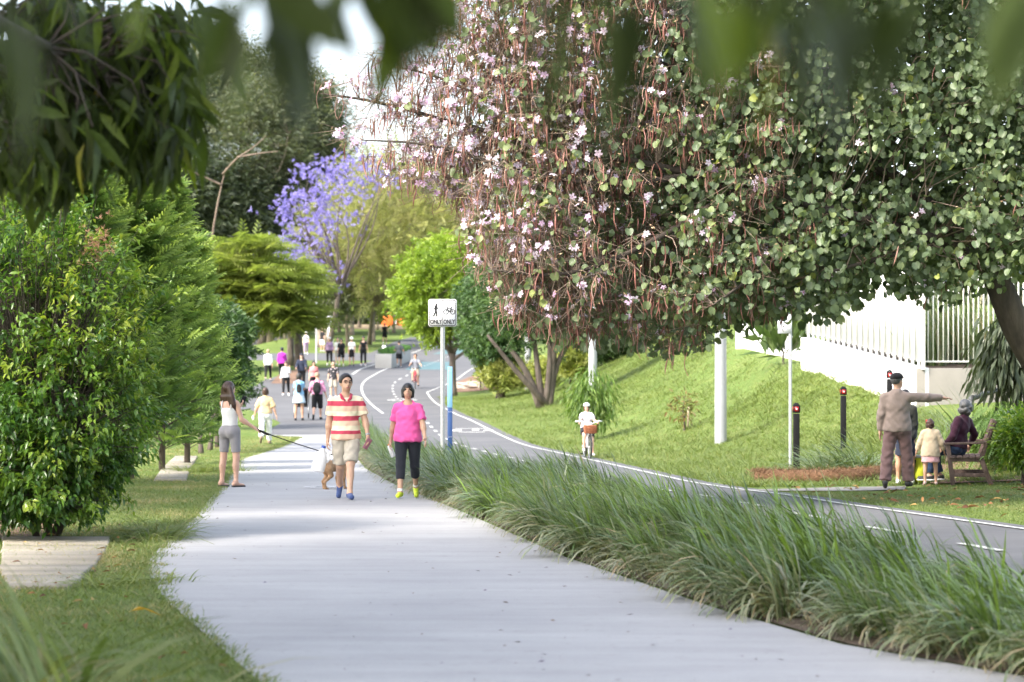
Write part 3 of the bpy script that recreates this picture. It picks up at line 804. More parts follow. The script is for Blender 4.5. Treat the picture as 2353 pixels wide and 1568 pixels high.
shrub('sapling', 'thin staked sapling with sparse reddish leaves on the grass bank', 1572, 935, 60, 30, 34, leafmat('thin_leaf', [(.06, .09, .02), (.14, .13, .04), (.20, .12, .04)], .5, .3), LEAF, 26, 6, .13, .12)
mb = MB(); b0 = np.array((GX(1580, 60), 60, float(gz(GX(1580, 60), 60))))
mb.bar((0, 0, -.1), (.02, 0, .55), .05, .05); mb.build('stake', [M('stake_wood', (.42, .34, .25), .9)], loc=b0); tag(bpy.context.scene.objects[-1] if False else COL.objects[-1], 'short pale timber stake supporting the thin sapling', 'stake')
shrub('strelitzia_plant', 'broad-leaved bird of paradise plant against the low white wall', 1800, 785, 64, 60, 42, leafmat('paddle_leaf', [(.05, .09, .03), (.09, .14, .05), (.16, .2, .08)], .4, .3), lens_T(.22), 40, 4, .75, .12, None, (0, 1), 'up')
# young trees on thin trunks and the feathery conifers at the left
g4 = 'young trees in a row left of the path'
for k, (px, Y, lb) in enumerate([(462, 58, 'young tree on a thin trunk nearest the feathery conifer'), (482, 61, 'young tree on a thin trunk, middle of the row by the path'), (500, 64, 'young tree on a thin trunk, right end of the row by the dog walker')]):
    X = GX(px, Y)
    tree('young_tree', lb, g4, X, Y, 1.4, .06, [cr_d(px - 22 + 14 * k, 830 - 20 * k, Y, 52, 75, .7), cr_d(px - 8, 765, Y, 46, 55, .6)], CL1, MIDG, 150, 12, .27, .22, BARK, 6, 'out', var=(0, .75))
X = GX(545, 76)
tree('young_tree', 'dark glossy small tree overhanging the left edge of the asphalt', g4, GX(500, 76), 76, 1.8, .07, [cr_d(500, 830, 76, 50, 70, .8), cr_d(542, 872, 76, 32, 40, .5), cr_d(470, 770, 76, 50, 55, .8)], CL1, MIDG, 220, 12, .25, .26, BARK, 8, 'out', var=(0, .7))
g5 = 'feathery green conifers behind the glossy shrub'
def conifer(lb, px, top, bot, Y, w, n):
    """upright conifer whose tiers of fronds narrow towards the tip"""
    X = GX(px, Y); base = np.array([X, Y, float(gz(X, Y)) - .05]); zt = at(px, top, Y).z; zb = at(px, bot, Y).z
    root = empty('conifer', base, 0, lb, 'tree', g5)
    mb = MB(); mb.tube([(0, 0, 0), (.02, 0, (zt - base[2]) * .5), (0, 0, zt - base[2])], [.065, .045, .012], 8); mb.build('trunk', [BARK], root, True)
    u = rng.random(n) ** .75; z = zb + (zt - zb) * u; Rr = w * (1 - u) ** .8 + .05
    th = rng.random(n) * 6.283; out = np.column_stack([np.cos(th), np.sin(th), .35 + .2 * rng.random(n)])
    Lb = Rr * (.55 + .6 * rng.random(n))
    A = np.column_stack([np.full(n, X), np.full(n, Y), z]); B = A + out * Lb[:, None]
    tv, tp = tubes_np(np.column_stack([A, B, np.full(n, .012), np.full(n, .004)]), 3)
    k = 7; t = rng.random((n, k)) ** .8 * .85 + .15
    P = (A[:, None] + (B - A)[:, None] * t[..., None]).reshape(-1, 3)
    d = np.repeat(out, k, 0) + rng.normal(size=(n * k, 3)) * .4; d[:, 2] -= .05
    lv, lp = inst_arrays(SPR, P, rot_from(d, rng.normal(size=n * k) * .5), .40 * (.6 + .7 * rng.random(n * k)))
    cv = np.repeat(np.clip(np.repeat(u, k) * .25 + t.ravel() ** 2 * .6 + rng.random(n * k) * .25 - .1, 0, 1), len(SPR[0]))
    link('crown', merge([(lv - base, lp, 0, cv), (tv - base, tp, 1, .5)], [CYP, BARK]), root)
conifer('tallest feathery bright green conifer rising behind the glossy shrub', 300, 345, 1040, 42, 1.3, 420)
conifer('slender feathery conifer with a leaning tip right of the tallest', 372, 430, 1045, 46, 1.15, 380)
conifer('feathery conifer lowest and furthest right, beside the young trunks', 430, 560, 1035, 50, 1.0, 300)
conifer('feathery conifer half hidden behind the glossy shrub', 190, 380, 1060, 40, 1.2, 300)
# far trunks, far woodland, far lawn trees
g6 = 'slim trees on the far lawn'
for k, px in enumerate([600, 655, 735, 752, 780, 808, 826, 858, 868, 905, 935, 640]):
    Y = [230, 215, 190, 205, 240, 225, 265, 205, 250, 235, 280, 255][k]
    X = GX(px, Y)
    tree('park_tree', ['slim park tree far left over the river', 'slim park tree left of the twin trunks', 'park tree with the thickest far trunk, left of the white post', 'park tree just right of the thick far trunk', 'slim park tree behind the white post', 'park tree in the middle of the far lawn', 'farthest slim tree of the lawn centre', 'park tree trunk behind the black-clad jogger', 'slim park tree beside the black-clad jogger', 'park tree before the orange shelter', 'park tree beyond the orange shelter', 'slim far tree between the twin trunks and the river'][k],
         g6, X, Y, float(gz(X, Y)) + 3.4, [.13, .12, .26, .18, .15, .22, .18, .17, .14, .16, .15, .12][k], [cr_d(px + 10 * (k % 3 - 1), 672, Y, 45, 26, 3), cr_d(px, 640, Y, 38, 24, 3)], CL2, (EUC, FERN, EUCL)[k % 3], 50, 9, 1.1, .9, BARKP, 5, 'out')
X = GX(668, 142)
tree('twin_trunk_tree', 'slimmer left trunk of the pair beyond the walkers', 'pair of trunks beyond the walkers', GX(668, 143), 143, 6, .22, [cr_d(660, 640, 143, 50, 50, 2)], SPRF, FERN, 60, 9, 1.0, .6, BARK, 4, 'flat')
def wood(name, px0, px1, top, Y, n, mat, L):
    x = GX(px0, Y) + (GX(px1, Y) - GX(px0, Y)) * rng.random(n)
    zt = at(0, top, Y).z
    prof = .72 + .28 * np.sin(x * .21 + 2) * np.sin(x * .087)
    z0 = float(gz(0, 300))
    z = z0 + (zt - z0) * prof * rng.random(n) ** .8
    P = np.column_stack([x, Y + rng.normal(size=n) * 4, z])
    return link(name, scatter_mesh(name, CL2, P, rot_from(rng.normal(size=(n, 3)), rng.normal(size=n)), L * (.6 + .8 * rng.random(n)), mat), None, 'stuff')
wood('far_woodland', 1000, 2500, 420, 330, 9000, EUC, 3.0)
wood('far_woodland', 780, 1100, 430, 345, 3000, EUC, 2.6)
wood('far_woodland', -200, 640, 300, 340, 8000, EUC, 3.2)
wood('far_woodland', 600, 800, 690, 350, 1200, EUC, 2.0)

# tall trees standing left of the view; their shade lies over the near footpath
SHL = leafmat('shade_leaf', [(.03, .06, .02), (.06, .10, .03), (.10, .15, .04)], .5, .3)
for (x, y, r, lb) in ((-10.5, 6.7, 4.6, 'tall shade tree left of the viewer'), (-8.4, 12.0, 3.9, 'tall shade tree left of the slab walk'), (-8.2, 16.4, 2.2, 'smaller shade tree beyond the slab walk'), (-10.7, 27.8, 3.7, 'tall shade tree beside the glossy shrub'), (-12.4, 32.8, 3.8, 'tall shade tree behind the glossy shrub'), (-5.6, -.5, 4.8, 'tall shade tree behind the viewer')):
    tree('shade_tree', lb, 'tall shade trees left of the footpath', x, y, 5.0, .25, [(x, y, 9.0, r, r, 3.0)], CL1, SHL, 330, 11, .55, .55, BARK, 10)
# ---------------------------------------------------------------- glossy shrub at the left
def parts_and_mass(root, base, name, T, pos, Rm, sc, mat, var, n_parts=290, score=None, mass_name=None):
    """the n_parts pieces nearest the viewer become parts of their own, the rest one mass"""
    order = np.argsort(score if score is not None else pos[:, 1])
    a, b = order[:n_parts], order[n_parts:]
    if len(b): link(mass_name or name + '_mass', scatter_mesh(name + '_mass', T, pos[b] - base, Rm[b], sc[b], mat, var[b]), root, 'stuff')
    protos = []
    for q in range(5):
        protos.append(np_mesh(name, T[0], T[1], [mat], None, {'var': np.full(len(T[0]), .1 + .2 * q)}))
    for i in a:
        o = bpy.data.objects.new(name, protos[int(min(4, var[i] * 5))])
        COL.objects.link(o); o.parent = root
        m = Matrix(Rm[i].tolist()) * float(sc[i]); m = m.to_4x4(); m.translation = Vector(pos[i] - base)
        o.matrix_local = m
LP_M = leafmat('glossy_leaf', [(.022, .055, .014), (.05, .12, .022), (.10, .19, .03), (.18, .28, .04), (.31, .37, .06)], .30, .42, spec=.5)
base = np.array([-4.75, 24.6, float(gz(-4.75, 24.6))])
root = empty('glossy_shrub', base, 0, 'large glossy green shrub bulging over the slab walk at the left', 'shrub')
E = np.array([(-5.0, 24.8, 1.95, 1.35, 1.3, 1.55), (-4.5, 24.6, 1.30, .95, 1.1, .95), (-5.5, 25.2, 2.6, .9, 1.1, 1.2), (-5.1, 24.2, .85, 1.15, 1.0, .68), (-4.35, 24.7, 2.25, .60, .8, .85), (-4.75, 24.9, 2.95, .45, .7, .75), (-4.55, 24.3, .75, .7, .8, .55), (-5.3, 24.0, .42, .95, .6, .30), (-4.55, 23.9, .45, .6, .6, .30)])
n = 2100
ci = rng.choice(len(E), n, p=[.24, .17, .12, .16, .07, .05, .09, .06, .04])
u = rng.normal(size=(n, 3)); u /= np.linalg.norm(u, axis=1, keepdims=True)
tip = E[ci, :3] + u * ((.45 + .55 * rng.random(n)) ** .5)[:, None] * E[ci, 3:]
tip[:, 2] = np.maximum(tip[:, 2], .10 + .2 * rng.random(n))
out_ = rng.random(n) < .10; tip[out_] = E[ci[out_], :3] + (tip[out_] - E[ci[out_], :3]) * 1.28
core = E[ci, :3] * .55 + (base + np.array([0, 0, .5])) * .45
st = tip * .78 + core * .22
tv, tp = tubes_np(np.concatenate([np.column_stack([core, st, np.full(n, .005), np.full(n, .004)]), np.column_stack([st, tip, np.full(n, .004), np.full(n, .0015)])]), 4)
link('branches', np_mesh('branches', tv - base, tp, [BARKD]), root, 'stuff')
mb = MB()
for k in range(5):
    a = k * 1.25
    mb.tube(bend_path((.1 * math.cos(a), .1 * math.sin(a), -.05), (.7 * math.cos(a), .5 * math.sin(a), 1.3), .1, 4, .05), [.035, .03, .025, .02, .012], 6)
mb.build('trunk', [BARKD], root, True)
k = 17
t = rng.random((n, k)) * .75 + .3
pos = (st[:, None] + (tip - st)[:, None] * (t * 1.15)[..., None]).reshape(-1, 3) + rng.normal(size=(n * k, 3)) * .035
tw = np.repeat(tip - core, k, 0); tw /= np.linalg.norm(tw, axis=1, keepdims=True)
d = tw * .55 + rng.normal(size=(n * k, 3)) * .5 + np.array([0, 0, -.55])
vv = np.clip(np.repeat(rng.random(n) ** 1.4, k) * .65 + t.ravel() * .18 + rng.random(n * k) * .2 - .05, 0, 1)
vv = np.where(np.repeat((tip[:, 0] > -4.9) & (tip[:, 2] > 1.6), k), np.clip(vv + .12, 0, 1), vv)  # upper right leaves coloured lighter and yellower, as if sunlit
Rm = rot_from(d, rng.normal(size=n * k) * .6)
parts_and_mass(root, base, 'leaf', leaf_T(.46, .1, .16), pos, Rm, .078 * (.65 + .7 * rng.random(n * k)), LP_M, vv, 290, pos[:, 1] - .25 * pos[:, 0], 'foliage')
nb = 60
P = np.array([-4.2, 24.4, 2.95]) + rng.normal(size=(nb, 3)) * np.array([.09, .1, .12])
link('seed_spray', scatter_mesh('seed_spray', CLN, P - base, rot_from(rng.normal(size=(nb, 3)) + np.array([0, 0, .6]), rng.normal(size=nb)), np.full(nb, .075), leafmat('pink_spray', [(.34, .17, .13), (.50, .28, .20)], .6, .3)), root, 'stuff')

# ---------------------------------------------------------------- blossoming orchid tree on the right
BLEAF = leafmat('orchid_tree_leaf', [(.065, .095, .050), (.105, .15, .078), (.15, .20, .10), (.20, .245, .10), (.28, .32, .08)], .45, .3, spec=.4)
PODM = leafmat('pod', [(.13, .05, .04), (.27, .11, .085), (.38, .17, .135), (.42, .26, .20)], .45, .1, (1, 1, 1))
PETM = leafmat('petal', [(.80, .66, .82), (.86, .78, .86), (.80, .52, .76)], .5, .35, (1.1, 1.0, 1.1))
HUSK = leafmat('husk', [(.30, .19, .10), (.48, .34, .20), (.55, .42, .27)], .7, .2, (1, 1, 1))
base = np.array([8.0, 31.6, float(gz(8.0, 31.6)) - .1])
root = empty('orchid_tree', base, 0, 'large orchid tree hung with pink flowers and red-brown pods over the bike path', 'tree')
fork = np.array(at(2290, 640, 31.4)); fork2 = np.array(at(2240, 560, 31))
mb = MB(); LPp = []
def limb(pts, r0, r1, n=7):
    P = smooth3(pts)
    rr = np.linspace(r0, r1, len(P)) * (1.0 if r0 > .12 else .72)
    mb.tube([p - base for p in P], list(rr), n)
    for p, r in zip(P, rr): LPp.append((np.array(p), r))
def smooth3(P, it=2):
    P = np.array(P, float)
    for _ in range(it):
        Q = np.empty((2 * len(P), 3)); Q[0] = P[0]; Q[-1] = P[-1]
        Q[1:-1:2] = P[:-1] * .75 + P[1:] * .25; Q[2:-1:2] = P[:-1] * .25 + P[1:] * .75
        P = Q
    return P
a3 = lambda x, y, Y: np.array(at(x, y, Y))
limb([base, a3(2500, 1000, 31.6), a3(2410, 870, 31.6), a3(2345, 770, 31.5), a3(2318, 710, 31.4), fork], .27, .17, 10)
limb([fork, a3(2150, 480, 31.2), a3(1950, 330, 31), a3(1700, 230, 31), a3(1450, 120, 30.8), a3(1250, 40, 30.6)], .13, .03)
limb([fork, a3(2200, 560, 30.6), a3(1900, 480, 30), a3(1600, 400, 29.6), a3(1350, 350, 29.4), a3(1100, 300, 29.4), a3(880, 235, 29.5), a3(735, 215, 29.6)], .12, .008)
limb([a3(1600, 400, 29.6), a3(1420, 430, 29.2), a3(1200, 400, 29), a3(1000, 330, 29.1), a3(830, 322, 29.2)], .06, .008)
limb([a3(1700, 430, 29.8), a3(1500, 560, 29.2), a3(1300, 640, 29), a3(1130, 620, 29)], .07, .01)
limb([a3(1350, 350, 29.4), a3(1180, 260, 29.6), a3(1000, 170, 29.8), a3(880, 150, 30)], .05, .008)
limb([a3(1450, 120, 30.8), a3(1250, 150, 30.4), a3(1050, 100, 30.2), a3(1000, 20, 30)], .05, .01)
limb([fork, a3(2280, 420, 32), a3(2270, 150, 32.4), a3(2290, -150, 32.6)], .14, .06)
limb([a3(2270, 300, 32), a3(2100, 120, 32), a3(1900, -40, 32)], .08, .03)
limb([a3(2290, 600, 31.6), a3(2400, 400, 31.5), a3(2390, 60, 31.4)], .11, .05)
limb([a3(1900, 480, 30), a3(1780, 600, 29.4), a3(1640, 700, 29)], .06, .012)
limb([a3(2150, 560, 30.6), a3(2000, 600, 30), a3(1850, 640, 29.6)], .06, .012)
mb.build('trunk', [BARKD], root, True)
LPp = [(p, r) for p, r in LPp]
# crown volume: outline (height range along the crown) and thickness, in metres round the limbs
lx = np.array([720, 800, 900, 980, 1040, 1090, 1180, 1300, 1450, 1560, 1650, 1760, 1850, 1910, 1950, 2050, 2150, 2280, 2400, 2650])
lo = np.array([250, 345, 460, 450, 470, 610, 735, 785, 790, 805, 770, 720, 725, 735, 690, 655, 695, 655, 640, 560])
hi = np.array([205, 150, 100, 20, -60, -120, -160, -200, -240, -260, -280, -300, -300, -300, -300, -300, -300, -300, -300, -60])
def crown_pts(n, xmin, xmax, back=0.0, ymin=-300):
    out = []
    while len(out) < n:
        x = xmin + (xmax - xmin) * rng.random(); y = ymin + (830 - ymin) * rng.random()
        h, l = np.interp(x, lx, hi), np.interp(x, lx, lo)
        if h < y < l - 12 - 18 * rng.random():
            thick = min(1.0, (x - 700) / 500) * min(1, (l - y) / 160 + .25)
            Yd = 29.2 + (x - 720) * .0008 - thick * .9 + (1.2 + back) * thick * rng.random() ** 1.3 * 2.0
            out.append(a3(x, y, Yd))
    return np.array(out)
LPa = np.array([p for p, _ in LPp]); LPr = np.array([r for _, r in LPp])
def twigs_to(cl, r0=.012):
    dd = ((cl[:, None] - LPa[None]) ** 2).sum(-1); k = dd.argmin(1)
    A = LPa[k]; L = np.sqrt(dd.min(1))[:, None]
    m1 = A * .6 + cl * .4 + np.array([0, 0, .12]) * L + rng.normal(size=cl.shape) * .07 * L
    m2 = A * .2 + cl * .8 + np.array([0, 0, .10]) * L + rng.normal(size=cl.shape) * .06 * L
    r = np.minimum(LPr[k] * .6, r0)
    return np.concatenate([np.column_stack([A, m1, r, r * .75]), np.column_stack([m1, m2, r * .75, r * .5]), np.column_stack([m2, cl, r * .5, r * .28])]), m2
bare = crown_pts(1200, 715, 1360, 0); bare = bare[rng.random(len(bare)) < np.clip((CX + bare[:, 0] / bare[:, 1] * FD - 640) / 480, .25, 1)]; mid = crown_pts(640, 1180, 1800, .2); leafy = crown_pts(1290, 1560, 2640, .2)
allc = np.concatenate([bare, mid, leafy])
segs, m2 = twigs_to(allc)
# fine side twiglets hanging from every clump in the bare part
nt_ = 7
side = np.repeat(np.concatenate([bare, mid]), nt_, 0)
e = side + rng.normal(size=side.shape) * np.array([.19, .19, .13]) + np.array([0, 0, -.08])
segs2 = np.column_stack([side, e, np.full(len(e), .004), np.full(len(e), .0018)])
tv, tp = tubes_np(np.concatenate([segs, segs2]), 3)
TWIG = barkmat('twig_bark', (.16, .11, .08), (.36, .28, .22), 20)
link('twigs', np_mesh('twigs', tv - base, tp, [TWIG]), root, 'stuff')
def leaves_at(cl, n, spread, sc, lo_v, hi_v, face=.0):
    P = np.repeat(cl, n, 0) + rng.normal(size=(len(cl) * n, 3)) * spread
    d = rng.normal(size=P.shape) * .55 + np.array([-.15, -.2, -.75])
    nf = np.array([-.55, -.75, .35]) + rng.normal(size=P.shape) * .55
    return P, rot_face(d, nf), sc * (.55 + .75 * rng.random(len(P))), np.clip(lo_v + (hi_v - lo_v) * (.5 * rng.random(len(P)) + .5 * np.repeat(rng.random(len(cl)), n)), 0, 1)
x_of = lambda p: CX + p[:, 0] / p[:, 1] * FD
L1 = leaves_at(leafy, 20, np.array([.16, .16, .14]), .088, .0, .78)
L2 = leaves_at(mid, 7, np.array([.14, .14, .12]), .086, .1, .8)
xb = x_of(bare); bb = bare[rng.random(len(bare)) < np.clip((xb - 950) / 700, .02, .6)]
L3 = leaves_at(bb, 5, np.array([.12, .12, .10]), .086, .3, .95)
backc = crown_pts(1130, 1360, 2640, 0); backc[:, 1] += 1.6 + 1.6 * rng.random(len(backc)); backc *= np.array([1, 1, 1])
L4 = leaves_at(backc, 14, np.array([.26, .3, .22]), .11, .0, .35)
yel = rng.random(len(L1[3])) < .010; L1[3][yel] = 1.0
pos, Rm, sc, va = [np.concatenate(q) for q in zip(L1, L2, L3, L4)]
keep = (pos[:, 2] > CAMZ - (np.interp(x_of(pos), lx, lo) + 18 - HZ) / FD * pos[:, 1])
parts_and_mass(root, base, 'leaf', butterfly_T(), pos[keep], Rm[keep], sc[keep], BLEAF, va[keep], 290, pos[keep][:, 1] - 4.0 * (x_of(pos[keep]) > 1500), 'foliage')
# pods
cand = np.concatenate([bare, mid, mid, mid, leafy[::7]])
pc = np.repeat(cand, 1, 0); npod = rng.integers(0, 5, len(pc)); pc = np.repeat(pc, npod, 0)
pc = pc + rng.normal(size=pc.shape) * np.array([.10, .10, .06])
d = rng.normal(size=pc.shape) * .13 + np.array([0, 0, -1.0])
parts_and_mass(root, base, 'seed_pod', pod_T(), pc, rot_from(d, rng.random(len(pc)) * 6.28), .25 * (.6 + .6 * rng.random(len(pc))), PODM, rng.random(len(pc)), 290)
# flowers in small sprays
fc = np.concatenate([bare[rng.random(len(bare)) < .65], mid[rng.random(len(mid)) < .4], leafy[rng.random(len(leafy)) < .05]])
fc = np.repeat(fc, rng.integers(1, 6, len(fc)), 0); fc = fc + rng.normal(size=fc.shape) * np.array([.05, .05, .04])
d = rng.normal(size=fc.shape) * .6 + np.array([0, -.2, .3])
Rf = rot_from(d, rng.normal(size=len(fc)) * .5)
dn = rng.normal(size=fc.shape) * .5 + np.array([-.35, -.8, .35]); dn /= np.linalg.norm(dn, axis=1, keepdims=True)
xx = np.cross(dn, np.array([.1, .2, 1.0])); xx /= np.linalg.norm(xx, axis=1, keepdims=True)
Rf = np.stack([xx, np.cross(dn, xx), dn], 2)
fs = .046 * (.7 + .5 * rng.random(len(fc)))
parts_and_mass(root, base, 'flower', flower_T(), fc, Rf, fs, PETM, rng.random(len(fc)), 290)
hv, hp = inst_arrays(lens_T(.5), fc - np.array([0, .006, 0]), rot_from(dn * .4 + rng.normal(size=fc.shape) * .4, rng.random(len(fc)) * 6), .024)
link('flower_throat', np_mesh('flower_throat', hv - base, hp, [leafmat('throat', [(.55, .05, .30), (.60, .12, .40)], .5, .3, (1, 1, 1))], None, {'var': np.repeat(rng.random(len(fc)), 4)}), root, 'stuff')
hc = np.repeat(np.concatenate([bare, mid, mid, leafy[::6]]), 9, 0); hc = hc + rng.normal(size=hc.shape) * np.array([.14, .14, .09])
link('husks', scatter_mesh('husks', lens_T(.4), hc - base, rot_from(rng.normal(size=hc.shape) + np.array([0, 0, -.4]), rng.random(len(hc)) * 6), .035 * (.5 + rng.random(len(hc))), HUSK), root, 'stuff')

# ---------------------------------------------------------------- the tree overhead whose branches hang into the view
OVL = leafmat('overhead_leaf', [(.028, .036, .012), (.045, .068, .017), (.075, .11, .02), (.14, .19, .02), (.24, .19, .025)], .5, .45, spec=.3)
base = np.array([-4.6, 6.5, 0.0 - .1])
root = empty('overhead_tree', base, 0, 'tree standing just left of the view whose dark leafy branches hang across the top', 'tree')
mb = MB(); LPp = []
limb([base, (-4.5, 6.5, 1.6), (-4.2, 6.6, 3.2)], .28, .2, 10)
limb([(-4.2, 6.6, 3.2), (-3.6, 8.0, 3.5), (-2.7, 9.6, 3.45), a3(180, 150, 13), a3(330, 215, 13.3)], .10, .02)
limb([a3(-150, 60, 12.6), a3(60, 210, 13), a3(215, 250, 13.2)], .035, .01)
limb([a3(-60, 120, 13), a3(0, 300, 13), a3(120, 330, 13.2)], .03, .008)
limb([(-4.2, 6.6, 3.2), (-3.2, 4.2, 3.0), (-1.6, 2.7, 2.42), (-.6, 2.45, 2.2), (.25, 2.4, 2.16), (.8, 2.4, 2.12)], .08, .012)
limb([(-1.6, 2.7, 2.42), (-.9, 3.1, 2.33), (-.2, 3.2, 2.3), (.8, 3.2, 2.27)], .03, .008)
limb([(-4.2, 6.6, 3.2), (-4.6, 6.2, 5.0), (-4.0, 6.8, 6.8)], .18, .06)
mb.build('trunk', [BARKD], root, True)
ocl = []
for (px, py, rx, ry, n) in [(190, 240, 170, 130, 80), (60, 320, 110, 110, 55), (330, 260, 95, 110, 60), (120, 120, 150, 60, 50), (380, 140, 60, 60, 22), (110, 20, 110, 45, 40), (300, 50, 90, 45, 34), (430, 60, 60, 40, 14)]:
    q = rng.normal(size=(n, 2)) * .55
    for a, b in q: ocl.append(a3(px + a * rx, py + b * ry, 13.2 + rng.normal() * .4))
ocl = np.array(ocl)
LPa = np.array([p for p, _ in LPp]); LPr = np.array([r for _, r in LPp])
segs, _ = twigs_to(ocl, .009)
tv, tp = tubes_np(segs, 5)
link('twigs', np_mesh('twigs', tv - base, tp, [BARKD]), root, 'stuff')
k = 6; N = len(ocl) * k
P = np.repeat(ocl, k, 0) + rng.normal(size=(N, 3)) * .045
d = rng.normal(size=(N, 3)) * .5 + np.array([.15, 0, -.85])
OT = leaf_T(.24, .05, .22)
va = np.clip(np.abs(rng.normal(size=N)) * .3 + .05, 0, .85); va[rng.random(N) < .012] = 1.0
near = []
rx = np.random.default_rng(21)
def nl(px, py, Y, dx, dy, L, v, w=0.0):
    """one near leaf: stalk at (px, py), hanging towards (dx, dy)"""
    near.append((a3(px, py + 25, Y * 1.12), np.array([dx, w, -dy], float), L * 1.25, v))
for a in [(40, -40, 2.1, .1, 1, .15, .1), (-10, -20, 2.2, .3, 1, .13, .15), (260, -80, 2.5, .35, 1, .08, .7), (330, -75, 2.6, -.1, 1, .075, .65),
          (430, -60, 2.3, .3, 1, .09, .2), (500, -50, 2.5, .2, 1, .10, .15), (545, -30, 2.6, .02, 1, .155, .55), (585, -60, 2.4, .35, 1, .14, .05), (620, -40, 2.3, .35, 1, .135, .02), (690, -70, 2.4, -.05, 1, .15, .1),
          (660, -20, 2.5, .25, 1, .125, .12), (740, -60, 2.5, .5, 1, .11, .08), (800, -45, 2.5, .65, .8, .11, .04), (770, -70, 2.3, .9, .6, .11, .06), (890, -70, 2.5, -.05, 1, .125, .68), (930, -60, 2.4, .45, .7, .08, .1),
          (850, -80, 2.4, .8, .5, .1, .1), (1000, -90, 2.4, .8, .4, .07, .1), (1120, -110, 2.4, .3, .7, .06, .2), (1275, -60, 2.2, .03, 1, .13, .05), (1290, -40, 2.3, -.1, 1, .09, .1), (1370, -60, 2.1, .1, 1, .15, .0), (1410, -30, 2.2, .03, 1, .15, .02),
          (1450, -50, 2.2, -.1, 1, .12, .1), (1330, -70, 2.4, .5, .8, .09, .2), (1520, -70, 2.2, .5, .8, .10, .15), (1610, -80, 2.1, .25, 1, .11, .72), (1680, -60, 2.2, .15, 1, .09, .78), (1700, 30, 2.3, .05, 1, .085, .05), (1760, 20, 2.3, .02, 1, .115, .8),
          (1560, -70, 2.4, .7, .7, .10, .5), (1800, -60, 2.2, .3, 1, .12, .08), (1880, -50, 2.1, .2, 1, .13, .03), (1960, -70, 2.1, -.1, 1, .13, .03), (2020, -60, 2.2, .05, 1, .11, .1), (1830, -40, 2.0, .4, 1, .12, .02), (1925, -60, 2.3, .1, 1, .13, .1),
          (2090, -80, 2.2, -.3, 1, .09, .2), (2230, -90, 2.2, .2, 1, .08, .4), (2330, -80, 2.1, -.1, 1, .11, .45), (2300, -60, 2.3, .3, 1, .10, .5), (2380, -70, 2.1, -.3, 1, .12, .3),
          (90, -90, 2.4, .6, .8, .10, .3), (560, -90, 2.2, .9, .6, .12, .05), (600, -75, 2.5, .15, 1, .13, .06), (655, -60, 2.45, -.1, 1, .14, .04), (520, -65, 2.4, -.2, 1, .12, .2), (80, 0, 2.1, .05, 1, .10, .3)]:
    nl(*a)
for q in range(26):
    x = (480 + rx.random() * 500) if q < 12 else 1215 + rx.random() * 920
    yb = -110 + 60 * rx.random() - (25 if 930 < x < 1200 else 0)
    nl(x, yb, 2.15 + .7 * rx.random(), rx.normal() * .45, 1.0, .085 + .055 * rx.random(), abs(rx.normal()) * .22)
NP = np.array([q[0] for q in near]); ND = np.array([q[1] for q in near]); NL_ = np.array([q[2] for q in near]); NV = np.array([q[3] for q in near])
segs, _ = twigs_to(NP, .004)
tv, tp = tubes_np(segs, 5)
link('twigs', np_mesh('twigs', tv - base, tp, [BARKD]), root, 'stuff')
Rn = rot_from(ND, rng.normal(size=len(ND)) * .45)
LT2 = leaf_T(.46, .05, .1)
LT2s = (LT2[0] * np.array([1, 1, 1]), LT2[1])
parts_and_mass(root, base, 'leaf', LT2s, NP, Rn, NL_, OVL, NV, len(NP))
parts_and_mass(root, base, 'leaf', OT, P, rot_from(d, rng.normal(size=N) * .8), .245 * (.6 + .7 * rng.random(N)), OVL, va, 240, None, 'foliage')
# crown overhead, out of the picture
u = rng.normal(size=(520, 3)); u /= np.linalg.norm(u, axis=1, keepdims=True)
cc = np.array([-3.4, 4.2, 6.2]) + u * (rng.random(520) ** .4)[:, None] * np.array([4.6, 6.0, 2.3])
P = np.repeat(cc, 12, 0) + rng.normal(size=(520 * 12, 3)) * .28
P = P[P[:, 2] > 2.3 + .2 * P[:, 1]]
link('crown', scatter_mesh('crown', OT, P - base, rot_from(rng.normal(size=P.shape) + np.array([0, 0, -.6]), rng.normal(size=len(P))), .22 * (.7 + .6 * rng.random(len(P))), OVL), root, 'stuff')

# ---------------------------------------------------------------- garden at the right edge
X, Y = 8.05, 38.3
shrub('glossy_shrub', 'small bright green glossy shrub at the right edge beside the bench', 2352, 1010, 37.2, 62, 70, LP_M, LEAF, 260, 12, .10, .09, None, (.25, 1))
shrub('dark_leaf_shrub', 'tall dark palm-leaved shrub in front of the beige wall', 2315, 810, 41.5, 70, 110, DARK, lens_T(.24), 150, 7, .32, .13, None, (0, 1), 'hang')
shrub('fern_shrub', 'soft ferny plant spilling down the garden bed behind the bench', 2300, 985, 40, 55, 45, CYP, SPR, 90, 6, .30, .14, None, (0, .7), 'hang')
region('garden_soil', ([38.0, 46], [6.6, 7.2]), ([38.0, 46], [9.5, 9.5]), 38.0, 46, .02, MULCH, 6)
for kx, (px, Y, L, n) in enumerate([(2160, 42.5, 1.2, 60), (2225, 43.5, 1.35, 60), (2120, 44, 1.0, 50)]):
    tuft('reed_clump', ['tall reedy grass behind the little girl', 'tallest reedy grass by the handrail post', 'reedy grass behind the capped man'][kx], 'plant', GX(px, Y), Y, n, L, .42, .6, blade_T(4, .011, .55), STRAP, .12, 'reeds below the beige wall')
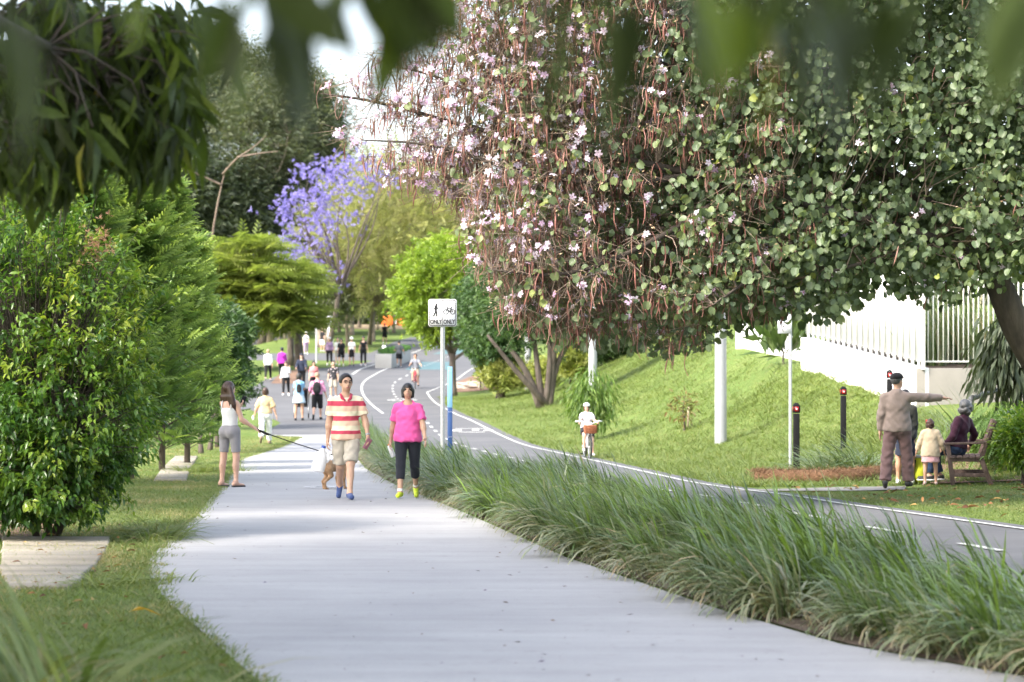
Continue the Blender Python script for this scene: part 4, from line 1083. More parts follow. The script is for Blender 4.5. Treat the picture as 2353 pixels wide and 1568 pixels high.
# fallen leaves on the flat lawn, and specks on the paths
n = 260
y = 27 + 10 * rng.random(n); x = f(BIKE_R, y) + .3 + (9 - f(BIKE_R, y)) * rng.random(n) ** .8
link('fallen_leaves', scatter_mesh('fallen_leaves', LEAF, np.column_stack([x, y, gz(x, y) + .05]), rot_from(np.column_stack([rng.normal(size=n), rng.normal(size=n), .15 * rng.normal(size=n)]), rng.normal(size=n) * .4), .10 * (.5 + rng.random(n)), leafmat('dry_leaf', [(.12, .05, .025), (.26, .13, .05), (.40, .30, .10)], .8, .15, (1, 1, 1))), None, 'stuff')
n = 190
y = 13 + 40 * rng.random(n) ** 1.5; x = f(PATH_L, y) + .1 + (f(PATH_R, y) - f(PATH_L, y)) * rng.random(n)
link('path_litter', scatter_mesh('path_litter', LENS, np.column_stack([x, y, gz(x, y) + .012]), rot_from(np.column_stack([rng.normal(size=n), rng.normal(size=n), .05 * rng.normal(size=n)]), rng.normal(size=n) * .3), .045 * (.4 + rng.random(n)), leafmat('litter', [(.06, .04, .03), (.16, .11, .07), (.10, .08, .16)], .8, .1)), None, 'stuff')
n = 60
y = 12 + 14 * rng.random(n); x = f(PATH_L, y) - .15 - 1.2 * rng.random(n)
link('fallen_leaves', scatter_mesh('fallen_leaves', LEAF, np.column_stack([x, y, gz(x, y) + .05]), rot_from(np.column_stack([rng.normal(size=n), rng.normal(size=n), .1 * rng.normal(size=n)]), rng.normal(size=n) * .4), .07 * (.5 + rng.random(n)), leafmat('dry_leaf', [(.12, .05, .025)])), None, 'stuff')
for px, py, L, lb in ((300, 1425, .22, 'curled yellow fallen leaf on the shaded verge'),):
    X, Y = G(px, py)
    o = link('fallen_leaf', np_mesh('fallen_leaf', leaf_T(.3, .1, .3)[0] * L, leaf_T()[1], [leafmat('yellow_leaf', [(.55, .30, .03), (.6, .36, .05)], .5, .3)], None, {'var': np.full(7, .5)}))
    o.location = (X, Y, float(gz(X, Y)) + .06); o.rotation_euler = (.1, 0, -1.2); tag(o, lb, 'leaf')
# ---------------------------------------------------------------- posts, signs, poles
GALV = M('galvanised_steel', (.50, .51, .52), .45, .6, .12, 30); WHITEP = M('white_paint', (.78, .78, .78), .5, 0, .04, 6); BLACKP = M('black_paint', (.02, .02, .022), .5, 0, .2, 20)
BLACK = M('black_plastic', (.010, .010, .011), .75, 0, .15, 20, 0, .15); STEEL = M('steel', (.4, .4, .41), .35, .8, .1, 30); RUBBER = M('rubber', (.02, .02, .02), .85, 0, .2, 40)
def text_mesh(txt, size, mat, align='CENTER', ext=.0015):
    c = bpy.data.curves.new('lettering', 'FONT'); c.body = txt; c.size = size; c.align_x = align; c.extrude = ext; c.resolution_u = 3; c.offset = .0035 if size > .09 else 0
    o = bpy.data.objects.new('lettering', c); COL.objects.link(o)
    me = bpy.data.meshes.new_from_object(o.evaluated_get(bpy.context.evaluated_depsgraph_get()))
    bpy.data.objects.remove(o); me.materials.clear(); me.materials.append(mat)
    return me
def rrect(w, h, r, n=5):
    P = []
    for cx, cy, a0 in ((w / 2 - r, h / 2 - r, 0), (-w / 2 + r, h / 2 - r, 90), (-w / 2 + r, -h / 2 + r, 180), (w / 2 - r, -h / 2 + r, 270)):
        for k in range(n + 1):
            a = R(a0 + 90 * k / n); P.append((cx + r * math.cos(a), cy + r * math.sin(a)))
    return P
UP = Matrix(((1, 0, 0, 0), (0, 0, -1, 0), (0, 1, 0, 0), (0, 0, 0, 1)))      # drawing plane facing the viewer (towards -Y): u->X, v->Z, depth->-Y
SY = 45.0; SX = GX(1017, SY); sz = float(gz(SX, SY))
s = empty('path_sign', (SX, SY, sz), 0, 'white shared path sign with walker and bicycle symbols reading ONLY ONLY on a metal post', 'sign')
top = at(0, 688, SY).z - sz; bot = at(0, 751, SY).z - sz; cz = (top + bot) / 2; sw_, sh_ = .525, top - bot
MB().tube([(0, .03, -.2), (0, .03, bot + .9 * (top - bot))], .043, 14).tube([(0, .03, 1.05), (0, .03, 1.07)], .046, 14).build('post', [GALV], s, auto=True)
T = Matrix.Translation((0, 0, cz)) @ UP
MB().prism(rrect(sw_, sh_, .04), 0.014, .020, 0, T).build('board', [WHITEP], s)
mb = MB(); ring = rrect(sw_ - .03, sh_ - .03, .032); ring2 = rrect(sw_ - .056, sh_ - .056, .022); n = len(ring)
V = [(x, y, .0225) for x, y in ring] + [(x, y, .0225) for x, y in ring2]
mb.add([tuple(T @ Vector(v)) for v in V], [(i, (i + 1) % n, n + (i + 1) % n, n + i) for i in range(n)])
mb.prism([(-.004, -sh_ / 2 + .02), (.004, -sh_ / 2 + .02), (.004, sh_ / 2 - .02), (-.004, sh_ / 2 - .02)], .020, .0225, 0, T)
mb.build('border', [BLACKP], s)
for sx in (-1, 1):
    o = link('lettering', text_mesh('ONLY', .0905, BLACKP), s); o.location = (sx * .122, -.0215, cz - .20); o.rotation_euler = (R(90), 0, 0); o.scale = (.88, 1.2, 1)
wk = MB(); px0, pz0 = -.125, cz + .055
def stroke(mbx, pts, w, y=-.0225):
    for (a, b) in zip(pts, pts[1:]):
        a = np.array(a, float); b = np.array(b, float); d = b - a; d = d / (np.linalg.norm(d) + 1e-9); nn = np.array([-d[1], d[0]]) * w / 2
        q = [a - nn - d * w * .2, a + nn - d * w * .2, b + nn + d * w * .2, b - nn + d * w * .2]
        mbx.add([(p[0], y, p[1]) for p in q], [(0, 3, 2, 1)])
        y -= .0002
def disc(mbx, c, r, y=-.0228, n=16, inner=None):
    if inner is None: mbx.add([(c[0] + r * math.cos(2 * math.pi * i / n), y, c[1] + r * math.sin(2 * math.pi * i / n)) for i in range(n)], [tuple(range(n))])
    else:
        V = [(c[0] + rr * math.cos(2 * math.pi * i / n), y, c[1] + rr * math.sin(2 * math.pi * i / n)) for rr in (r, inner) for i in range(n)]
        mbx.add(V, [(i, (i + 1) % n, n + (i + 1) % n, n + i) for i in range(n)])
disc(wk, (px0 + .012, pz0 + .105), .022)
stroke(wk, [(px0 + .002, pz0 + .075), (px0 - .004, pz0 + .0)], .052); stroke(wk, [(px0 - .003, pz0 + .0), (px0 - .012, pz0 - .05), (px0 - .045, pz0 - .115)], .030, -.0232); stroke(wk, [(px0 + .0, pz0 - .0), (px0 + .016, pz0 - .055), (px0 + .014, pz0 - .118)], .030, -.0236)
stroke(wk, [(px0 + .008, pz0 + .07), (px0 + .034, pz0 + .03), (px0 + .042, pz0 + .012)], .020, -.0239); stroke(wk, [(px0 - .012, pz0 + .07), (px0 - .03, pz0 + .02)], .020, -.0241)
wk.build('walker_symbol', [BLACKP], s)
bk = MB(); bx, bz = .125, cz + .05
for dx in (-.062, .062): disc(bk, (bx + dx, bz - .03), .050, -.0226, 24, .035)
stroke(bk, [(bx - .062, bz - .03), (bx - .035, bz + .035), (bx + .035, bz + .035), (bx + .002, bz - .03), (bx - .035, bz + .03)], .015, -.0228); stroke(bk, [(bx + .062, bz - .03), (bx + .035, bz + .035), (bx + .042, bz + .055)], .015, -.0236); stroke(bk, [(bx + .002, bz - .03), (bx + .062, bz - .03)], .014, -.0239)
stroke(bk, [(bx + .026, bz + .058), (bx + .056, bz + .056)], .015, -.0242); stroke(bk, [(bx - .035, bz + .033), (bx - .040, bz + .052)], .012, -.0244); stroke(bk, [(bx - .055, bz + .054), (bx - .030, bz + .054)], .015, -.0246)
bk.build('bicycle_symbol', [BLACKP], s)
PX_ = GX(1034, 45.3); pz = float(gz(PX_, 45.3)); topz = at(0, 843, 45.3).z - pz
s = empty('marker_post', (PX_, 45.3, pz), R(4), 'square blue marker post, pale blue above and dark blue below, behind the sign', 'post')
mid_z = at(0, 937, 45.3).z - pz
MB().box((0, 0, mid_z / 2 - .1), (.088, .088, mid_z + .2)).build('lower_post', [M('dark_blue_paint', (.035, .085, .24), .5, 0, .08, 6)], s, bevel=.008)
MB().box((0, 0, (mid_z + topz) / 2), (.087, .087, topz - mid_z)).build('upper_post', [M('pale_blue_paint', (.25, .52, .78), .5, 0, .08, 6)], s, bevel=.008)
mb = MB()
for z in (mid_z - .08, mid_z - .55, topz - .08):
    for dx in (-.02, .02): mb.lathe((dx, -.0455, z), [(.006, -.006), (.006, .006)], 8)
mb.build('bolt', [WHITEP], s)
# red-reflector bollards
REDL = M('red_reflector', (.42, .01, .012), .25, 0, .05, 3)
def bollard(px, Y, toppy, lb):
    X = GX(px, Y); z = float(gz(X, Y)); h = at(0, toppy, Y).z - z
    b = empty('bollard', (X, Y, z), 0, lb, 'bollard', 'black bollards with red reflectors')
    MB().box((0, 0, (h - .18) / 2 - .1), (.105, .105, h - .18 + .2)).build('shaft', [BLACK], b, bevel=.01)
    MB().box((0, 0, h - .10), (.118, .118, .135)).box((0, 0, h - .012), (.118, .118, .04), taper=.35).build('cap', [BLACK], b, bevel=.008)
    MB().box((-.0, -.061, h - .10), (.066, .006, .08)).box((.0612, 0, h - .10), (.006, .066, .08)).box((-.0612, 0, h - .10), (.006, .066, .08)).build('reflector', [REDL], b)
    mb = MB(); disc(mb, (0, h - .1),   .016, -.0652, 12, .008); mb.build('ring', [WHITEP], b)
bollard(1830, 42, 927, 'nearest black bollard with red reflector, standing in front of the thin pole')
bollard(1938, 48, 889, 'middle black bollard with red reflector in the spiky grass')
bollard(2044, 50, 851, 'black bollard with red reflector half hidden behind the capped man')
# thick light pole bases and the thin sign pole
def pole(px, Y, r, h, lb):
    X = GX(px, Y); z = float(gz(X, Y))
    p = empty('light_pole', (X, Y, z), 0, lb, 'pole', 'thick pale grey poles on the bank')
    MB().tube([(0, 0, -.3), (0, 0, 2.9)], [r, r * .94], 24).build('lower_shaft', [M('pole_paint', (.31, .32, .335), .5, .1, .06, 5)], p, auto=True)
    MB().tube([(0, 0, 2.9), (0, 0, 3.25)], [r * 1.03, r * 1.03], 24).build('collar', [M('collar_steel', (.22, .22, .22), .6, .3, .1, 5)], p, auto=True)
    MB().tube([(0, 0, 3.25), (0, 0, h)], [r * .9, r * .6], 20).tube([(0, 0, h), (-.3, -.2, h + .3), (-1.4, -.6, h + .35)], [.05, .045, .04], 10).build('mast', [M('pole_paint', (.5, .51, .53))], p, auto=True)
    MB().box((-1.6, -.68, h + .33), (.6, .22, .1)).build('lamp_head', [GALV], p, bevel=.02)
pole(1656, 55, .14, 8, 'nearest and tallest looking pale pole standing in the bank grass')
pole(1362, 77, .14, 8.5, 'middle pale pole rising behind the weeping sapling')
pole(1213, 110, .15, 9, 'farthest pale pole beside the leaning bare trunks')
X = GX(1816, 45); z = float(gz(X, 45)); h = at(0, 722, 45).z - z
p = empty('sign_pole', (X, 45, z), R(-38), 'thin galvanised pole with a small pale notice, behind the nearest bollard', 'sign')
MB().tube([(0, 0, -.2), (0, 0, h)], .032, 12).build('post', [GALV], p, auto=True)
MB().box((-.10, -.037, h - .19), (.30, .006, .34)).build('board', [M('notice_board', (.62, .66, .70), .5, 0, .06, 9)], p, bevel=.0)
mb = MB(); rr = np.random.default_rng(3)
for i in range(6): mb.box((-.10 - .02 * rr.random(), -.0415, h - .07 - .042 * i), (.2 - .08 * rr.random(), .002, .014))
mb.build('faded_print', [M('faded_ink', (.38, .42, .48), .7)], p)

# ---------------------------------------------------------------- walls and fence
WALLW = M('white_render', (.70, .70, .69), .85, 0, .04, 3, .004); BEIGE_SHADE = M('shaded_beige_render', (.23, .215, .19), .85, 0, .08, 2.5, .004); FENCE = M('fence_paint', (.66, .65, .62), .5, 0, .03, 4)  # the front face's beige is darkened to carry its shade
A = np.array([GX(2105, 52), 52.0]); B = np.array([GX(1840, 60), 60.0]); za, zb = at(0, 846, 52).z, at(0, 776, 60).z
w = empty('retaining_wall', (A[0], A[1], 0), 0, 'white rendered retaining wall that turns the corner to a beige face with shade in its colour under the fence', 'wall')
dirw = (B - A) / np.linalg.norm(B - A); nrm = np.array([dirw[1], -dirw[0]]) * 1.0   # pushes into the hillside
def wallseg(P, Q, z0a, z1a, z0b, z1b, th, mat, name, par, n=None):
    P = np.array(P); Q = np.array(Q); d = (Q - P) / np.linalg.norm(Q - P); nn = np.array([d[1], -d[0]]) * th if n is None else np.array(n) * th
    o = np.array(par.location)
    V = [(*P, z0a), (*Q, z0b), (*(Q + nn), z0b), (*(P + nn), z0a), (*P, z1a), (*Q, z1b), (*(Q + nn), z1b), (*(P + nn), z1a)]
    return MB().add([np.array(v) - o for v in V], [(0, 1, 2, 3), (7, 6, 5, 4), (4, 5, 1, 0), (5, 6, 2, 1), (6, 7, 3, 2), (7, 4, 0, 3)]).build(name, [mat], par, bevel=.012)
wallseg(A, B, -.3, za, .5, zb, .3, WALLW, 'side_face', w)
C = np.array([11.6, 52.6])
wallseg(A + np.array([.002, -.003]), C, -.3, za - .003, -.3, za - .003, .3, BEIGE_SHADE, 'front_face', w, (0, 1))
# fill behind the wall so that the garden stands at its level
D = np.array([11.6, 62.0])
MB().add([(A[0] + .25, 52.35, za - .06), (11.6, 52.9, za - .06), (11.6, 62, zb - .06), (B[0] + .3, 60, zb - .06)], [(0, 1, 2, 3)]).build('raised_garden', [SOIL]); tag(COL.objects[-1], kind='structure')
fc_ = empty('fence', (A[0], A[1], za), 0, 'white upright slat fence on top of the retaining wall', 'fence')
fo = np.array([A[0], A[1], za])
ns = 21; LB = np.linalg.norm(B - A); hgt = 1.95
slat_me = MB().box((0, 0, hgt / 2 + .12), (.30, .045, hgt)).mesh('slat', [FENCE]); foot_me = MB().box((0, 0, .06), (.06, .05, .13)).mesh('foot', [FENCE])
ang = math.atan2(dirw[1], dirw[0])
inn = nrm * .14
for i in range(ns):
    t = (i + .5) / ns; q = A + (B - A) * t + inn; zz_ = za + (zb - za) * t
    for nm, me in (('slat', slat_me), ('foot', foot_me)):
        o = link(nm, me, fc_, None, (q[0] - fo[0], q[1] - fo[1], zz_ - fo[2])); o.rotation_euler = (0, 0, ang)
MB().box((A[0] + inn[0] - fo[0] + .02, A[1] + inn[1] - fo[1] - .02, hgt / 2 + .06), (.075, .075, hgt + .2)).build('post', [FENCE], fc_, bevel=.004)
pick = MB().box((0, 0, hgt / 2 + .08), (.022, .022, hgt - .08)).mesh('slat', [FENCE])
L2 = C[0] - A[0]
for i in range(26):
    x = .18 + .113 * i
    link('slat', pick, fc_, None, (x, .13 + x * .2, .0))
for z in (.14, hgt + .02): MB().bar((.06, .14, z), (L2, .14 + L2 * .2, z), .04, .035).build('rail', [FENCE], fc_, bevel=.003)
# tall grasses behind the open part of the fence
for kx, (x, Y, n, L) in enumerate([(9.3, 54, 160, 1.9), (10.0, 54.6, 160, 2.2), (10.7, 54.2, 160, 2.0), (9.5, 56.5, 150, 2.4), (10.6, 57, 150, 2.6)]):
    o = empty('reed_clump', (0, 0, 0), 0, ['tall pale reeds just inside the fence corner', 'tall reeds behind the open slats, second from the corner', 'tall reeds at the right end of the open slats', 'tallest dark reeds deeper in the garden behind the fence corner', 'tallest dark reeds deeper in the garden at the right'][kx], 'plant', 'reeds behind the fence')
    N = n; th = rng.random(N) * 6.283; r = rng.random(N) * .38; sp = .28 * rng.random(N)
    Pp = np.column_stack([x + np.cos(th) * r, Y + np.sin(th) * r, np.full(N, za - .08)])
    me = scatter_mesh('leaf_mass', blade_T(4, .012, .45), Pp, rot_from(np.column_stack([np.cos(th) * sp, np.sin(th) * sp, np.ones(N)]), rng.normal(size=N)), L * (.6 + .5 * rng.random(N)), STRAP, np.clip(.55 + .25 * rng.normal(size=N), .1, 1))
    link('leaf_mass', me, o, 'stuff')
# lower white wall further along the bank
A2 = np.array([GX(1850, 65), 65.0]); B2 = np.array([GX(1690, 74), 74.0])
w = empty('garden_wall', (A2[0], A2[1], 0), 0, 'lower white garden wall further along the bank left of the fence', 'wall')
wallseg(A2, B2, .5, at(0, 778, 65).z, 1.0, at(0, 742, 74).z, .3, WALLW, 'wall_face', w)

# ---------------------------------------------------------------- coir log, bench, handrail, rock, planter, small far things
COIR = M('coir', (.16, .085, .045), .95, 0, .45, 70, .03)
cp = [(GX(1740, 40.2), 40.2), (GX(1800, 39.9), 39.9), (GX(1880, 39.6), 39.6), (GX(1960, 39.6), 39.6), (GX(2030, 40.2), 40.2), (GX(2075, 41.0), 41.0)]
cpp = smooth_poly(cp, 2); cr0 = empty('coir_log', (*cpp[0], float(gz(*cpp[0]))), 0, 'brown fibrous coir log edging the bed at the foot of the bollards', 'coir log')
off0 = np.array(cr0.location)
MB().tube([np.array([x, y, float(gz(x, y)) + .08]) - off0 for x, y in cpp], [.10 + .03 * min(1, i / 4, (len(cpp) - 1 - i) / 2 + .3) for i in range(len(cpp))], 14).build('roll', [COIR], cr0, True)
n = 5000; i = rng.integers(0, len(cpp), n); q = cpp[i] + rng.normal(size=(n, 2)) * .06; th = rng.random(n) * math.pi
fp = np.column_stack([q[:, 0], q[:, 1] - np.cos(th) * .125, gz(q[:, 0], q[:, 1]) + .085 + np.sin(th) * .125]) - off0
link('fibres', scatter_mesh('fibres', blade_T(2, .05, .7), fp, rot_from(rng.normal(size=(n, 3)) + np.array([0, -.4, .3]), rng.random(n) * 6), .07 * (.5 + rng.random(n)), leafmat('coir_fibre', [(.11, .055, .03), (.20, .11, .06), (.30, .19, .11)], .9, .1, (1, 1, 1))), cr0, 'stuff')
WOODD = barkmat('bench_timber', (.075, .05, .042), (.15, .105, .09), 14)
bx0 = (GX(2222, 38.1), 38.1)
bz = float(gz(*bx0))
bn = empty('park_bench', (bx0[0], bx0[1], bz), R(-100), 'dark timber slatted park bench with armrests under the tree', 'bench')
# local: seat faces -Y, length along X
for k in range(5): MB().box((0, -.22 + .1 * k, .43), (1.5, .085, .03)).build('slat', [WOODD], bn, bevel=.004)
for k in range(5): MB().bar((-.75, .26 + .032 * k, .52 + .095 * k), (.75, .26 + .032 * k, .52 + .095 * k), .03, .075).build('slat', [WOODD], bn, bevel=.004)
for sx in (-1, 1):
    for a, b, wd in (((sx * .70, -.22, .0), (sx * .70, -.30, .62), .07), ((sx * .70, .36, .0), (sx * .70, .20, .44), .075)): MB().bar(a, b, .055, wd).build('leg', [WOODD], bn, bevel=.004)
    MB().bar((sx * .70, .20, .40), (sx * .70, .42, 1.0), .055, .07).build('back_post', [WOODD], bn, bevel=.004)
    MB().bar((sx * .705, -.36, .64), (sx * .705, .31, .66), .08, .035).build('armrest', [WOODD], bn, bevel=.006)
    MB().bar((sx * .70, -.27, .40), (sx * .70, .24, .40), .05, .07).build('seat_rail', [WOODD], bn, bevel=.004)
    MB().bar((sx * .70, -.24, .16), (sx * .70, .31, .16), .045, .06).build('stretcher', [WOODD], bn, bevel=.004)
# handrail on the garden steps
hz_ = lambda px, py, Y: at(px, py, Y)
hr = empty('handrail', hz_(2232, 960, 42), 0, 'dark galvanised pipe handrail climbing from a short post to the right edge', 'handrail')
ho = Vector(hr.location); RAIL = M('rail_steel', (.16, .17, .19), .45, .5, .2, 20)
MB().tube([hz_(2232, 1000, 42) - ho, hz_(2232, 912, 42) - ho], .045, 12).tube([hz_(2232, 918, 42) - ho, hz_(2232, 908, 42) - ho], .055, 12).build('post', [RAIL], hr, auto=True)
MB().tube([hz_(2234, 917, 42) - ho, hz_(2260, 906, 42.2) - ho, hz_(2400, 870, 43) - ho], .045, 12).build('rail', [RAIL], hr, auto=True)
MB().tube([hz_(2262, 968, 42.2) - ho, hz_(2300, 953, 42.4) - ho, hz_(2400, 920, 43) - ho], .036, 12).build('lower_rail', [RAIL], hr, auto=True)
X, Y = G(1078, 896); rk = bpy.data.meshes.new('rock')
import bmesh
bm = bmesh.new(); bmesh.ops.create_icosphere(bm, subdivisions=3, radius=1)
for v in bm.verts:
    p = v.co; q = 1 + .22 * math.sin(p.x * 4 + 1) * math.sin(p.y * 3.3) + .14 * math.sin(p.z * 7 + p.x * 5); v.co = Vector((p.x * .75 * q, p.y * .4 * q, p.z * .24 * q + .1))
bm.to_mesh(rk); bm.free(); rk.materials.append(M('rock', (.36, .31, .27), .9, 0, .3, 5, .02))
o = link('rock', rk, None, None, (X, Y, float(gz(X, Y)))); tag(o, 'flat pale rock in the mulch bed by the bend of the bike path', 'rock')
# concrete planter with green hedge beside the grey-clad jogger
pl_Y = 137.0; X0 = GX(862, pl_Y); X1 = GX(900, pl_Y); z0 = float(gz(0, pl_Y)); PLC = paving_mat('planter_concrete', (.36, .35, .33), (.46, .45, .43), .9, .85, 30)
pl = empty('concrete_planter', (X0, pl_Y, z0), 0, 'low pale concrete planter box between the promenade and the bike lane', 'planter')
q = [(0, 0), (X1 - X0 + .15, 0), (X1 - X0 + 3.6, 22), (X1 - X0 + 2.3, 22)]
q = [(0, 0), (X1 - X0, 0), (GX(944, 156) - X0, 19), (GX(915, 156) - X0, 19)]
zr = float(gz(0, 156)) - z0
V = [(x, y, -.3) for x, y in q] + [(x, y, .62 + (zr if y > 5 else 0)) for x, y in q]
MB().add(V, [(0, 3, 2, 1), (4, 5, 6, 7), (0, 1, 5, 4), (1, 2, 6, 5), (2, 3, 7, 6), (3, 0, 4, 7)]).build('box', [PLC], pl, bevel=.03)
n = 1500; u = rng.random(n); v = rng.random(n)
px_ = (q[0][0] * (1 - u) + q[1][0] * u) * (1 - v) + (q[3][0] * (1 - u) + q[2][0] * u) * v + .15 * (1 - u); py_ = .4 + 18 * v
Pp = np.column_stack([px_, py_, .60 + zr * py_ / 19 + .22 * rng.random(n)])
link('hedge', scatter_mesh('hedge', CL1, Pp, rot_from(rng.normal(size=(n, 3)) + np.array([0, 0, .5]), rng.normal(size=n)), .24 * (.6 + .6 * rng.random(n)), leafmat('planter_leaf', [(.03, .09, .02), (.06, .16, .03), (.10, .2, .04)], .5, .3)), pl)
X = GX(883, 150); z = float(gz(X, 150))
b = empty('white_bollard', (X, 150, z), 0, 'short white bollard at the end of the concrete planter below the black-clad jogger', 'bollard')
MB().lathe((0, 0, 0), [(.13, -.2), (.13, 1.0), (.10, 1.08), (.02, 1.1)], 14).build('shaft', [WHITEP], b, auto=True); MB().lathe((0, 0, .82), [(.134, 0), (.134, .1)], 14).build('band', [GALV], b, auto=True)
X = GX(759, 185); z = float(gz(X, 185))
b = empty('white_pillar', (X, 185, z), 0, 'slim white information pillar behind the far walkers', 'pillar')
MB().box((0, 0, 1.2), (.46, .2, 2.7)).build('panel', [WHITEP], b, bevel=.02); MB().box((0, 0, -.02), (.6, .3, .3)).build('plinth', [PLC], b, bevel=.02)
X = GX(727, 150); z = float(gz(X, 150))
b = empty('lamp_post', (X, 150, z), 0, 'thin grey post on the point of lawn beside the twin trunks', 'post')
MB().tube([(0, 0, -.2), (0, 0, 4.2)], .06, 10).build('shaft', [GALV], b, auto=True); MB().box((0, 0, 4.25), (.2, .2, .12)).build('cap', [GALV], b, bevel=.02)
X = GX(905, 285); z = float(gz(X, 285))
b = empty('orange_shelter', (X, 285, z), 0, 'orange playground structure with white posts and a blue panel beyond the far lawn', 'playground')
ORG = M('orange_paint', (.75, .16, .03), .5, 0, .08, 2)
MB().box((-.6, 0, 1.5), (1.6, .3, 3.2)).box((1.0, .3, .8), (1.8, .3, 1.6)).box((2.4, .5, .7), (1.0, .3, 1.2)).build('panel', [ORG], b, bevel=.03)
MB().box((1.2, .2, 2.3), (1.2, .12, .9)).build('screen', [M('pale_blue_paint', (.25, .52, .78))], b, bevel=.02)
for x in (.2, 2.0, 3.2): MB().box((x, -.1, 1.6), (.22, .22, 3.4)).build('post', [WHITEP], b, bevel=.02)
MB().box((1.2, .2, 3.35), (4.6, 1.6, .12)).build('roof', [WHITEP], b, bevel=.02)
# ---------------------------------------------------------------- bodies: one smooth skin grown round a posed skeleton
class Field:
    """smooth union of tapered limbs and ellipsoids, cut by planes, turned into a mesh"""
    def __init__(s): s.p = []; s.cut = []; s.sub = []
    def cap(s, a, b, ra, rb, k=.03, cuts=()): s.p.append(('c', np.array(a, float), np.array(b, float), ra, rb, k, cuts)); return s
    def ell(s, c, r, Rm=None, k=.03, cuts=()): s.p.append(('e', np.array(c, float), np.array(r, float), Rm, None, k, cuts)); return s
    def plane(s, p, n): s.cut.append((np.array(p, float), np.array(n, float) / np.linalg.norm(n))); return s    # removes the side n points to
    def hole(s, c, r): s.sub.append((np.array(c, float), np.array(r, float))); return s
    def mesh(s, res):
        lo = np.full(3, 1e9); hi = -lo
        for q in s.p:
            if q[0] == 'c':
                r = max(q[3], q[4]); lo = np.minimum(lo, np.minimum(q[1], q[2]) - r); hi = np.maximum(hi, np.maximum(q[1], q[2]) + r)
            else: r = q[2].max(); lo = np.minimum(lo, q[1] - r); hi = np.maximum(hi, q[1] + r)
        for p, n in s.cut:
            for ax in range(3):
                if n[ax] > .999: hi[ax] = min(hi[ax], p[ax])
                if n[ax] < -.999: lo[ax] = max(lo[ax], p[ax])
        lo -= 2.6 * res; hi += 2.6 * res
        n = np.maximum(4, np.ceil((hi - lo) / res).astype(int) + 1)
        ax = [lo[i] + res * np.arange(n[i]) for i in range(3)]
        D = np.full(n, 1.0, np.float32)
        for q in s.p:
            kind, a, b = q[:3]; k = q[5]
            if kind == 'c': r = max(q[3], q[4]); l2, h2 = np.minimum(a, b) - r, np.maximum(a, b) + r
            else: r = b.max(); l2, h2 = a - r, a + r
            m = k + 2.5 * res
            i0 = np.clip(np.floor((l2 - m - lo) / res).astype(int), 0, n - 1); i1 = np.clip(np.ceil((h2 + m - lo) / res).astype(int) + 1, 1, n)
            if np.any(i1 <= i0): continue
            X, Y, Z = np.meshgrid(*[ax[i][i0[i]:i1[i]].astype(np.float32) for i in range(3)], indexing='ij')
            if kind == 'c':
                ba = b - a; L = max(1e-9, float(ba @ ba))
                t = np.clip(((X - a[0]) * ba[0] + (Y - a[1]) * ba[1] + (Z - a[2]) * ba[2]) / L, 0, 1)
                d = np.sqrt((X - a[0] - t * ba[0]) ** 2 + (Y - a[1] - t * ba[1]) ** 2 + (Z - a[2] - t * ba[2]) ** 2) - (q[3] + (q[4] - q[3]) * t)
            else:
                P = [X - a[0], Y - a[1], Z - a[2]]
                if q[3] is not None: Rm = q[3]; P = [Rm[0, i] * P[0] + Rm[1, i] * P[1] + Rm[2, i] * P[2] for i in range(3)]
                k0 = np.sqrt(sum((P[i] / b[i]) ** 2 for i in range(3))); k1 = np.sqrt(sum((P[i] / b[i] ** 2) ** 2 for i in range(3))) + 1e-9
                d = k0 * (k0 - 1) / k1
            for p0, nn in q[6]: d = np.maximum(d, (X - p0[0]) * nn[0] + (Y - p0[1]) * nn[1] + (Z - p0[2]) * nn[2])
            sl = tuple(slice(i0[i], i1[i]) for i in range(3))
            e = D[sl]; h = np.clip(.5 + .5 * (e - d) / k, 0, 1)
            D[sl] = e + (d - e) * h - k * h * (1 - h)
        if s.cut or s.sub:
            X, Y, Z = np.meshgrid(*[a.astype(np.float32) for a in ax], indexing='ij')
            for p0, nn in s.cut: D = np.maximum(D, (X - p0[0]) * nn[0] + (Y - p0[1]) * nn[1] + (Z - p0[2]) * nn[2])
            for c, r in s.sub:
                k0 = np.sqrt(((X - c[0]) / r[0]) ** 2 + ((Y - c[1]) / r[1]) ** 2 + ((Z - c[2]) / r[2]) ** 2)
                D = np.maximum(D, -(k0 - 1) * r.min())
        D[0] = D[-1] = 1; D[:, 0] = D[:, -1] = 1; D[:, :, 0] = D[:, :, -1] = 1
        return nets(D, lo, res)
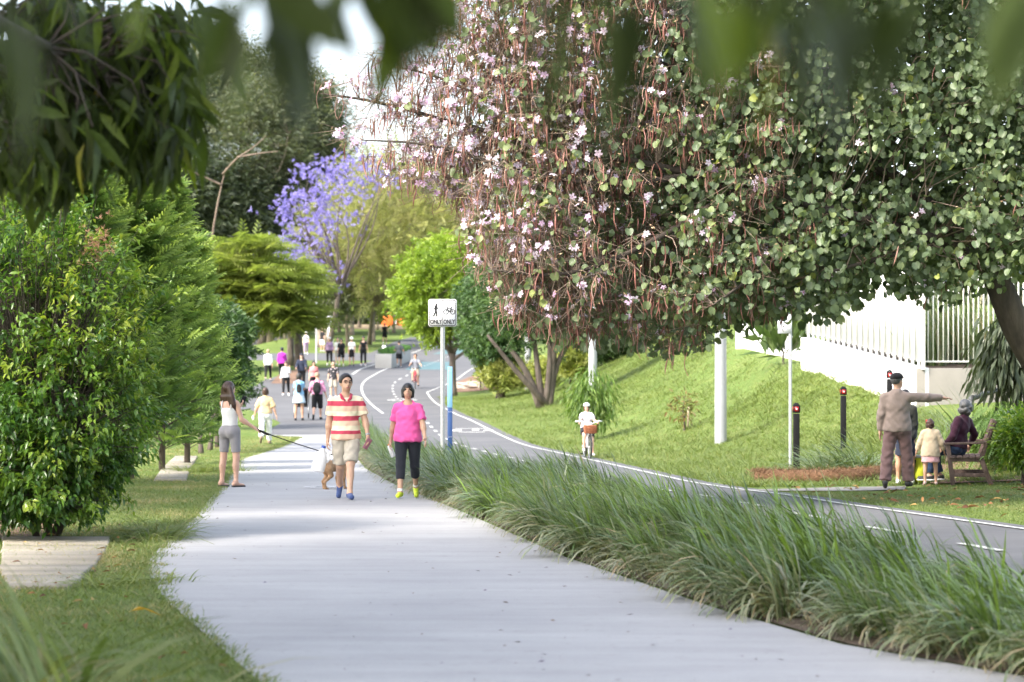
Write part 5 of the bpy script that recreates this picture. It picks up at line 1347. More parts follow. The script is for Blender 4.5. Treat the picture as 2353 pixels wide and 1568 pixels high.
def nets(D, lo, res):
    Sg = D < 0; n = np.array(D.shape); c = n - 1
    num = int(np.prod(c)); acc = np.zeros((num, 3)); cnt = np.zeros(num); quads = []
    for a in range(3):
        sl0 = [slice(None)] * 3; sl1 = [slice(None)] * 3; sl0[a] = slice(0, -1); sl1[a] = slice(1, None)
        A, B = D[tuple(sl0)], D[tuple(sl1)]
        idx = np.argwhere(Sg[tuple(sl0)] != Sg[tuple(sl1)])
        if not len(idx): continue
        d0 = A[tuple(idx.T)]; d1 = B[tuple(idx.T)]
        p = idx.astype(float); p[:, a] += d0 / (d0 - d1 + 1e-12)
        o1, o2 = [(1, 2), (2, 0), (0, 1)][a]
        cells = []
        for u, v in ((0, 0), (1, 0), (1, 1), (0, 1)):
            q = idx.copy(); q[:, o1] -= u; q[:, o2] -= v
            ok = np.all((q >= 0) & (q < c), 1)
            fl = np.where(ok, (q[:, 0] * c[1] + q[:, 1]) * c[2] + q[:, 2], -1)
            for j in range(3): acc[:, j] += np.bincount(fl[ok], p[ok, j], num)
            cnt += np.bincount(fl[ok], None, num); cells.append(fl)
        Q = np.stack(cells, 1); ok = np.all(Q >= 0, 1); Q = Q[ok]; ins = d0[ok] < 0
        Q[~ins] = Q[~ins][:, ::-1]
        quads.append(Q)
    used = cnt > 0; remap = np.full(num, -1); remap[used] = np.arange(used.sum())
    V = lo + res * acc[used] / cnt[used][:, None]
    return V, remap[np.concatenate(quads)]

def skel(h=1.7, sex='m', legs=((0, 0, 3), (0, 0, 3)), arms=((5, 8, 10, 0), (5, 8, 10, 0)), lean=0.0, twist=0.0, head=(0, 0), fat=1.0, root=None, side=0.0):
    """legs per side (L then R of the viewer): thigh forward deg, knee bend, outward; arms: forward, outward, elbow bend, forearm inward"""
    k = h / 1.75; J = {'h': h, 'k': k, 'sex': sex, 'fat': fat}
    hw = .092 if sex == 'm' else .098
    J['pel'] = np.array([0, 0, .95])
    low = 9
    for i, s in enumerate((-1, 1)):
        fl, kn, ab = legs[i][:3]; hp = np.array([s * hw, 0, .92])
        d = np.array([s * math.sin(R(ab)), -math.sin(R(fl)) * math.cos(R(ab)), -math.cos(R(fl)) * math.cos(R(ab))])
        kp = hp + d * .435; g = fl - kn
        d2 = np.array([s * math.sin(R(ab * .4)), -math.sin(R(g)), -math.cos(R(g))]); d2 /= np.linalg.norm(d2)
        an = kp + d2 * .40
        tp = legs[i][3] if len(legs[i]) > 3 else min(0, g) * .9
        ft = np.array([s * .12, -math.cos(R(tp)), math.sin(R(tp))]); ft /= np.linalg.norm(ft)
        toe = an + np.array([0, 0, -.055]) * math.cos(R(tp)) + ft * .17; heel = an + np.array([0, .0, -.05]) - ft * .045
        J['hip', s], J['knee', s], J['ank', s], J['toe', s], J['heel', s] = hp, kp, an, toe, heel
        low = min(low, toe[2] - .028, heel[2] - .034)
    c, sn = math.cos(R(lean)), math.sin(R(lean))
    Rx = np.array([[1, 0, 0], [0, c, sn], [0, -sn, c]])                 # forward lean carries the top towards -Y
    ct, st = math.cos(R(twist)), math.sin(R(twist)); Rz = np.array([[ct, -st, 0], [st, ct, 0], [0, 0, 1]])
    cs, ss = math.cos(R(side)), math.sin(R(side)); Ry = np.array([[cs, 0, ss], [0, 1, 0], [-ss, 0, cs]])
    RU = Ry @ Rx @ Rz; J['RU'] = RU
    up = lambda p: J['pel'] + RU @ (np.array(p, float) - J['pel'])
    J['up'] = up
    J['waist'] = up((0, 0, 1.10)); J['chest'] = up((0, 0, 1.28)); J['neck'] = up((0, .01, 1.46))
    sw = (.172 if sex == 'm' else .150) * (.5 + .5 * fat)
    yaw, pit = head
    cy, sy = math.cos(R(yaw)), math.sin(R(yaw)); cp, sp = math.cos(R(pit)), math.sin(R(pit))
    RH = np.array([[cy, -sy, 0], [sy, cy, 0], [0, 0, 1]]) @ np.array([[1, 0, 0], [0, cp, sp], [0, -sp, cp]])
    J['RH'] = RH; J['hb'] = up((0, .0, 1.53)); J['head'] = J['hb'] + RH @ np.array([0, -.018, .10])
    for i, s in enumerate((-1, 1)):
        fl, ab, el, inn = arms[i]; sh = up((s * sw, .01, 1.385))
        d = np.array([s * math.sin(R(ab)), -math.sin(R(fl)) * math.cos(R(ab)), -math.cos(R(fl)) * math.cos(R(ab))])
        ep = sh + d * .285; g = fl + el
        d2 = np.array([s * math.sin(R(ab)) * .85, -math.sin(R(g)) * math.cos(R(ab)), -math.cos(R(g)) * math.cos(R(ab))]); d2 /= np.linalg.norm(d2)
        d2 = d2 + np.array([-s * math.sin(R(inn)), 0, 0]); d2 /= np.linalg.norm(d2)
        J['sho', s], J['elb', s], J['wri', s], J['hd', s] = sh, ep, ep + d2 * .245, d2
    dz = -low if root is None else root / k - .95
    for q in list(J):
        if isinstance(J[q], np.ndarray) and J[q].shape == (3,) and not (isinstance(q, tuple) and q[0] == 'hd'): J[q] = J[q] + np.array([0, 0, dz])
    J['dz'] = dz
    pel2 = J['pel']
    J['up'] = lambda p: pel2 + RU @ (np.array(p, float) - np.array([0, 0, .95]))
    return J
HAND = {}
def hand_mesh(curl, res):
    key = (curl, res)
    if key in HAND: return HAND[key]
    F = Field().ell((0, 0, -.05), (.016, .040, .052), None, .012).cap((0, 0, .01), (0, 0, -.02), .026, .028, .015)
    for i, (y, L) in enumerate(((-.028, .070), (-.009, .078), (.010, .072), (.028, .056))):
        a = np.array([0, y, -.088]); c1 = R(curl * .55); c2 = R(curl * 1.3)
        b = a + L * .5 * np.array([math.sin(c1), y * .6, -math.cos(c1)]); c = b + L * .5 * np.array([math.sin(c2), y * .3, -math.cos(c2)])
        F.cap(a, b, .0095, .0085, .006).cap(b, c, .0085, .0065, .004)
    a = np.array([.004, -.034, -.035]); b = a + np.array([.012, -.030, -.030]); c = b + np.array([.018 + .01 * curl / 60, -.004, -.030])
    F.cap(a, b, .013, .011, .01).cap(b, c, .010, .007, .004)
    HAND[key] = F.mesh(res); return HAND[key]
def body_prims(F, J, g=0.0, parts='all', cuts=None, kk=.035):
    """adds the body's limbs, each grown by g; parts chooses which"""
    fat, fem = J['fat'], J['sex'] == 'f'; U = J['RU']; up = J['up']
    has = lambda n: parts == 'all' or n in parts
    if has('pelvis'):
        F.ell(up((0, .0, .945)), ((.168 if fem else .160) * (.4 + .6 * fat) + g, .118 * fat + g, .115 + g), U, kk)
        for s in (-1, 1): F.ell(up((s * .075, .055, .895)), (.088 + g, .085 + g, .095 + g), U, kk)
    if has('torso'):
        F.ell(up((0, -.004 * fat, 1.10)), ((.128 if fem else .142) * fat + g, .100 * fat + g, .17 + g), U, kk)
        F.ell(up((0, .0, 1.27)), ((.148 if fem else .168) * (.5 + .5 * fat) + g, .112 * (.5 + .5 * fat) + g, .165 + g), U, kk)
        F.cap(up((-.115, .01, 1.375)), up((.115, .01, 1.375)), .052 + g, .052 + g, .04)
        for s in (-1, 1): F.cap(up((s * .03, .015, 1.435)), up((s * .135, .01, 1.385)), .042 + g, .040 + g, .03)
        F.cap(up((0, .012, 1.38)), up((0, .012, 1.45)), .075 + g, .058 + g, .04)
        if fem:
            for s in (-1, 1): F.ell(up((s * .066, -.072, 1.255)), (.066 + g, .056 + g, .066 + g), U, .045)
        if fat > 1.12: F.ell(up((0, -.045, 1.06)), (.13 + g, .09 + g, .12 + g), U, .05)
    for s in (-1, 1):
        if has('uarm'): F.cap(J['sho', s], J['elb', s], (.052 if not fem else .045) * (.6 + .4 * fat) + g, .040 * (.6 + .4 * fat) + g, .03, (cuts or {}).get(('uarm', s), ()))
        if has('farm'):
            F.cap(J['elb', s], J['wri', s], .040 * (.6 + .4 * fat) + g, .026 + g, .02, (cuts or {}).get(('farm', s), ()))
            F.ell(J['elb', s] * .75 + J['wri', s] * .25, (.042 * (.6 + .4 * fat) + g,) * 3, None, .03) if g == 0 else None
        if has('thigh'): F.cap(J['hip', s] * .96 + J['knee', s] * .04, J['knee', s], (.090 if not fem else .093) * (.5 + .5 * fat) + g, .056 + g, .035, (cuts or {}).get(('thigh', s), ()))
        if has('shin'):
            F.cap(J['knee', s], J['ank', s], .054 + g, .036 + g, .03, (cuts or {}).get(('shin', s), ()))
            d = J['ank', s] - J['knee', s]; bk = np.array([0, -d[2], d[1]]); bk /= np.linalg.norm(bk) + 1e-9
            F.ell(J['knee', s] + d * .32 + bk * .018, (.050 + g, .052 + g, .115 + g), frame_z(d), .03)
    return F
def frame_z(d):
    z = np.array(d, float) / np.linalg.norm(d); x = np.cross(np.array([0, 1, 0]), z); n = np.linalg.norm(x)
    x = x / n if n > 1e-6 else np.array([1., 0, 0])
    return np.stack([x, np.cross(z, x), z], 1)
SKIN = {'light': M('skin_light', (.56, .34, .25), .5, 0, .05, 12), 'tan': M('skin_tan', (.46, .26, .17), .5, 0, .05, 12), 'asian': M('skin_warm', (.52, .32, .22), .5, 0, .05, 12)}
HAIRM = {'black': M('hair_black', (.012, .010, .010), .4, 0, .5, 60, .006, sx=(1, 1, .15)), 'brown': M('hair_brown', (.055, .028, .020), .42, 0, .5, 60, .006, sx=(1, 1, .15)), 'grey': M('hair_grey', (.085, .085, .088), .5, 0, .6, 50, .006), 'blond': M('hair_fair', (.34, .24, .15), .5, 0, .4, 50, .006)}
EYEM = M('eye_dark', (.02, .014, .012), .2); LIPM = M('lip', (.36, .15, .13), .5)
def person(label, X, Y, rot, h, J, wear, hair=None, skin='asian', res=.018, grip=(0, 0), hat=None, z=None, face=True, extra=None, hands=True):
    k = J['k']
    root = empty('person', (X, Y, float(gz(X, Y)) if z is None else z), R(rot), label, 'person')
    sc = lambda V: V * k
    RH = J['RH']; hd = J['head']
    hp = lambda p: hd + RH @ np.array(p, float)
    F = body_prims(Field(), J)
    F.cap(J['up']((0, .012, 1.44)), J['hb'] + RH @ np.array([0, .005, .03]), .055 if J['sex'] == 'm' else .047, .052 if J['sex'] == 'm' else .045, .03)
    F.ell(hp((0, .012, .02)), (.076, .094, .098), RH, .02).ell(hp((0, -.028, -.055)), (.055, .060, .062), RH, .04)
    F.cap(hp((0, -.083, .005)), hp((0, -.104, -.030)), .010, .016, .012)
    F.ell(hp((0, -.082, -.068)), (.026, .014, .013), RH, .012).cap(hp((-.032, -.078, .026)), hp((.032, -.078, .026)), .013, .013, .015)
    for s in (-1, 1): F.ell(hp((s * .079, .010, -.012)), (.012, .022, .034), RH, .008)
    F.hole(hp((-.032, -.094, .004)), (.015, .014, .010)).hole(hp((.032, -.094, .004)), (.015, .014, .010))
    for s in (-1, 1): F.cap(J['ank', s], J['heel', s] + np.array([0, 0, .02]), .036, .032, .03).cap(J['heel', s] + np.array([0, 0, .012]), J['toe', s], .034, .026, .03)
    V, Q = F.mesh(res / k)
    mi = np.zeros(len(Q), int)
    if res < .016:
        cen = (V[Q].mean(1) - hd) @ RH
        mi[(np.abs(cen[:, 0]) < .024) & (np.abs(cen[:, 2] + .068) < .011) & (cen[:, 1] < -.07)] = 1
    vs, ps, mm = [sc(V)], [Q], [mi]; nV = len(V)
    if hands:
        for i, s in enumerate((-1, 1)):
            hv, hq = hand_mesh(grip[i] if grip[i] else 22, .0055 if res < .016 else .009)
            zax = -J['hd', s]; yax = np.array([0, 1, 0]) - zax * zax[1]
            if np.linalg.norm(yax) < .5: yax = np.array([0, 0, -1.0]) - zax * -zax[2]
            yax /= np.linalg.norm(yax); xax = np.cross(yax, zax)
            HV = hv.copy(); q2 = hq
            if s > 0: HV[:, 0] *= -1; q2 = hq[:, ::-1]
            W = J['wri', s] + HV @ np.stack([xax, yax, zax])
            vs.append(sc(W)); ps.append(q2 + nV); mm.append(np.zeros(len(q2), int)); nV += len(hv)
    link('body', np_mesh('body', np.concatenate(vs), [np.concatenate(ps)], [SKIN[skin], LIPM], np.concatenate(mm), None, True), root)
    up = J['up']; U = J['RU']
    def fin(F, name, mat, r=None):
        V, Q = F.mesh((r or res) / k)
        if res < .022 and name in ('shirt', 'trousers', 'shorts', 'skirt'):      # soft folds in the cloth
            nn = np.zeros_like(V); q4 = V[Q]; fnm = np.cross(q4[:, 2] - q4[:, 0], q4[:, 3] - q4[:, 1])
            for c_ in range(4): np.add.at(nn, Q[:, c_], fnm)
            nn /= np.linalg.norm(nn, axis=1, keepdims=True) + 1e-12
            w_ = sum(a_ * np.sin(V @ np.array(v_) + p_ + 1.6 * np.sin(V @ np.array(u_))) for a_, v_, p_, u_ in ((.0042, (34, 18, 26), X, (9, 4, 21)), (.0034, (-22, 30, 48), Y, (14, 9, 7)), (.0026, (61, 12, -38), X * Y, (5, 22, 11))))
            V = V + nn * (w_ * (.75 if name == 'shirt' else 1.0))[:, None]
        return link(name, np_mesh(name, sc(V), [Q], [mat], None, None, True), root)
    for w in wear:
        t, mat, o = w[0], w[1], (w[2] if len(w) > 2 else {})
        if t == 'top':
            g = o.get('g', .014); sl = o.get('sleeve', .55); F = Field(); hem = o.get('hem', .90)
            n = U @ np.array([0, 0, -1.0])
            C = [(up((0, 0, hem)), n)]
            T = Field(); body_prims(T, J, g, ('torso', 'pelvis') if hem < 1.02 else ('torso',))
            for q in T.p: F.p.append(q[:6] + (C,))
            if hem < 1.0:
                for q in (-1, 1): F.p.append(('c', up((q * .062, .01, 1.03)), up((q * .075, .012, hem - .06)), .105 * (.4 + .6 * J['fat']) + g, .118 * (.4 + .6 * J['fat']) + g, .05, C))
            if o.get('box', 0): F.p.append(('c', up((0, .0, 1.2)), up((0, .0, hem - .05)), .105 * J['fat'] + g, .115 * J['fat'] + g + o['box'], .06, C))
            if sl > 0:
                for s in (-1, 1):
                    fr = o.get('flare', .008)
                    a, b = J['sho', s], J['elb', s]
                    if sl < 1.0: e = a + (b - a) * sl; d = (b - a) / np.linalg.norm(b - a); F.cap(a, b, .048 + g, .042 + g + fr, .03, [(e, d)])
                    else:
                        F.cap(a, b, .052 + g, .043 + g, .03); e = b + (J['wri', s] - b) * min(1, sl - 1); d = J['hd', s]
                        F.cap(b, J['wri', s] + d * .02, .043 + g, .030 + g * .8, .02, [(e, d)])
            nk = o.get('neck', (.052, 1.475)); F.hole(up((0, -.035, nk[1])), (nk[0] + .02, nk[0] + .035, nk[0]))
            if o.get('straps') is not None: F.plane(up((0, 0, o['straps'])), U @ np.array([0, 0, 1.0]))
            fin(F, o.get('name', 'shirt'), mat)
            if o.get('straps') is not None:
                mb = MB()
                for s in (-1, 1): mb.tube([sc(up((s * .095, .105, o['straps'] - .02))), sc(up((s * .10, .075, 1.41))), sc(up((s * .10, .0, 1.462))), sc(up((s * .095, -.09, 1.38))), sc(up((s * .085, -.12, 1.29)))], .011, 6)
                mb.build('strap', [mat], root, True)
        elif t == 'pants':
            g = o.get('g', .012); ln = o.get('leg', 1.0); wz = o.get('waist', 1.02); fl = o.get('flare', 0.0)
            F = Field(); C = [(up((0, 0, wz)), U @ np.array([0, 0, 1.0]))]
            T = Field(); body_prims(T, J, g, ('pelvis', 'torso'))
            for q in T.p[:4]: F.p.append(q[:6] + (C,))
            for s in (-1, 1):
                a, b, c = J['hip', s], J['knee', s], J['ank', s]
                rt = (.093 if J['sex'] == 'f' else .090) * (.5 + .5 * J['fat'])
                if ln <= .5: e = a + (b - a) * ln * 2; d = (b - a) / np.linalg.norm(b - a); F.cap(a, b, rt + g, .060 + g + fl, .018, [(e, d)])
                else:
                    F.cap(a, b, rt + g, .058 + g + fl * .5, .035); e = b + (c - b) * (ln - .5) * 2; d = (c - b) / np.linalg.norm(c - b)
                    F.cap(b, c + d * .03, .057 + g + fl * .5, .042 + g + fl, .03, [(e, d)])
                    F.ell(b + (c - b) * .3 + np.array([0, .016, 0]), (.050 + g, .052 + g, .11), frame_z(c - b), .03, [(e, d)])
            fin(F, o.get('name', 'trousers'), mat)
        elif t == 'skirt':
            wz, hz2, r1, r2 = o.get('waist', 1.03), o['hem'], o.get('r1', .125), o.get('r2', .20)
            F = Field(); C = [(up((0, 0, wz)), U @ np.array([0, 0, 1.0])), (np.array([0, 0, hz2 + J['dz']]), np.array([0, 0, -1.0]))]
            mid = (J['knee', -1] + J['knee', 1]) / 2; a = J['pel'] + np.array([0, 0, .06]); d = mid - a; d /= np.linalg.norm(d)
            F.cap(a, a + d * (a[2] - hz2 - J['dz'] + .03), r1, r2, .03, C); F.cap(a + np.array([.05, 0, 0]), a + d * (a[2] - hz2 - J['dz'] + .03) + np.array([.03, 0, 0]), r1, r2, .05, C); F.cap(a - np.array([.05, 0, 0]), a + d * (a[2] - hz2 - J['dz'] + .03) - np.array([.03, 0, 0]), r1, r2, .05, C)
            fin(F, 'skirt', mat)
        elif t == 'shoes':
            for s in (-1, 1):
                F = Field(); to, he, an = J['toe', s], J['heel', s], J['ank', s]
                F.cap(he + np.array([0, 0, .008]), to + np.array([0, 0, .004]), .040, .036, .02).cap(he + np.array([0, 0, .035]), he * .45 + to * .55 + np.array([0, 0, .025]), .036, .030, .02).cap(an * .8 + he * .2, he + np.array([0, 0, .02]), .042, .038, .02)
                fd = (to - he) / np.linalg.norm(to - he); dd = (an - he) - fd * ((an - he) @ fd); dd /= np.linalg.norm(dd)
                F.plane(an + dd * o.get('top', .0), dd)
                if abs(to[2] - he[2]) < .05: F.plane((0, 0, min(to[2], he[2]) - .030), (0, 0, -1))
                fin(F, 'shoe', mat, min(res, .013))
                if o.get('sole'):
                    S2 = Field().cap(he - np.array([0, 0, .022]), to - np.array([0, 0, .020]), .044, .041, .01); S2.plane(he + np.array([0, 0, -.012]), (0, 0, 1)); S2.plane((0, 0, min(to[2], he[2]) - .034), (0, 0, -1))
                    try: fin(S2, 'sole', o['sole'], .012)
                    except Exception: pass
        elif t == 'socks':
            F = Field()
            for s in (-1, 1):
                d = J['knee', s] - J['ank', s]; d /= np.linalg.norm(d)
                F.cap(J['ank', s], J['ank', s] + d * .14, .043, .045, .01, [(J['ank', s] + d * o.get('h', .07), d)])
            fin(F, 'socks', mat)
        elif t == 'backpack':
            s_ = o.get('s', 1.0); F = Field(); yb = .12 + .075 * s_
            F.ell(up((0, yb, 1.16)), (.125 * s_, .085 * s_, .17 * s_), U, .03).ell(up((0, yb, 1.27)), (.105 * s_, .07 * s_, .12 * s_), U, .04).ell(up((0, yb + .05 * s_, 1.09)), (.095 * s_, .06 * s_, .08 * s_), U, .02)
            fin(F, 'backpack', mat)
            mb = MB()
            for s in (-1, 1): mb.tube([sc(up((s * .06 * s_, yb, 1.25))), sc(up((s * .095, .10, 1.40))), sc(up((s * .10, .0, 1.475))), sc(up((s * .105, -.10, 1.40))), sc(up((s * .12, -.13, 1.22))), sc(up((s * .13, .06, 1.05)))], .016, 6)
            mb.build('backpack_strap', [o.get('strap', mat)], root, True)
        elif t == 'collar':
            mb = MB()
            for s in (-1, 1): mb.tube([sc(up((0, .085, 1.475))), sc(up((s * .055, .055, 1.482))), sc(up((s * .073, -.01, 1.465))), sc(up((s * .055, -.075, 1.42))), sc(up((s * .02, -.118, 1.39)))], [.018, .02, .022, .022, .012], 6)
            mb.build('collar', [mat], root, True)
    # hair
    if hair:
        st, cn = hair; F = Field()
        if st in ('short', 'crop'):
            gx_ = .014 if st == 'short' else .008
            F.ell(hp((0, .018, .034)), (.078 + gx_, .096 + gx_, .092 + gx_), RH, .02)
            F.plane(hp((0, -.055, .058)), RH @ np.array([0, -1.0, -.55])); F.plane(hp((0, .03, -.055)), RH @ np.array([0, -.35, -1.0]))
        elif st == 'bob':
            F.ell(hp((0, .016, .030)), (.092, .108, .104), RH, .02); F.ell(hp((0, .045, -.04)), (.088, .078, .08), RH, .03)
            [F.cap(hp((q * .076, .012, .02)), hp((q * .074, .0, -.085)), .030, .024, .02) for q in (-1, 1)]
            F.hole(hp((0, -.125, -.10)), (.062, .092, .130)); F.plane(hp((0, .0, -.112)), RH @ np.array([0, 0, -1.0]))
        elif st in ('long', 'wavy', 'pony', 'bun', 'curly'):
            F.ell(hp((0, .018, .030)), (.092, .108, .104), RH, .02)
            if st == 'long': F.ell(hp((0, .055, -.10)), (.088, .06, .17), RH, .05)
            if st == 'wavy':
                for q in range(9):
                    x = (-.09 + .0225 * q); pth = [hp((x * .85, .05, .02)), hp((x * 1.35, .075, -.12)), hp((x * 1.65 + .018 * math.sin(q * 2.1), .080 + .014 * math.cos(q * 3), -.25)), hp((x * 1.5, .070, -.36 - .03 * math.sin(q * 1.7)))]
                    for a, b, r in zip(pth, pth[1:], (.046, .048, .034)): F.cap(a, b, r, r * .85, .014)
            if st == 'pony': F.cap(hp((0, .105, .04)), hp((0, .125, -.12)), .028, .016, .02)
            if st == 'bun': F.ell(hp((0, .06, .125)), (.045, .045, .042), RH, .01)
            if st == 'curly':
                rr = np.random.default_rng(11)
                for q in range(34):
                    a = rr.normal(size=3); a[1] = abs(a[1]) * .8 + .1; a /= np.linalg.norm(a); a[2] -= .25
                    F.ell(hp(a * np.array([.095, .105, .115]) + np.array([0, .015, .0])), (.034 + .012 * rr.random(),) * 3, None, .008)
            F.hole(hp((0, -.13, -.05)), (.064, .09, .105))
            if st in ('pony', 'bun'): F.plane(hp((0, .03, -.065)), RH @ np.array([0, -.3, -1.0]))
        fin(F, 'hair', HAIRM[cn], min(res, .014))
    if hat:
        st, mat = hat; F = Field()
        F.ell(hp((0, .012, .05)), (.096, .112, .088), RH, .01); F.plane(hp((0, 0, .038)), RH @ np.array([0, 0, -1.0]))
        if st == 'cap': F.ell(hp((0, -.125, .040)), (.07, .075, .010), RH, .01)
        if st == 'bucket': F.p.append(('c', hp((0, .012, .06)), hp((0, .012, .0)), .10, .165, .02, [(hp((0, 0, .012)), RH @ np.array([0, 0, -1.0]))])); F.cut = []; F.cut.append((hp((0, 0, .012)), RH @ np.array([0, 0, -1.0])))
        if st == 'helmet': F = Field(); F.ell(hp((0, .012, .055)), (.112, .142, .098), RH, .01); F.plane(hp((0, 0, .035)), RH @ np.array([0, .15, -1.0]))
        fin(F, {'cap': 'cap', 'bucket': 'sun_hat', 'helmet': 'helmet'}[st], mat, min(res, .012))
        if st == 'helmet':
            mb = MB()
            for x in (-.06, -.02, .02, .06): mb.tube([sc(hp((x, -.105 + abs(x) * .3, .085))), sc(hp((x * .9, -.03, .155 - abs(x) * .5))), sc(hp((x * .9, .06, .150 - abs(x) * .5)))], .010, 6)
            mb.build('helmet_vent', [BLACK], root, True)
    if face and res < .03:
        mb = MB()
        for s in (-1, 1):
            mb.lathe((0, 0, 0), [(.001, -.008), (.008, -.004), (.0095, 0), (.008, .004), (.001, .008)], 8)
            mb.V[-1] = np.array([sc(hp((s * .032, -.083, .004) + np.array(v))) for v in mb.V[-1]])
            mb.tube([sc(hp((s * .016, -.098, .026))), sc(hp((s * .034, -.097, .031))), sc(hp((s * .052, -.084, .024)))], .0042, 5)
        mb.build('eyes', [EYEM], root, True)
    root['_k'] = k
    del root['_k']
    return root, (lambda p: Vector(np.array(p) * k)), hp
def held(root, parent_J, s, lift=.09):
    """world position of the grip of hand s"""
    J = parent_J; p = (J['wri', s] + J['hd', s] * lift) * J['k']
    return root.matrix_basis @ Vector(p) if False else Matrix.Translation(root.location) @ Matrix.Rotation(root.rotation_euler[2], 4, 'Z') @ Vector(p)
WALK_A = ((24, 8, 2), (-14, 22, 2)); WALK_B = ((-12, 26, 2), (22, 6, 2)); STAND = ((1, 2, 3), (-1, 1, 3)); MID = ((8, 6, 1), (-3, 12, 1))
ARMS = ((-14, 8, 12, 0), (16, 8, 18, 0)); ARMS_B = ((18, 8, 20, 0), (-12, 8, 10, 0))
blk = cloth('black_cloth', (.012, .012, .014)); wht = cloth('white_cloth', (.74, .74, .74)); nvy = cloth('navy_cloth', (.018, .024, .045))
whs = M('white_shoe', (.72, .72, .72), .6, 0, .05); blks = M('black_shoe', (.02, .02, .022), .6)

# --- man in the striped polo
def stripes(name, stops):
    m, nt, b = nmat(name)
    tc = nt.nodes.new('ShaderNodeTexCoord'); sp = nt.nodes.new('ShaderNodeSeparateXYZ'); nt.links.new(tc.outputs['Object'], sp.inputs[0])
    nn = noise(nt, 4, 3); mp = nt.nodes.new('ShaderNodeMath'); mp.operation = 'MULTIPLY_ADD'; mp.inputs[1].default_value = .03; mp.inputs[2].default_value = -.015; nt.links.new(nn, mp.inputs[0])
    ad = nt.nodes.new('ShaderNodeMath'); ad.operation = 'ADD'; nt.links.new(sp.outputs[2], ad.inputs[0]); nt.links.new(mp.outputs[0], ad.inputs[1])
    mr = nt.nodes.new('ShaderNodeMapRange'); mr.inputs[1].default_value = .75; mr.inputs[2].default_value = 1.55; nt.links.new(ad.outputs[0], mr.inputs[0])
    c = ramp(nt, mr.outputs[0], [((z - .75) / .8, col) for z, col in stops], 'CONSTANT'); nt.links.new(c, b.inputs['Base Color']); b.inputs['Roughness'].default_value = .85
    bump(nt, b, noise(nt, 14, 4), .012, .6)
    return m
red, crm, tan = (.52, .055, .10), (.80, .71, .52), (.72, .50, .36)
POLO = stripes('striped_polo', [(.75, tan), (.875, red), (.92, crm), (.985, tan), (1.05, red), (1.115, crm), (1.18, tan), (1.25, red), (1.315, crm), (1.40, tan)])
PY_, px_ = 32.4, 795
J = skel(1.72, 'm', ((-8, 20, 1), (19, 4, -3)), ((-7, 9, 8, 4), (12, 14, 26, 6)), 1, 3, (-14, 4), 1.10)
J = skel(1.72, 'm', ((-14, 34, -2), (24, 4, -5)), ((-5, 10, 6, 4), (8, 17, 24, 8)), 1, 3, (14, 4), 1.10)
pm, sm_, hpm = person('person in a red and cream striped polo carrying a white jug', GX(px_, PY_), PY_, 6, 1.72, J,
    [('top', POLO, {'hem': .875, 'sleeve': .72, 'g': .016, 'flare': .016, 'box': .022}), ('collar', cloth('red_collar', (.50, .05, .10))), ('pants', cloth('beige_cloth', (.46, .42, .35)), {'leg': .46, 'flare': .024, 'g': .012, 'name': 'shorts'}),
     ('shoes', cloth('blue_shoe', (.05, .08, .20)))], ('short', 'black'), 'asian', .0125, (45, 40))
mb = MB(); g0 = lambda p: sm_(hpm(p))
for s in (-1, 1): mb.torus((0, 0, 0), .022, .0022, 'y', 16, 5); mb.V[-1] = np.array([g0((s * .034 + v[0], -.108, .004 + v[2] * .8)) for v in mb.V[-1]])
mb.tube([g0((-.012, -.108, .006)), g0((.012, -.108, .006))], .002, 5)
for s in (-1, 1): mb.tube([g0((s * .055, -.106, .008)), g0((s * .08, -.04, .01)), g0((s * .083, .02, .004))], .002, 5)
mb.build('glasses', [BLACK], pm, True)
wr = (J['wri', 1] - J['hd', 1] * .02) * J['k']
MB().tube([wr - J['hd', 1] * .016, wr + J['hd', 1] * .016], .034, 12).build('wristwatch', [STEEL], pm, True)
p = held(pm, J, -1, .10)
jg = empty('milk_jug', p - Vector((.05, 0, .02)), R(20), 'white plastic jug with blue cap carried by the person in the striped polo', 'jug')
JUGM = M('milky_plastic', (.80, .80, .79), .35, 0, .03)
mb = MB(); mb.lathe((0, 0, 0), [(.06, -.27), (.075, -.262), (.078, -.12), (.062, -.07), (.03, -.025), (.022, -.005), (.022, .01)], 18, 0, .9); mb.tube([(.03, 0, -.03), (.085, 0, -.045), (.098, 0, -.10), (.075, 0, -.15)], .013, 8); mb.build('body', [JUGM], jg, auto=True)
MB().lathe((0, 0, .0), [(.025, .002), (.025, .028), (.022, .03)], 14).build('cap', [M('blue_plastic', (.03, .08, .38), .4)], jg, auto=True)
jg.rotation_euler = (0, R(14), 0); jg.scale = (1.18, 1.18, 1.18)
p = held(pm, J, 1, .11)
o = MB().box((0, 0, 0), (.075, .012, .15)).build('mobile_phone', [M('phone_case', (.30, .12, .16), .3)], bevel=.005); o.location = p + Vector((-.02, -.02, -.01)); o.rotation_euler = (.3, .45, .5); tag(o, 'mobile phone in a dark case in the striped-polo walker\'s hand', 'phone')
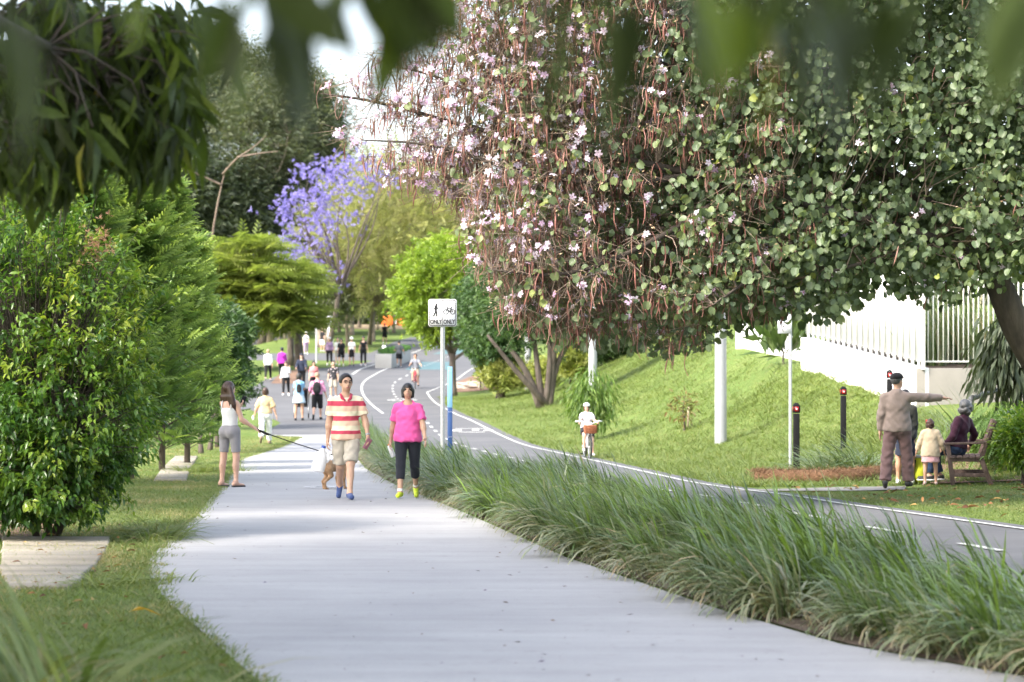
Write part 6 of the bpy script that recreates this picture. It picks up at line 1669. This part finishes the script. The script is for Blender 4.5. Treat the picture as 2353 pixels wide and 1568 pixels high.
# --- woman in pink
PINK = cloth('pink_cloth', (.80, .12, .38))
J = skel(1.56, 'f', ((18, 6, 0), (-12, 24, 0)), ((-14, 13, 12, 2), (18, 14, 18, 2)), 2, -2, (4, 16), 1.2)
pw, s2, hp2 = person('person in a bright pink t-shirt, dark cropped leggings and yellow shoes', GX(937, 32.7), 32.7, -2, 1.56, J,
    [('top', PINK, {'hem': .88, 'sleeve': .75, 'g': .018, 'flare': .014, 'box': .02, 'neck': (.06, 1.47)}), ('pants', cloth('charcoal_cloth', (.022, .025, .034)), {'leg': .76, 'g': .010, 'flare': .006, 'name': 'leggings'}), ('socks', wht, {'h': .05}),
     ('shoes', M('lime_shoe', (.62, .78, .03), .5))], ('bob', 'black'), 'asian', .0125, (45, 22))
p = held(pw, J, -1, .10)
bt = empty('drink_bottle', p, 0, 'small white bottle held by the person in the pink t-shirt', 'bottle')
MB().lathe((0, 0, 0), [(.028, -.14), (.032, -.13), (.032, .0), (.026, .02), (.014, .03)], 14).build('body', [JUGM], bt, auto=True)
MB().lathe((0, 0, 0), [(.016, .028), (.016, .05)], 12).build('cap', [M('orange_cap', (.75, .30, .12), .4)], bt, auto=True); bt.rotation_euler = (0, R(-22), 0)
# --- woman with the dog
J = skel(1.65, 'f', ((3, 6, 3), (-2, 3, 3)), ((8, 16, 42, -24), (44, 6, 84, 26)), 0, 0, (-12, 14), 1.02)
dw, s3, hp3 = person('person with long wavy hair in white camisole and grey bike shorts holding a dog lead', GX(528, 37.9), 37.9, 148, 1.65, J,
    [('top', wht, {'hem': 1.015, 'sleeve': 0, 'g': .010, 'straps': 1.31, 'name': 'camisole'}), ('pants', cloth('grey_jersey', (.27, .26, .275)), {'leg': .40, 'g': .008, 'waist': 1.07, 'name': 'bike_shorts'})],
    ('wavy', 'brown'), 'light', .0125, (30, 45))
for s in (-1, 1):
    F = Field(); to, he = J['toe', s], J['heel', s]; F.cap(he - np.array([0, 0, .022]), to - np.array([0, 0, .018]), .042, .040, .01); F.plane(he - np.array([0, 0, .016]), (0, 0, 1)); F.cap(he * .35 + to * .65 + np.array([-.03, 0, 0]), he * .35 + to * .65 + np.array([.03, 0, .0]), .024, .024, .02)
    V, Q = F.mesh(.011); link('sandal', np_mesh('sandal', V * J['k'], [Q], [blks], None, None, True), dw)
p = held(dw, J, 1, .10)
o = MB().box((0, 0, 0), (.07, .012, .15)).build('mobile_phone', [BLACK], bevel=.005); o.location = p + Vector((0, .02, .05)); o.rotation_euler = (-.5, .5, .3); tag(o, 'black mobile phone held up by the person with the dog lead', 'phone')
# the right hand holds the lead
lead_a = held(dw, J, -1, .09)
# --- dog, side on, half behind the man
DOGM = M('dog_coat', (.36, .22, .12), .9, 0, .35, 14, .01)
DY = 36.6; dX = GX(745, DY); dz0 = float(gz(dX, DY))
dog = empty('dog', (dX, DY, dz0), R(48), 'tan curly-coated dog on a lead standing behind the person in the striped polo', 'dog')
F = Field()
F.ell((.06, 0, .40), (.12, .085, .105)).ell((.22, 0, .40), (.20, .088, .10), None, .06).ell((.40, 0, .40), (.13, .095, .125), None, .06)
F.cap((.46, 0, .44), (.58, 0, .53), .075, .062, .05).ell((.62, 0, .56), (.085, .068, .072), None, .03).cap((.66, 0, .545), (.745, 0, .525), .042, .030, .025)
for y in (-.055, .055): F.ell((.60, y * 1.25, .55), (.03, .018, .06), None, .015)
for y, dx in ((-.06, .0), (.06, .07)):
    hp_ = np.array([.05 + dx * .3, y, .36]); kn = hp_ + np.array([.06, 0, -.12]); hk = np.array([-.045 + dx, y, .135]); pw_ = np.array([-.02 + dx, y, .02])
    F.cap(hp_, kn, .068, .042, .03).cap(kn, hk, .038, .024, .02).cap(hk, pw_, .022, .020, .015).cap(pw_, pw_ + np.array([.05, 0, -.003]), .020, .017, .01)
for y, dx in ((-.06, .0), (.06, -.05)):
    a = np.array([.43, y, .34]); b = np.array([.41 + dx, y, .19]); c = np.array([.43 + dx, y, .02])
    F.cap(a, b, .052, .030, .03).cap(b, c, .027, .020, .02).cap(c, c + np.array([.04, 0, -.003]), .020, .017, .01)
F.cap((-.03, 0, .46), (-.11, 0, .55), .026, .02, .03).cap((-.11, 0, .55), (-.09, 0, .63), .022, .014, .02)
V, Q = F.mesh(.0115); V = V + np.random.default_rng(5).normal(size=V.shape) * .0016; link('body', np_mesh('body', V, [Q], [DOGM], None, None, True), dog)
MB().torus((.50, 0, .46), .078, .011, 'x', 18, 6).build('collar', [BLACK], dog, True)
MB().lathe((.748, 0, .525), [(.004, -.012), (.014, -.006), (.014, .006), (.004, .012)], 8).build('nose', [BLACK], dog, True)
dog.scale = (.88, .88, .88)
lead_b = Matrix.Translation(dog.location) @ Matrix.Rotation(R(48), 4, 'Z') @ Vector((.40, 0, .47))
mb = MB(); mid = (lead_a + lead_b) / 2 - Vector((0, 0, .03)); pts = [lead_a * (1 - t) ** 2 + mid * 2 * t * (1 - t) + lead_b * t * t for t in np.linspace(0, 1, 12)]
mb.tube(pts, [.017, .014] + [.008] * 10, 8); mb.tube([lead_a + Vector((-.03, 0, .02)), lead_a + Vector((.16, .0, -.065))], .02, 8); tag(mb.build('dog_lead', [BLACK], None, True), 'black dog lead stretched from the long-haired walker to the dog', 'lead')
# --- woman in beige and white, walking away
def ribbed(name, a, b_):
    m, nt, b = nmat(name); tc = nt.nodes.new('ShaderNodeTexCoord'); w = nt.nodes.new('ShaderNodeTexWave'); w.inputs['Scale'].default_value = 14; w.inputs['Distortion'].default_value = .6
    nt.links.new(tc.outputs['Object'], w.inputs['Vector']); nt.links.new(ramp(nt, w.outputs['Fac'], [(.2, a), (.8, b_)]), b.inputs['Base Color']); b.inputs['Roughness'].default_value = .9; return m
J = skel(1.57, 'f', ((14, 3, 1), (-16, 30, 1)), ((-6, 20, 10, 0), (10, 22, 10, 0)), 2, 0, (0, 8), 1.18)
p2, *_ = person('person in a ribbed sand-coloured top and white trousers walking away along the left edge', GX(610, 66.5), 66.5, 182, 1.57, J,
    [('top', ribbed('ribbed_knit', (.56, .40, .22), (.66, .50, .30)), {'hem': .97, 'sleeve': .9, 'g': .022, 'flare': .03}), ('pants', wht, {'leg': .97, 'g': .014, 'flare': .02}), ('shoes', M('tan_sandal', (.25, .19, .15), .7))], ('bob', 'brown'), 'light', .02, (45, 22))
o = MB().lathe((0, 0, 0), [(.03, -.06), (.035, .0), (.03, .06)], 10).build('drink_cup', [JUGM], None, True); o.location = held(p2, J, 1, .10); tag(o, 'small white cup in the hand of the person in white trousers', 'cup')
# --- group in the middle distance
def pixperson(label, px, Y, hh, rot, pose, arms, wear, hair, skin='asian', sex='f', fat=1.0, hat=None, head=(0, 0), lean=1, res=.026, **kw):
    J = skel(hh, sex, pose, arms, lean, 0, head, fat)
    r = person(label, GX(px, Y), Y, rot, hh, J, wear, hair, skin, res, (0, 0), hat, **kw)
    return r[0], J
denim = cloth('pale_denim', (.42, .52, .60)); bluet = cloth('sky_blue_cloth', (.22, .42, .62))
pb, JB = pixperson('person in sky blue tee and pale denim skirt with small backpack, pushing a stroller', 687, 82, 1.60, 184, STAND, ((38, 6, 50, 8), (38, 6, 50, 8)),
    [('top', bluet, {'hem': .97, 'sleeve': .7}), ('skirt', denim, {'hem': .66, 'r2': .23}), ('shoes', blks, {'top': .05}), ('backpack', blk, {'s': .8, 'strap': cloth('blue_strap', (.08, .24, .42))})], ('bob', 'black'), 'tan')
# stroller
st = empty('stroller', (GX(687, 82) + .02, 82.75, float(gz(0, 82.75))), R(4), 'black folding stroller being pushed along the asphalt', 'stroller')
for x in (-.24, .24):
    MB().tube([(x, -.55, 1.0), (x, -.1, .62), (x, .45, .12)], .014, 8).tube([(x, -.35, .12), (x, .1, .72)], .014, 8).build('frame', [STEEL], st, True)
    for y in (-.36, .46):
        wl = MB().torus((x, y, .095), .082, .014, 'x', 20, 6).tube([(x - .02, y, .095), (x + .02, y, .095)], .02, 8).build('wheel', [RUBBER], st, True)
MB().tube([(-.24, -.55, 1.0), (.24, -.55, 1.0)], .016, 8).build('handle', [BLACK], st, True)
MB().box((0, .02, .42), (.42, .42, .06)).box((0, -.12, .66), (.42, .07, .46)).build('seat', [blk], st, bevel=.02)
F = Field().ell((0, -.02, .92), (.25, .26, .16)); F.plane((0, 0, .88), (0, 0, -1)); V, Q = F.mesh(.025); link('canopy', np_mesh('canopy', V, [Q], [blk], None, None, True), st)
pixperson('person in a pink checked shirt and black shorts walking away with a large black backpack', 729, 82.6, 1.62, 180, ((14, 2, 2), (-12, 26, 2)), ((4, 16, 14, 0), (6, 16, 14, 0)),
    [('top', cloth('pink_check', (.55, .24, .38), .85, .5), {'hem': .96, 'sleeve': 1.3}), ('pants', blk, {'leg': .52, 'flare': .03, 'g': .02}), ('shoes', blks, {'top': .09}), ('backpack', blk, {'s': 1.25})], ('short', 'blond'), 'light', 'm', 1.15, ('cap', cloth('olive_cap', (.20, .18, .14))))
gh = cloth('pale_grey_cloth', (.48, .49, .51))
pixperson('person in a pale grey hoodie and black leggings holding a hand to the face', 657, 112, 1.62, 2, WALK_A, ((-4, 12, 14, 0), (50, 12, 105, 14)), [('top', gh, {'hem': .95, 'sleeve': 1.95, 'g': .026}), ('top', nvy, {'hem': 1.15, 'sleeve': 0, 'g': .012, 'name': 'undershirt'}), ('pants', blk, {'leg': .97}), ('shoes', whs)], ('bun', 'brown'), 'light')
pixperson('person in a navy jumper and dark cap walking behind the hoodie wearer', 693, 117, 1.78, 2, MID, ((30, 10, 40, 6), (30, 10, 40, 10)), [('top', nvy, {'hem': .93, 'sleeve': 1.95, 'g': .024}), ('pants', blk, {}), ('shoes', blks)], ('short', 'brown'), 'light', 'm', 1.05, ('cap', cloth('navy_cap', (.02, .024, .04))))
pixperson('person with long dark hair in a coral top beside the large backpack', 721, 112, 1.62, 12, MID, ((0, 10, 12, 0), (4, 10, 14, 0)), [('top', cloth('coral_cloth', (.60, .20, .20)), {'hem': .94, 'sleeve': .8}), ('pants', blk, {}), ('shoes', whs)], ('long', 'black'), 'asian')
def floral():
    m, nt, b = nmat('floral_print'); v = nt.nodes.new('ShaderNodeTexVoronoi'); v.inputs['Scale'].default_value = 9; tc = nt.nodes.new('ShaderNodeTexCoord'); nt.links.new(tc.outputs['Object'], v.inputs['Vector'])
    nt.links.new(ramp(nt, v.outputs['Distance'], [(.0, (.62, .55, .55)), (.22, (.5, .42, .44)), (.28, (.012, .012, .016))]), b.inputs['Base Color']); b.inputs['Roughness'].default_value = .8; return m
pixperson('person in a black floral print shirt just behind the striped polo', 766, 110, 1.66, -6, MID, ((2, 10, 14, 0), (4, 8, 14, 0)), [('top', floral(), {'hem': .88, 'sleeve': .85, 'g': .024, 'flare': .02}), ('pants', cloth('stone_shorts', (.35, .32, .27)), {'leg': .5, 'flare': .03}), ('shoes', whs)], ('short', 'black'), 'asian', 'm')
pixperson('person in a pale green-grey top and black leggings walking away near the mulch', 616, 125, 1.66, 182, WALK_A, ARMS, [('top', cloth('sage_cloth', (.42, .49, .46)), {'hem': .90, 'sleeve': 1.5, 'g': .026}), ('pants', blk, {'leg': .93}), ('shoes', M('grey_shoe', (.35, .33, .34), .7))], ('short', 'blond'), 'light', 'f', 1.12)
pixperson('person in a magenta top and black leggings walking away with a ponytail', 648, 126, 1.70, 178, WALK_B, ARMS_B, [('top', cloth('magenta_cloth', (.34, .03, .32)), {'hem': .90, 'sleeve': 1.6, 'g': .02}), ('pants', blk, {'leg': .93}), ('shoes', M('grey_shoe', (.35, .33, .34), .7))], ('pony', 'black'), 'light', 'f', 1.08, ('cap', cloth('navy_cap', (.02, .024, .04))))
hat_w = cloth('white_hat', (.72, .72, .71))
pixperson('person in a mauve top and black leggings, leftmost of the four walking abreast', 757, 143, 1.70, 4, WALK_B, ARMS, [('top', cloth('mauve_cloth', (.32, .21, .34)), {'hem': .94, 'sleeve': 1.9}), ('pants', blk, {'leg': .92}), ('shoes', whs)], ('short', 'blond'), 'light', 'f', 1.05, ('cap', hat_w), res=.03)
pixperson('person in a white top mostly hidden behind the black tee', 776, 145, 1.62, 4, MID, ARMS, [('top', wht, {'hem': .92, 'sleeve': .8}), ('pants', cloth('stone_shorts', (.35, .32, .27)), {'leg': .5}), ('shoes', whs)], ('short', 'brown'), 'light', 'm', res=.03)
pixperson('person in an oversized black tee and black shorts among the four walking abreast', 784, 142, 1.64, 2, WALK_A, ARMS_B, [('top', blk, {'hem': .84, 'sleeve': .85, 'g': .026, 'box': .03}), ('pants', blk, {'leg': .45, 'flare': .03}), ('shoes', whs)], ('bob', 'black'), 'light', 'f', res=.03)
pixperson('person in a white bucket hat, white tee and black skirt', 808, 142, 1.68, 0, MID, ARMS, [('top', wht, {'hem': .98, 'sleeve': .8}), ('skirt', blk, {'hem': .55, 'r1': .12, 'r2': .145}), ('shoes', blks)], ('short', 'brown'), 'light', 'f', 1.05, ('bucket', hat_w), res=.03)
pixperson('person in a black jumpsuit and white sneakers, rightmost of the four walking abreast', 835, 142, 1.74, -4, MID, ((-2, 14, 8, 0), (2, 14, 8, 0)), [('top', blk, {'hem': .93, 'sleeve': .45, 'neck': (.075, 1.45)}), ('pants', blk, {'leg': .93}), ('shoes', whs, {'top': .05})], ('bun', 'black'), 'light', 'f', .95, res=.03)
pixperson('person in a black singlet and shorts jogging away on the far promenade', 884, 195, 1.80, 180, WALK_A, ((-10, 16, 60, 0), (20, 16, 60, 0)), [('top', blk, {'hem': .9, 'sleeve': .15}), ('pants', blk, {'leg': .36, 'flare': .03}), ('socks', wht, {'h': .12}), ('shoes', whs)], ('short', 'brown'), 'light', 'm', res=.034)
pixperson('person in a dark grey tee and black shorts jogging away past the planter', 917, 138.5, 1.62, 184, ((26, 10, 2), (-16, 34, 2)), ((-10, 18, 60, 0), (18, 18, 60, 0)), [('top', cloth('dark_grey_cloth', (.07, .075, .085)), {'hem': .93, 'sleeve': .8}), ('pants', blk, {'leg': .38, 'flare': .035}), ('shoes', whs)], ('short', 'black'), 'tan', 'm', 1.05, res=.03)
pixperson('person in a black tee and white shorts beside the thick far trunk', 741, 180, 1.72, 150, STAND, ARMS, [('top', blk, {'hem': .93, 'sleeve': .7}), ('pants', wht, {'leg': .45, 'flare': .03}), ('shoes', whs)], ('short', 'blond'), 'light', 'm', res=.034)
pixperson('person in a pale top and mauve leggings walking left of the twin trunks', 703, 172, 1.65, 10, WALK_A, ARMS, [('top', wht, {'hem': .93, 'sleeve': .8}), ('pants', cloth('mauve_cloth', (.32, .21, .34)), {'leg': .95}), ('shoes', whs)], ('short', 'blond'), 'light', 'f', 1.0, ('bucket', hat_w), res=.034)

# --- bicycles
def bicycle(label, X, Y, rot, R_, frame, seat_h, bar_h, wb, basket=False):
    """front wheel at -Y"""
    b = empty('bicycle', (X, Y, float(gz(X, Y))), R(rot), label, 'bicycle')
    for y in (-wb * .55, wb * .45):
        w = MB().torus((0, y, R_), R_ - .02, .012, 'x', 30, 6).build('rim', [STEEL], b, True)
        t = MB().torus((0, y, R_), R_, .022, 'x', 30, 8).build('tyre', [RUBBER], b, True)
        mb = MB()
        for i in range(14):
            a = 2 * math.pi * i / 14; mb.tube([(.0, y, R_), (0, y + math.cos(a) * (R_ - .02), R_ + math.sin(a) * (R_ - .02))], .0022, 3)
        mb.tube([(-.04, y, R_), (.04, y, R_)], .018, 8).build('spokes', [STEEL], b, True)
    bb = np.array([0, .02, R_ * .92]); hd = np.array([0, -wb * .42, bar_h - .12]); sd = np.array([0, wb * .22, seat_h - .06]); fa = np.array([0, -wb * .55, R_]); ra = np.array([0, wb * .45, R_])
    mb = MB(); mb.tube([hd, bb], .02, 8).tube([bb, sd], .017, 8).tube([hd * .85 + bb * .15 + np.array([0, 0, .05]), sd * .75 + bb * .25], .018, 8)
    for s in (-1, 1): mb.tube([bb, ra + np.array([s * .05, 0, 0])], .011, 6).tube([sd * .8 + bb * .2, ra + np.array([s * .05, 0, 0])], .010, 6).tube([hd, hd + np.array([s * .045, -.03, -.14]), fa + np.array([s * .05, 0, 0])], .013, 6)
    mb.build('frame', [frame], b, True)
    MB().tube([(-.28, hd[1] + .10, bar_h + .02), (-.2, hd[1], bar_h + .03), (-.05, hd[1] - .02, bar_h - .03), (.05, hd[1] - .02, bar_h - .03), (.2, hd[1], bar_h + .03), (.28, hd[1] + .10, bar_h + .02)], .012, 8).tube([hd, hd + np.array([0, -.01, .10])], .014, 8).build('handlebar', [frame if basket else BLACK], b, True)
    for s in (-1, 1): MB().tube([(s * .20, hd[1] + .03, bar_h + .03), (s * .29, hd[1] + .11, bar_h + .02)], .018, 8).build('grip', [WHITEP if basket else BLACK], b, True)
    F = Field().ell((0, wb * .24, seat_h), (.08, .10, .03)).cap((0, wb * .2, seat_h), (0, wb * .05, seat_h - .005), .035, .02, .03); V, Q = F.mesh(.014); link('saddle', np_mesh('saddle', V, [Q], [BLACK], None, None, True), b)
    mb = MB(); mb.tube([bb - np.array([.09, 0, 0]), bb + np.array([.09, 0, 0])], .012, 6)
    for s, dz in ((-1, -.14), (1, .14)): mb.bar(bb + np.array([s * .09, 0, 0]), bb + np.array([s * .09, -.02 * s, dz]), .014, .02); mb.box(bb + np.array([s * .14, -.02 * s, dz]), (.09, .07, .02))
    mb.build('pedals', [BLACK], b)
    if basket:
        WK = M('wicker', (.30, .11, .05), .85, 0, .35, 60, .02)
        MB().box((0, hd[1] - .15, bar_h - .15), (.25, .19, .19), 0, None, 1.18).build('basket', [WK], b, bevel=.02)
        mb = MB()
        for zq in np.linspace(-.22, -.07, 5): mb.tube([(-.14, hd[1] - .262, bar_h + zq), (.14, hd[1] - .262, bar_h + zq)], .007, 5)
        mb.build('basket_weave', [WK], b, True)
    else:
        MB().lathe((0, hd[1] - .04, bar_h - .06), [(.03, -.03), (.03, .03)], 10).build('front_lamp', [WHITEP], b, True)
    return b
KY = 54.0; KX = GX(1349, KY)
bicycle('child\'s white bicycle with a brown wicker basket on the bike path', KX, KY, 6, .255, M('white_frame', (.78, .76, .77), .35), .62, .80, .86, True)
J = skel(1.22, 'f', ((62, 62, 5), (34, 26, 5)), ((52, 14, 22, -4), (52, 14, 22, -4)), 8, 0, (-10, 4), 1.05, root=.66)
kid, *_ = person('child in a white helmet and pale tee riding the white bicycle towards the viewer', KX, KY + .13, 6, 1.22, J, [('top', cloth('pale_lilac_cloth', (.62, .60, .66)), {'hem': .97, 'sleeve': .75, 'g': .022}), ('pants', blk, {'leg': .34, 'flare': .03, 'g': .02}), ('shoes', whs)], ('bob', 'brown'), 'light', .018, (50, 50), ('helmet', M('helmet_shell', (.72, .74, .76), .3, 0, .04, 5)))
CY_ = 119.0; CX_ = GX(954, CY_)
bicycle('red bicycle ridden on the bend of the bike path', CX_, CY_, 3, .33, M('red_frame', (.55, .03, .06), .35), .92, 1.0, 1.0)
J = skel(1.68, 'm', ((70, 70, 5), (28, 22, 5)), ((56, 12, 16, -4), (56, 12, 16, -4)), 14, 0, (0, 4), 1.05, root=.96)
person('person in a grey tee and tan shorts riding the red bicycle', CX_, CY_ + .2, 3, 1.68, J, [('top', cloth('heather_cloth', (.17, .18, .21), .85, .5), {'hem': .95, 'sleeve': .85, 'g': .02}), ('pants', cloth('khaki_cloth', (.36, .32, .26)), {'leg': .46, 'flare': .03}), ('shoes', blks)], ('short', 'black'), 'tan', .028)

# --- family by the bench
J = skel(1.74, 'm', ((9, 5, 6), (-9, 5, 7)), ((86, 66, 2, -8), (-6, 12, 18, 6)), 3, 0, (-36, 6), 1.12)
person('person in a taupe sweater, mauve trousers and black cap reaching an arm towards the bench', GX(2062, 36.8), 36.8, 164, 1.74, J, [('top', cloth('taupe_cloth', (.25, .20, .18)), {'hem': .89, 'sleeve': 1.95, 'g': .026, 'box': .01}), ('top', cloth('dark_hem', (.10, .10, .095)), {'hem': .885, 'sleeve': 0, 'g': .029, 'straps': .945, 'name': 'waistband'}) if False else ('socks', blk), ('pants', cloth('mauve_brown_cloth', (.15, .095, .095)), {'leg': .99, 'g': .018, 'flare': .028}), ('shoes', blks)],
       ('crop', 'grey'), 'light', .0145, (0, 15), ('cap', cloth('black_cap', (.012, .012, .014))))
J = skel(1.5, 'f', STAND, ((4, 4, 10, 4), (4, 4, 10, 4)), 2, 0, (0, 6), 1.0)
person('person in a dark jacket and navy skirt half hidden behind the capped person', GX(2080, 38.3), 38.3, 170, 1.5, J, [('top', cloth('dark_green_cloth', (.03, .032, .028)), {'hem': .86, 'sleeve': 1.95, 'g': .024}), ('skirt', nvy, {'hem': .55, 'r2': .16}), ('shoes', whs)], ('bob', 'black'), 'tan', .018)
J = skel(1.03, 'f', ((4, 3, 5), (-5, 6, 5)), ((4, 24, 12, 4), (4, 24, 12, 4)), 2, 0, (-20, 8), 1.25)
gl, *_ = person('little child in a cream jacket and pink skirt with a red bow in dark curls', GX(2138, 37.6), 37.6, 172, 1.03, J, [('top', cloth('cream_cloth', (.52, .42, .30)), {'hem': .78, 'sleeve': 1.9, 'g': .036, 'box': .07, 'flare': .02}), ('skirt', cloth('pink_skirt', (.62, .36, .38)), {'hem': .62, 'r1': .16, 'r2': .21}), ('shoes', M('pink_shoe', (.55, .40, .36), .6))], ('curly', 'brown'), 'tan', .0135)
kk_ = J['k']; bw = (J['head'] + J['RH'] @ np.array([.085, .05, .06])) * kk_
MB().lathe(bw, [(.003, -.03), (.024, -.02), (.01, 0), (.024, .02), (.003, .03)], 8).build('hair_bow', [cloth('red_bow', (.50, .05, .06))], gl, True)
bagp = (GX(2112, 38.4), 38.4); bg_ = empty('backpack_bag', (*bagp, float(gz(*bagp))), R(-10), 'lime green rucksack standing on the ground between the child and the capped person', 'bag')
F = Field().ell((0, 0, .22), (.15, .10, .23), None, .05).ell((0, -.07, .15), (.11, .07, .13), None, .03); F.plane((0, 0, .0), (0, 0, -1)); V, Q = F.mesh(.016); link('body', np_mesh('body', V, [Q], [cloth('lime_cloth', (.42, .46, .03))], None, None, True), bg_)
MB().tube([(-.08, -.10, .05), (-.085, -.13, .2), (-.06, -.09, .38)], .016, 6).tube([(.08, -.10, .05), (.085, -.13, .2), (.06, -.09, .38)], .016, 6).build('strap', [blk], bg_, True)
MB().box((0, 0, .43), (.2, .12, .05)).build('flap', [cloth('pale_flap', (.45, .46, .42))], bg_, bevel=.02)
J = skel(1.62, 'f', ((78, 92, 8, 0), (80, 80, 8, 0)), ((-20, 34, 50, 0), (14, 16, 28, 10)), 14, -22, (-52, 6), 1.08, root=.60)
person('person with curly grey hair in a plum jumper and jeans sitting on the bench', GX(2198, 38.0), 38.02, -112, 1.62, J, [('top', cloth('plum_cloth', (.040, .012, .026)), {'hem': .95, 'sleeve': 1.95, 'g': .02}), ('pants', cloth('jean_cloth', (.025, .045, .095)), {'leg': .95, 'g': .014, 'flare': .02}), ('shoes', blks, {'sole': whs})],
       ('curly', 'grey'), 'light', .0145)
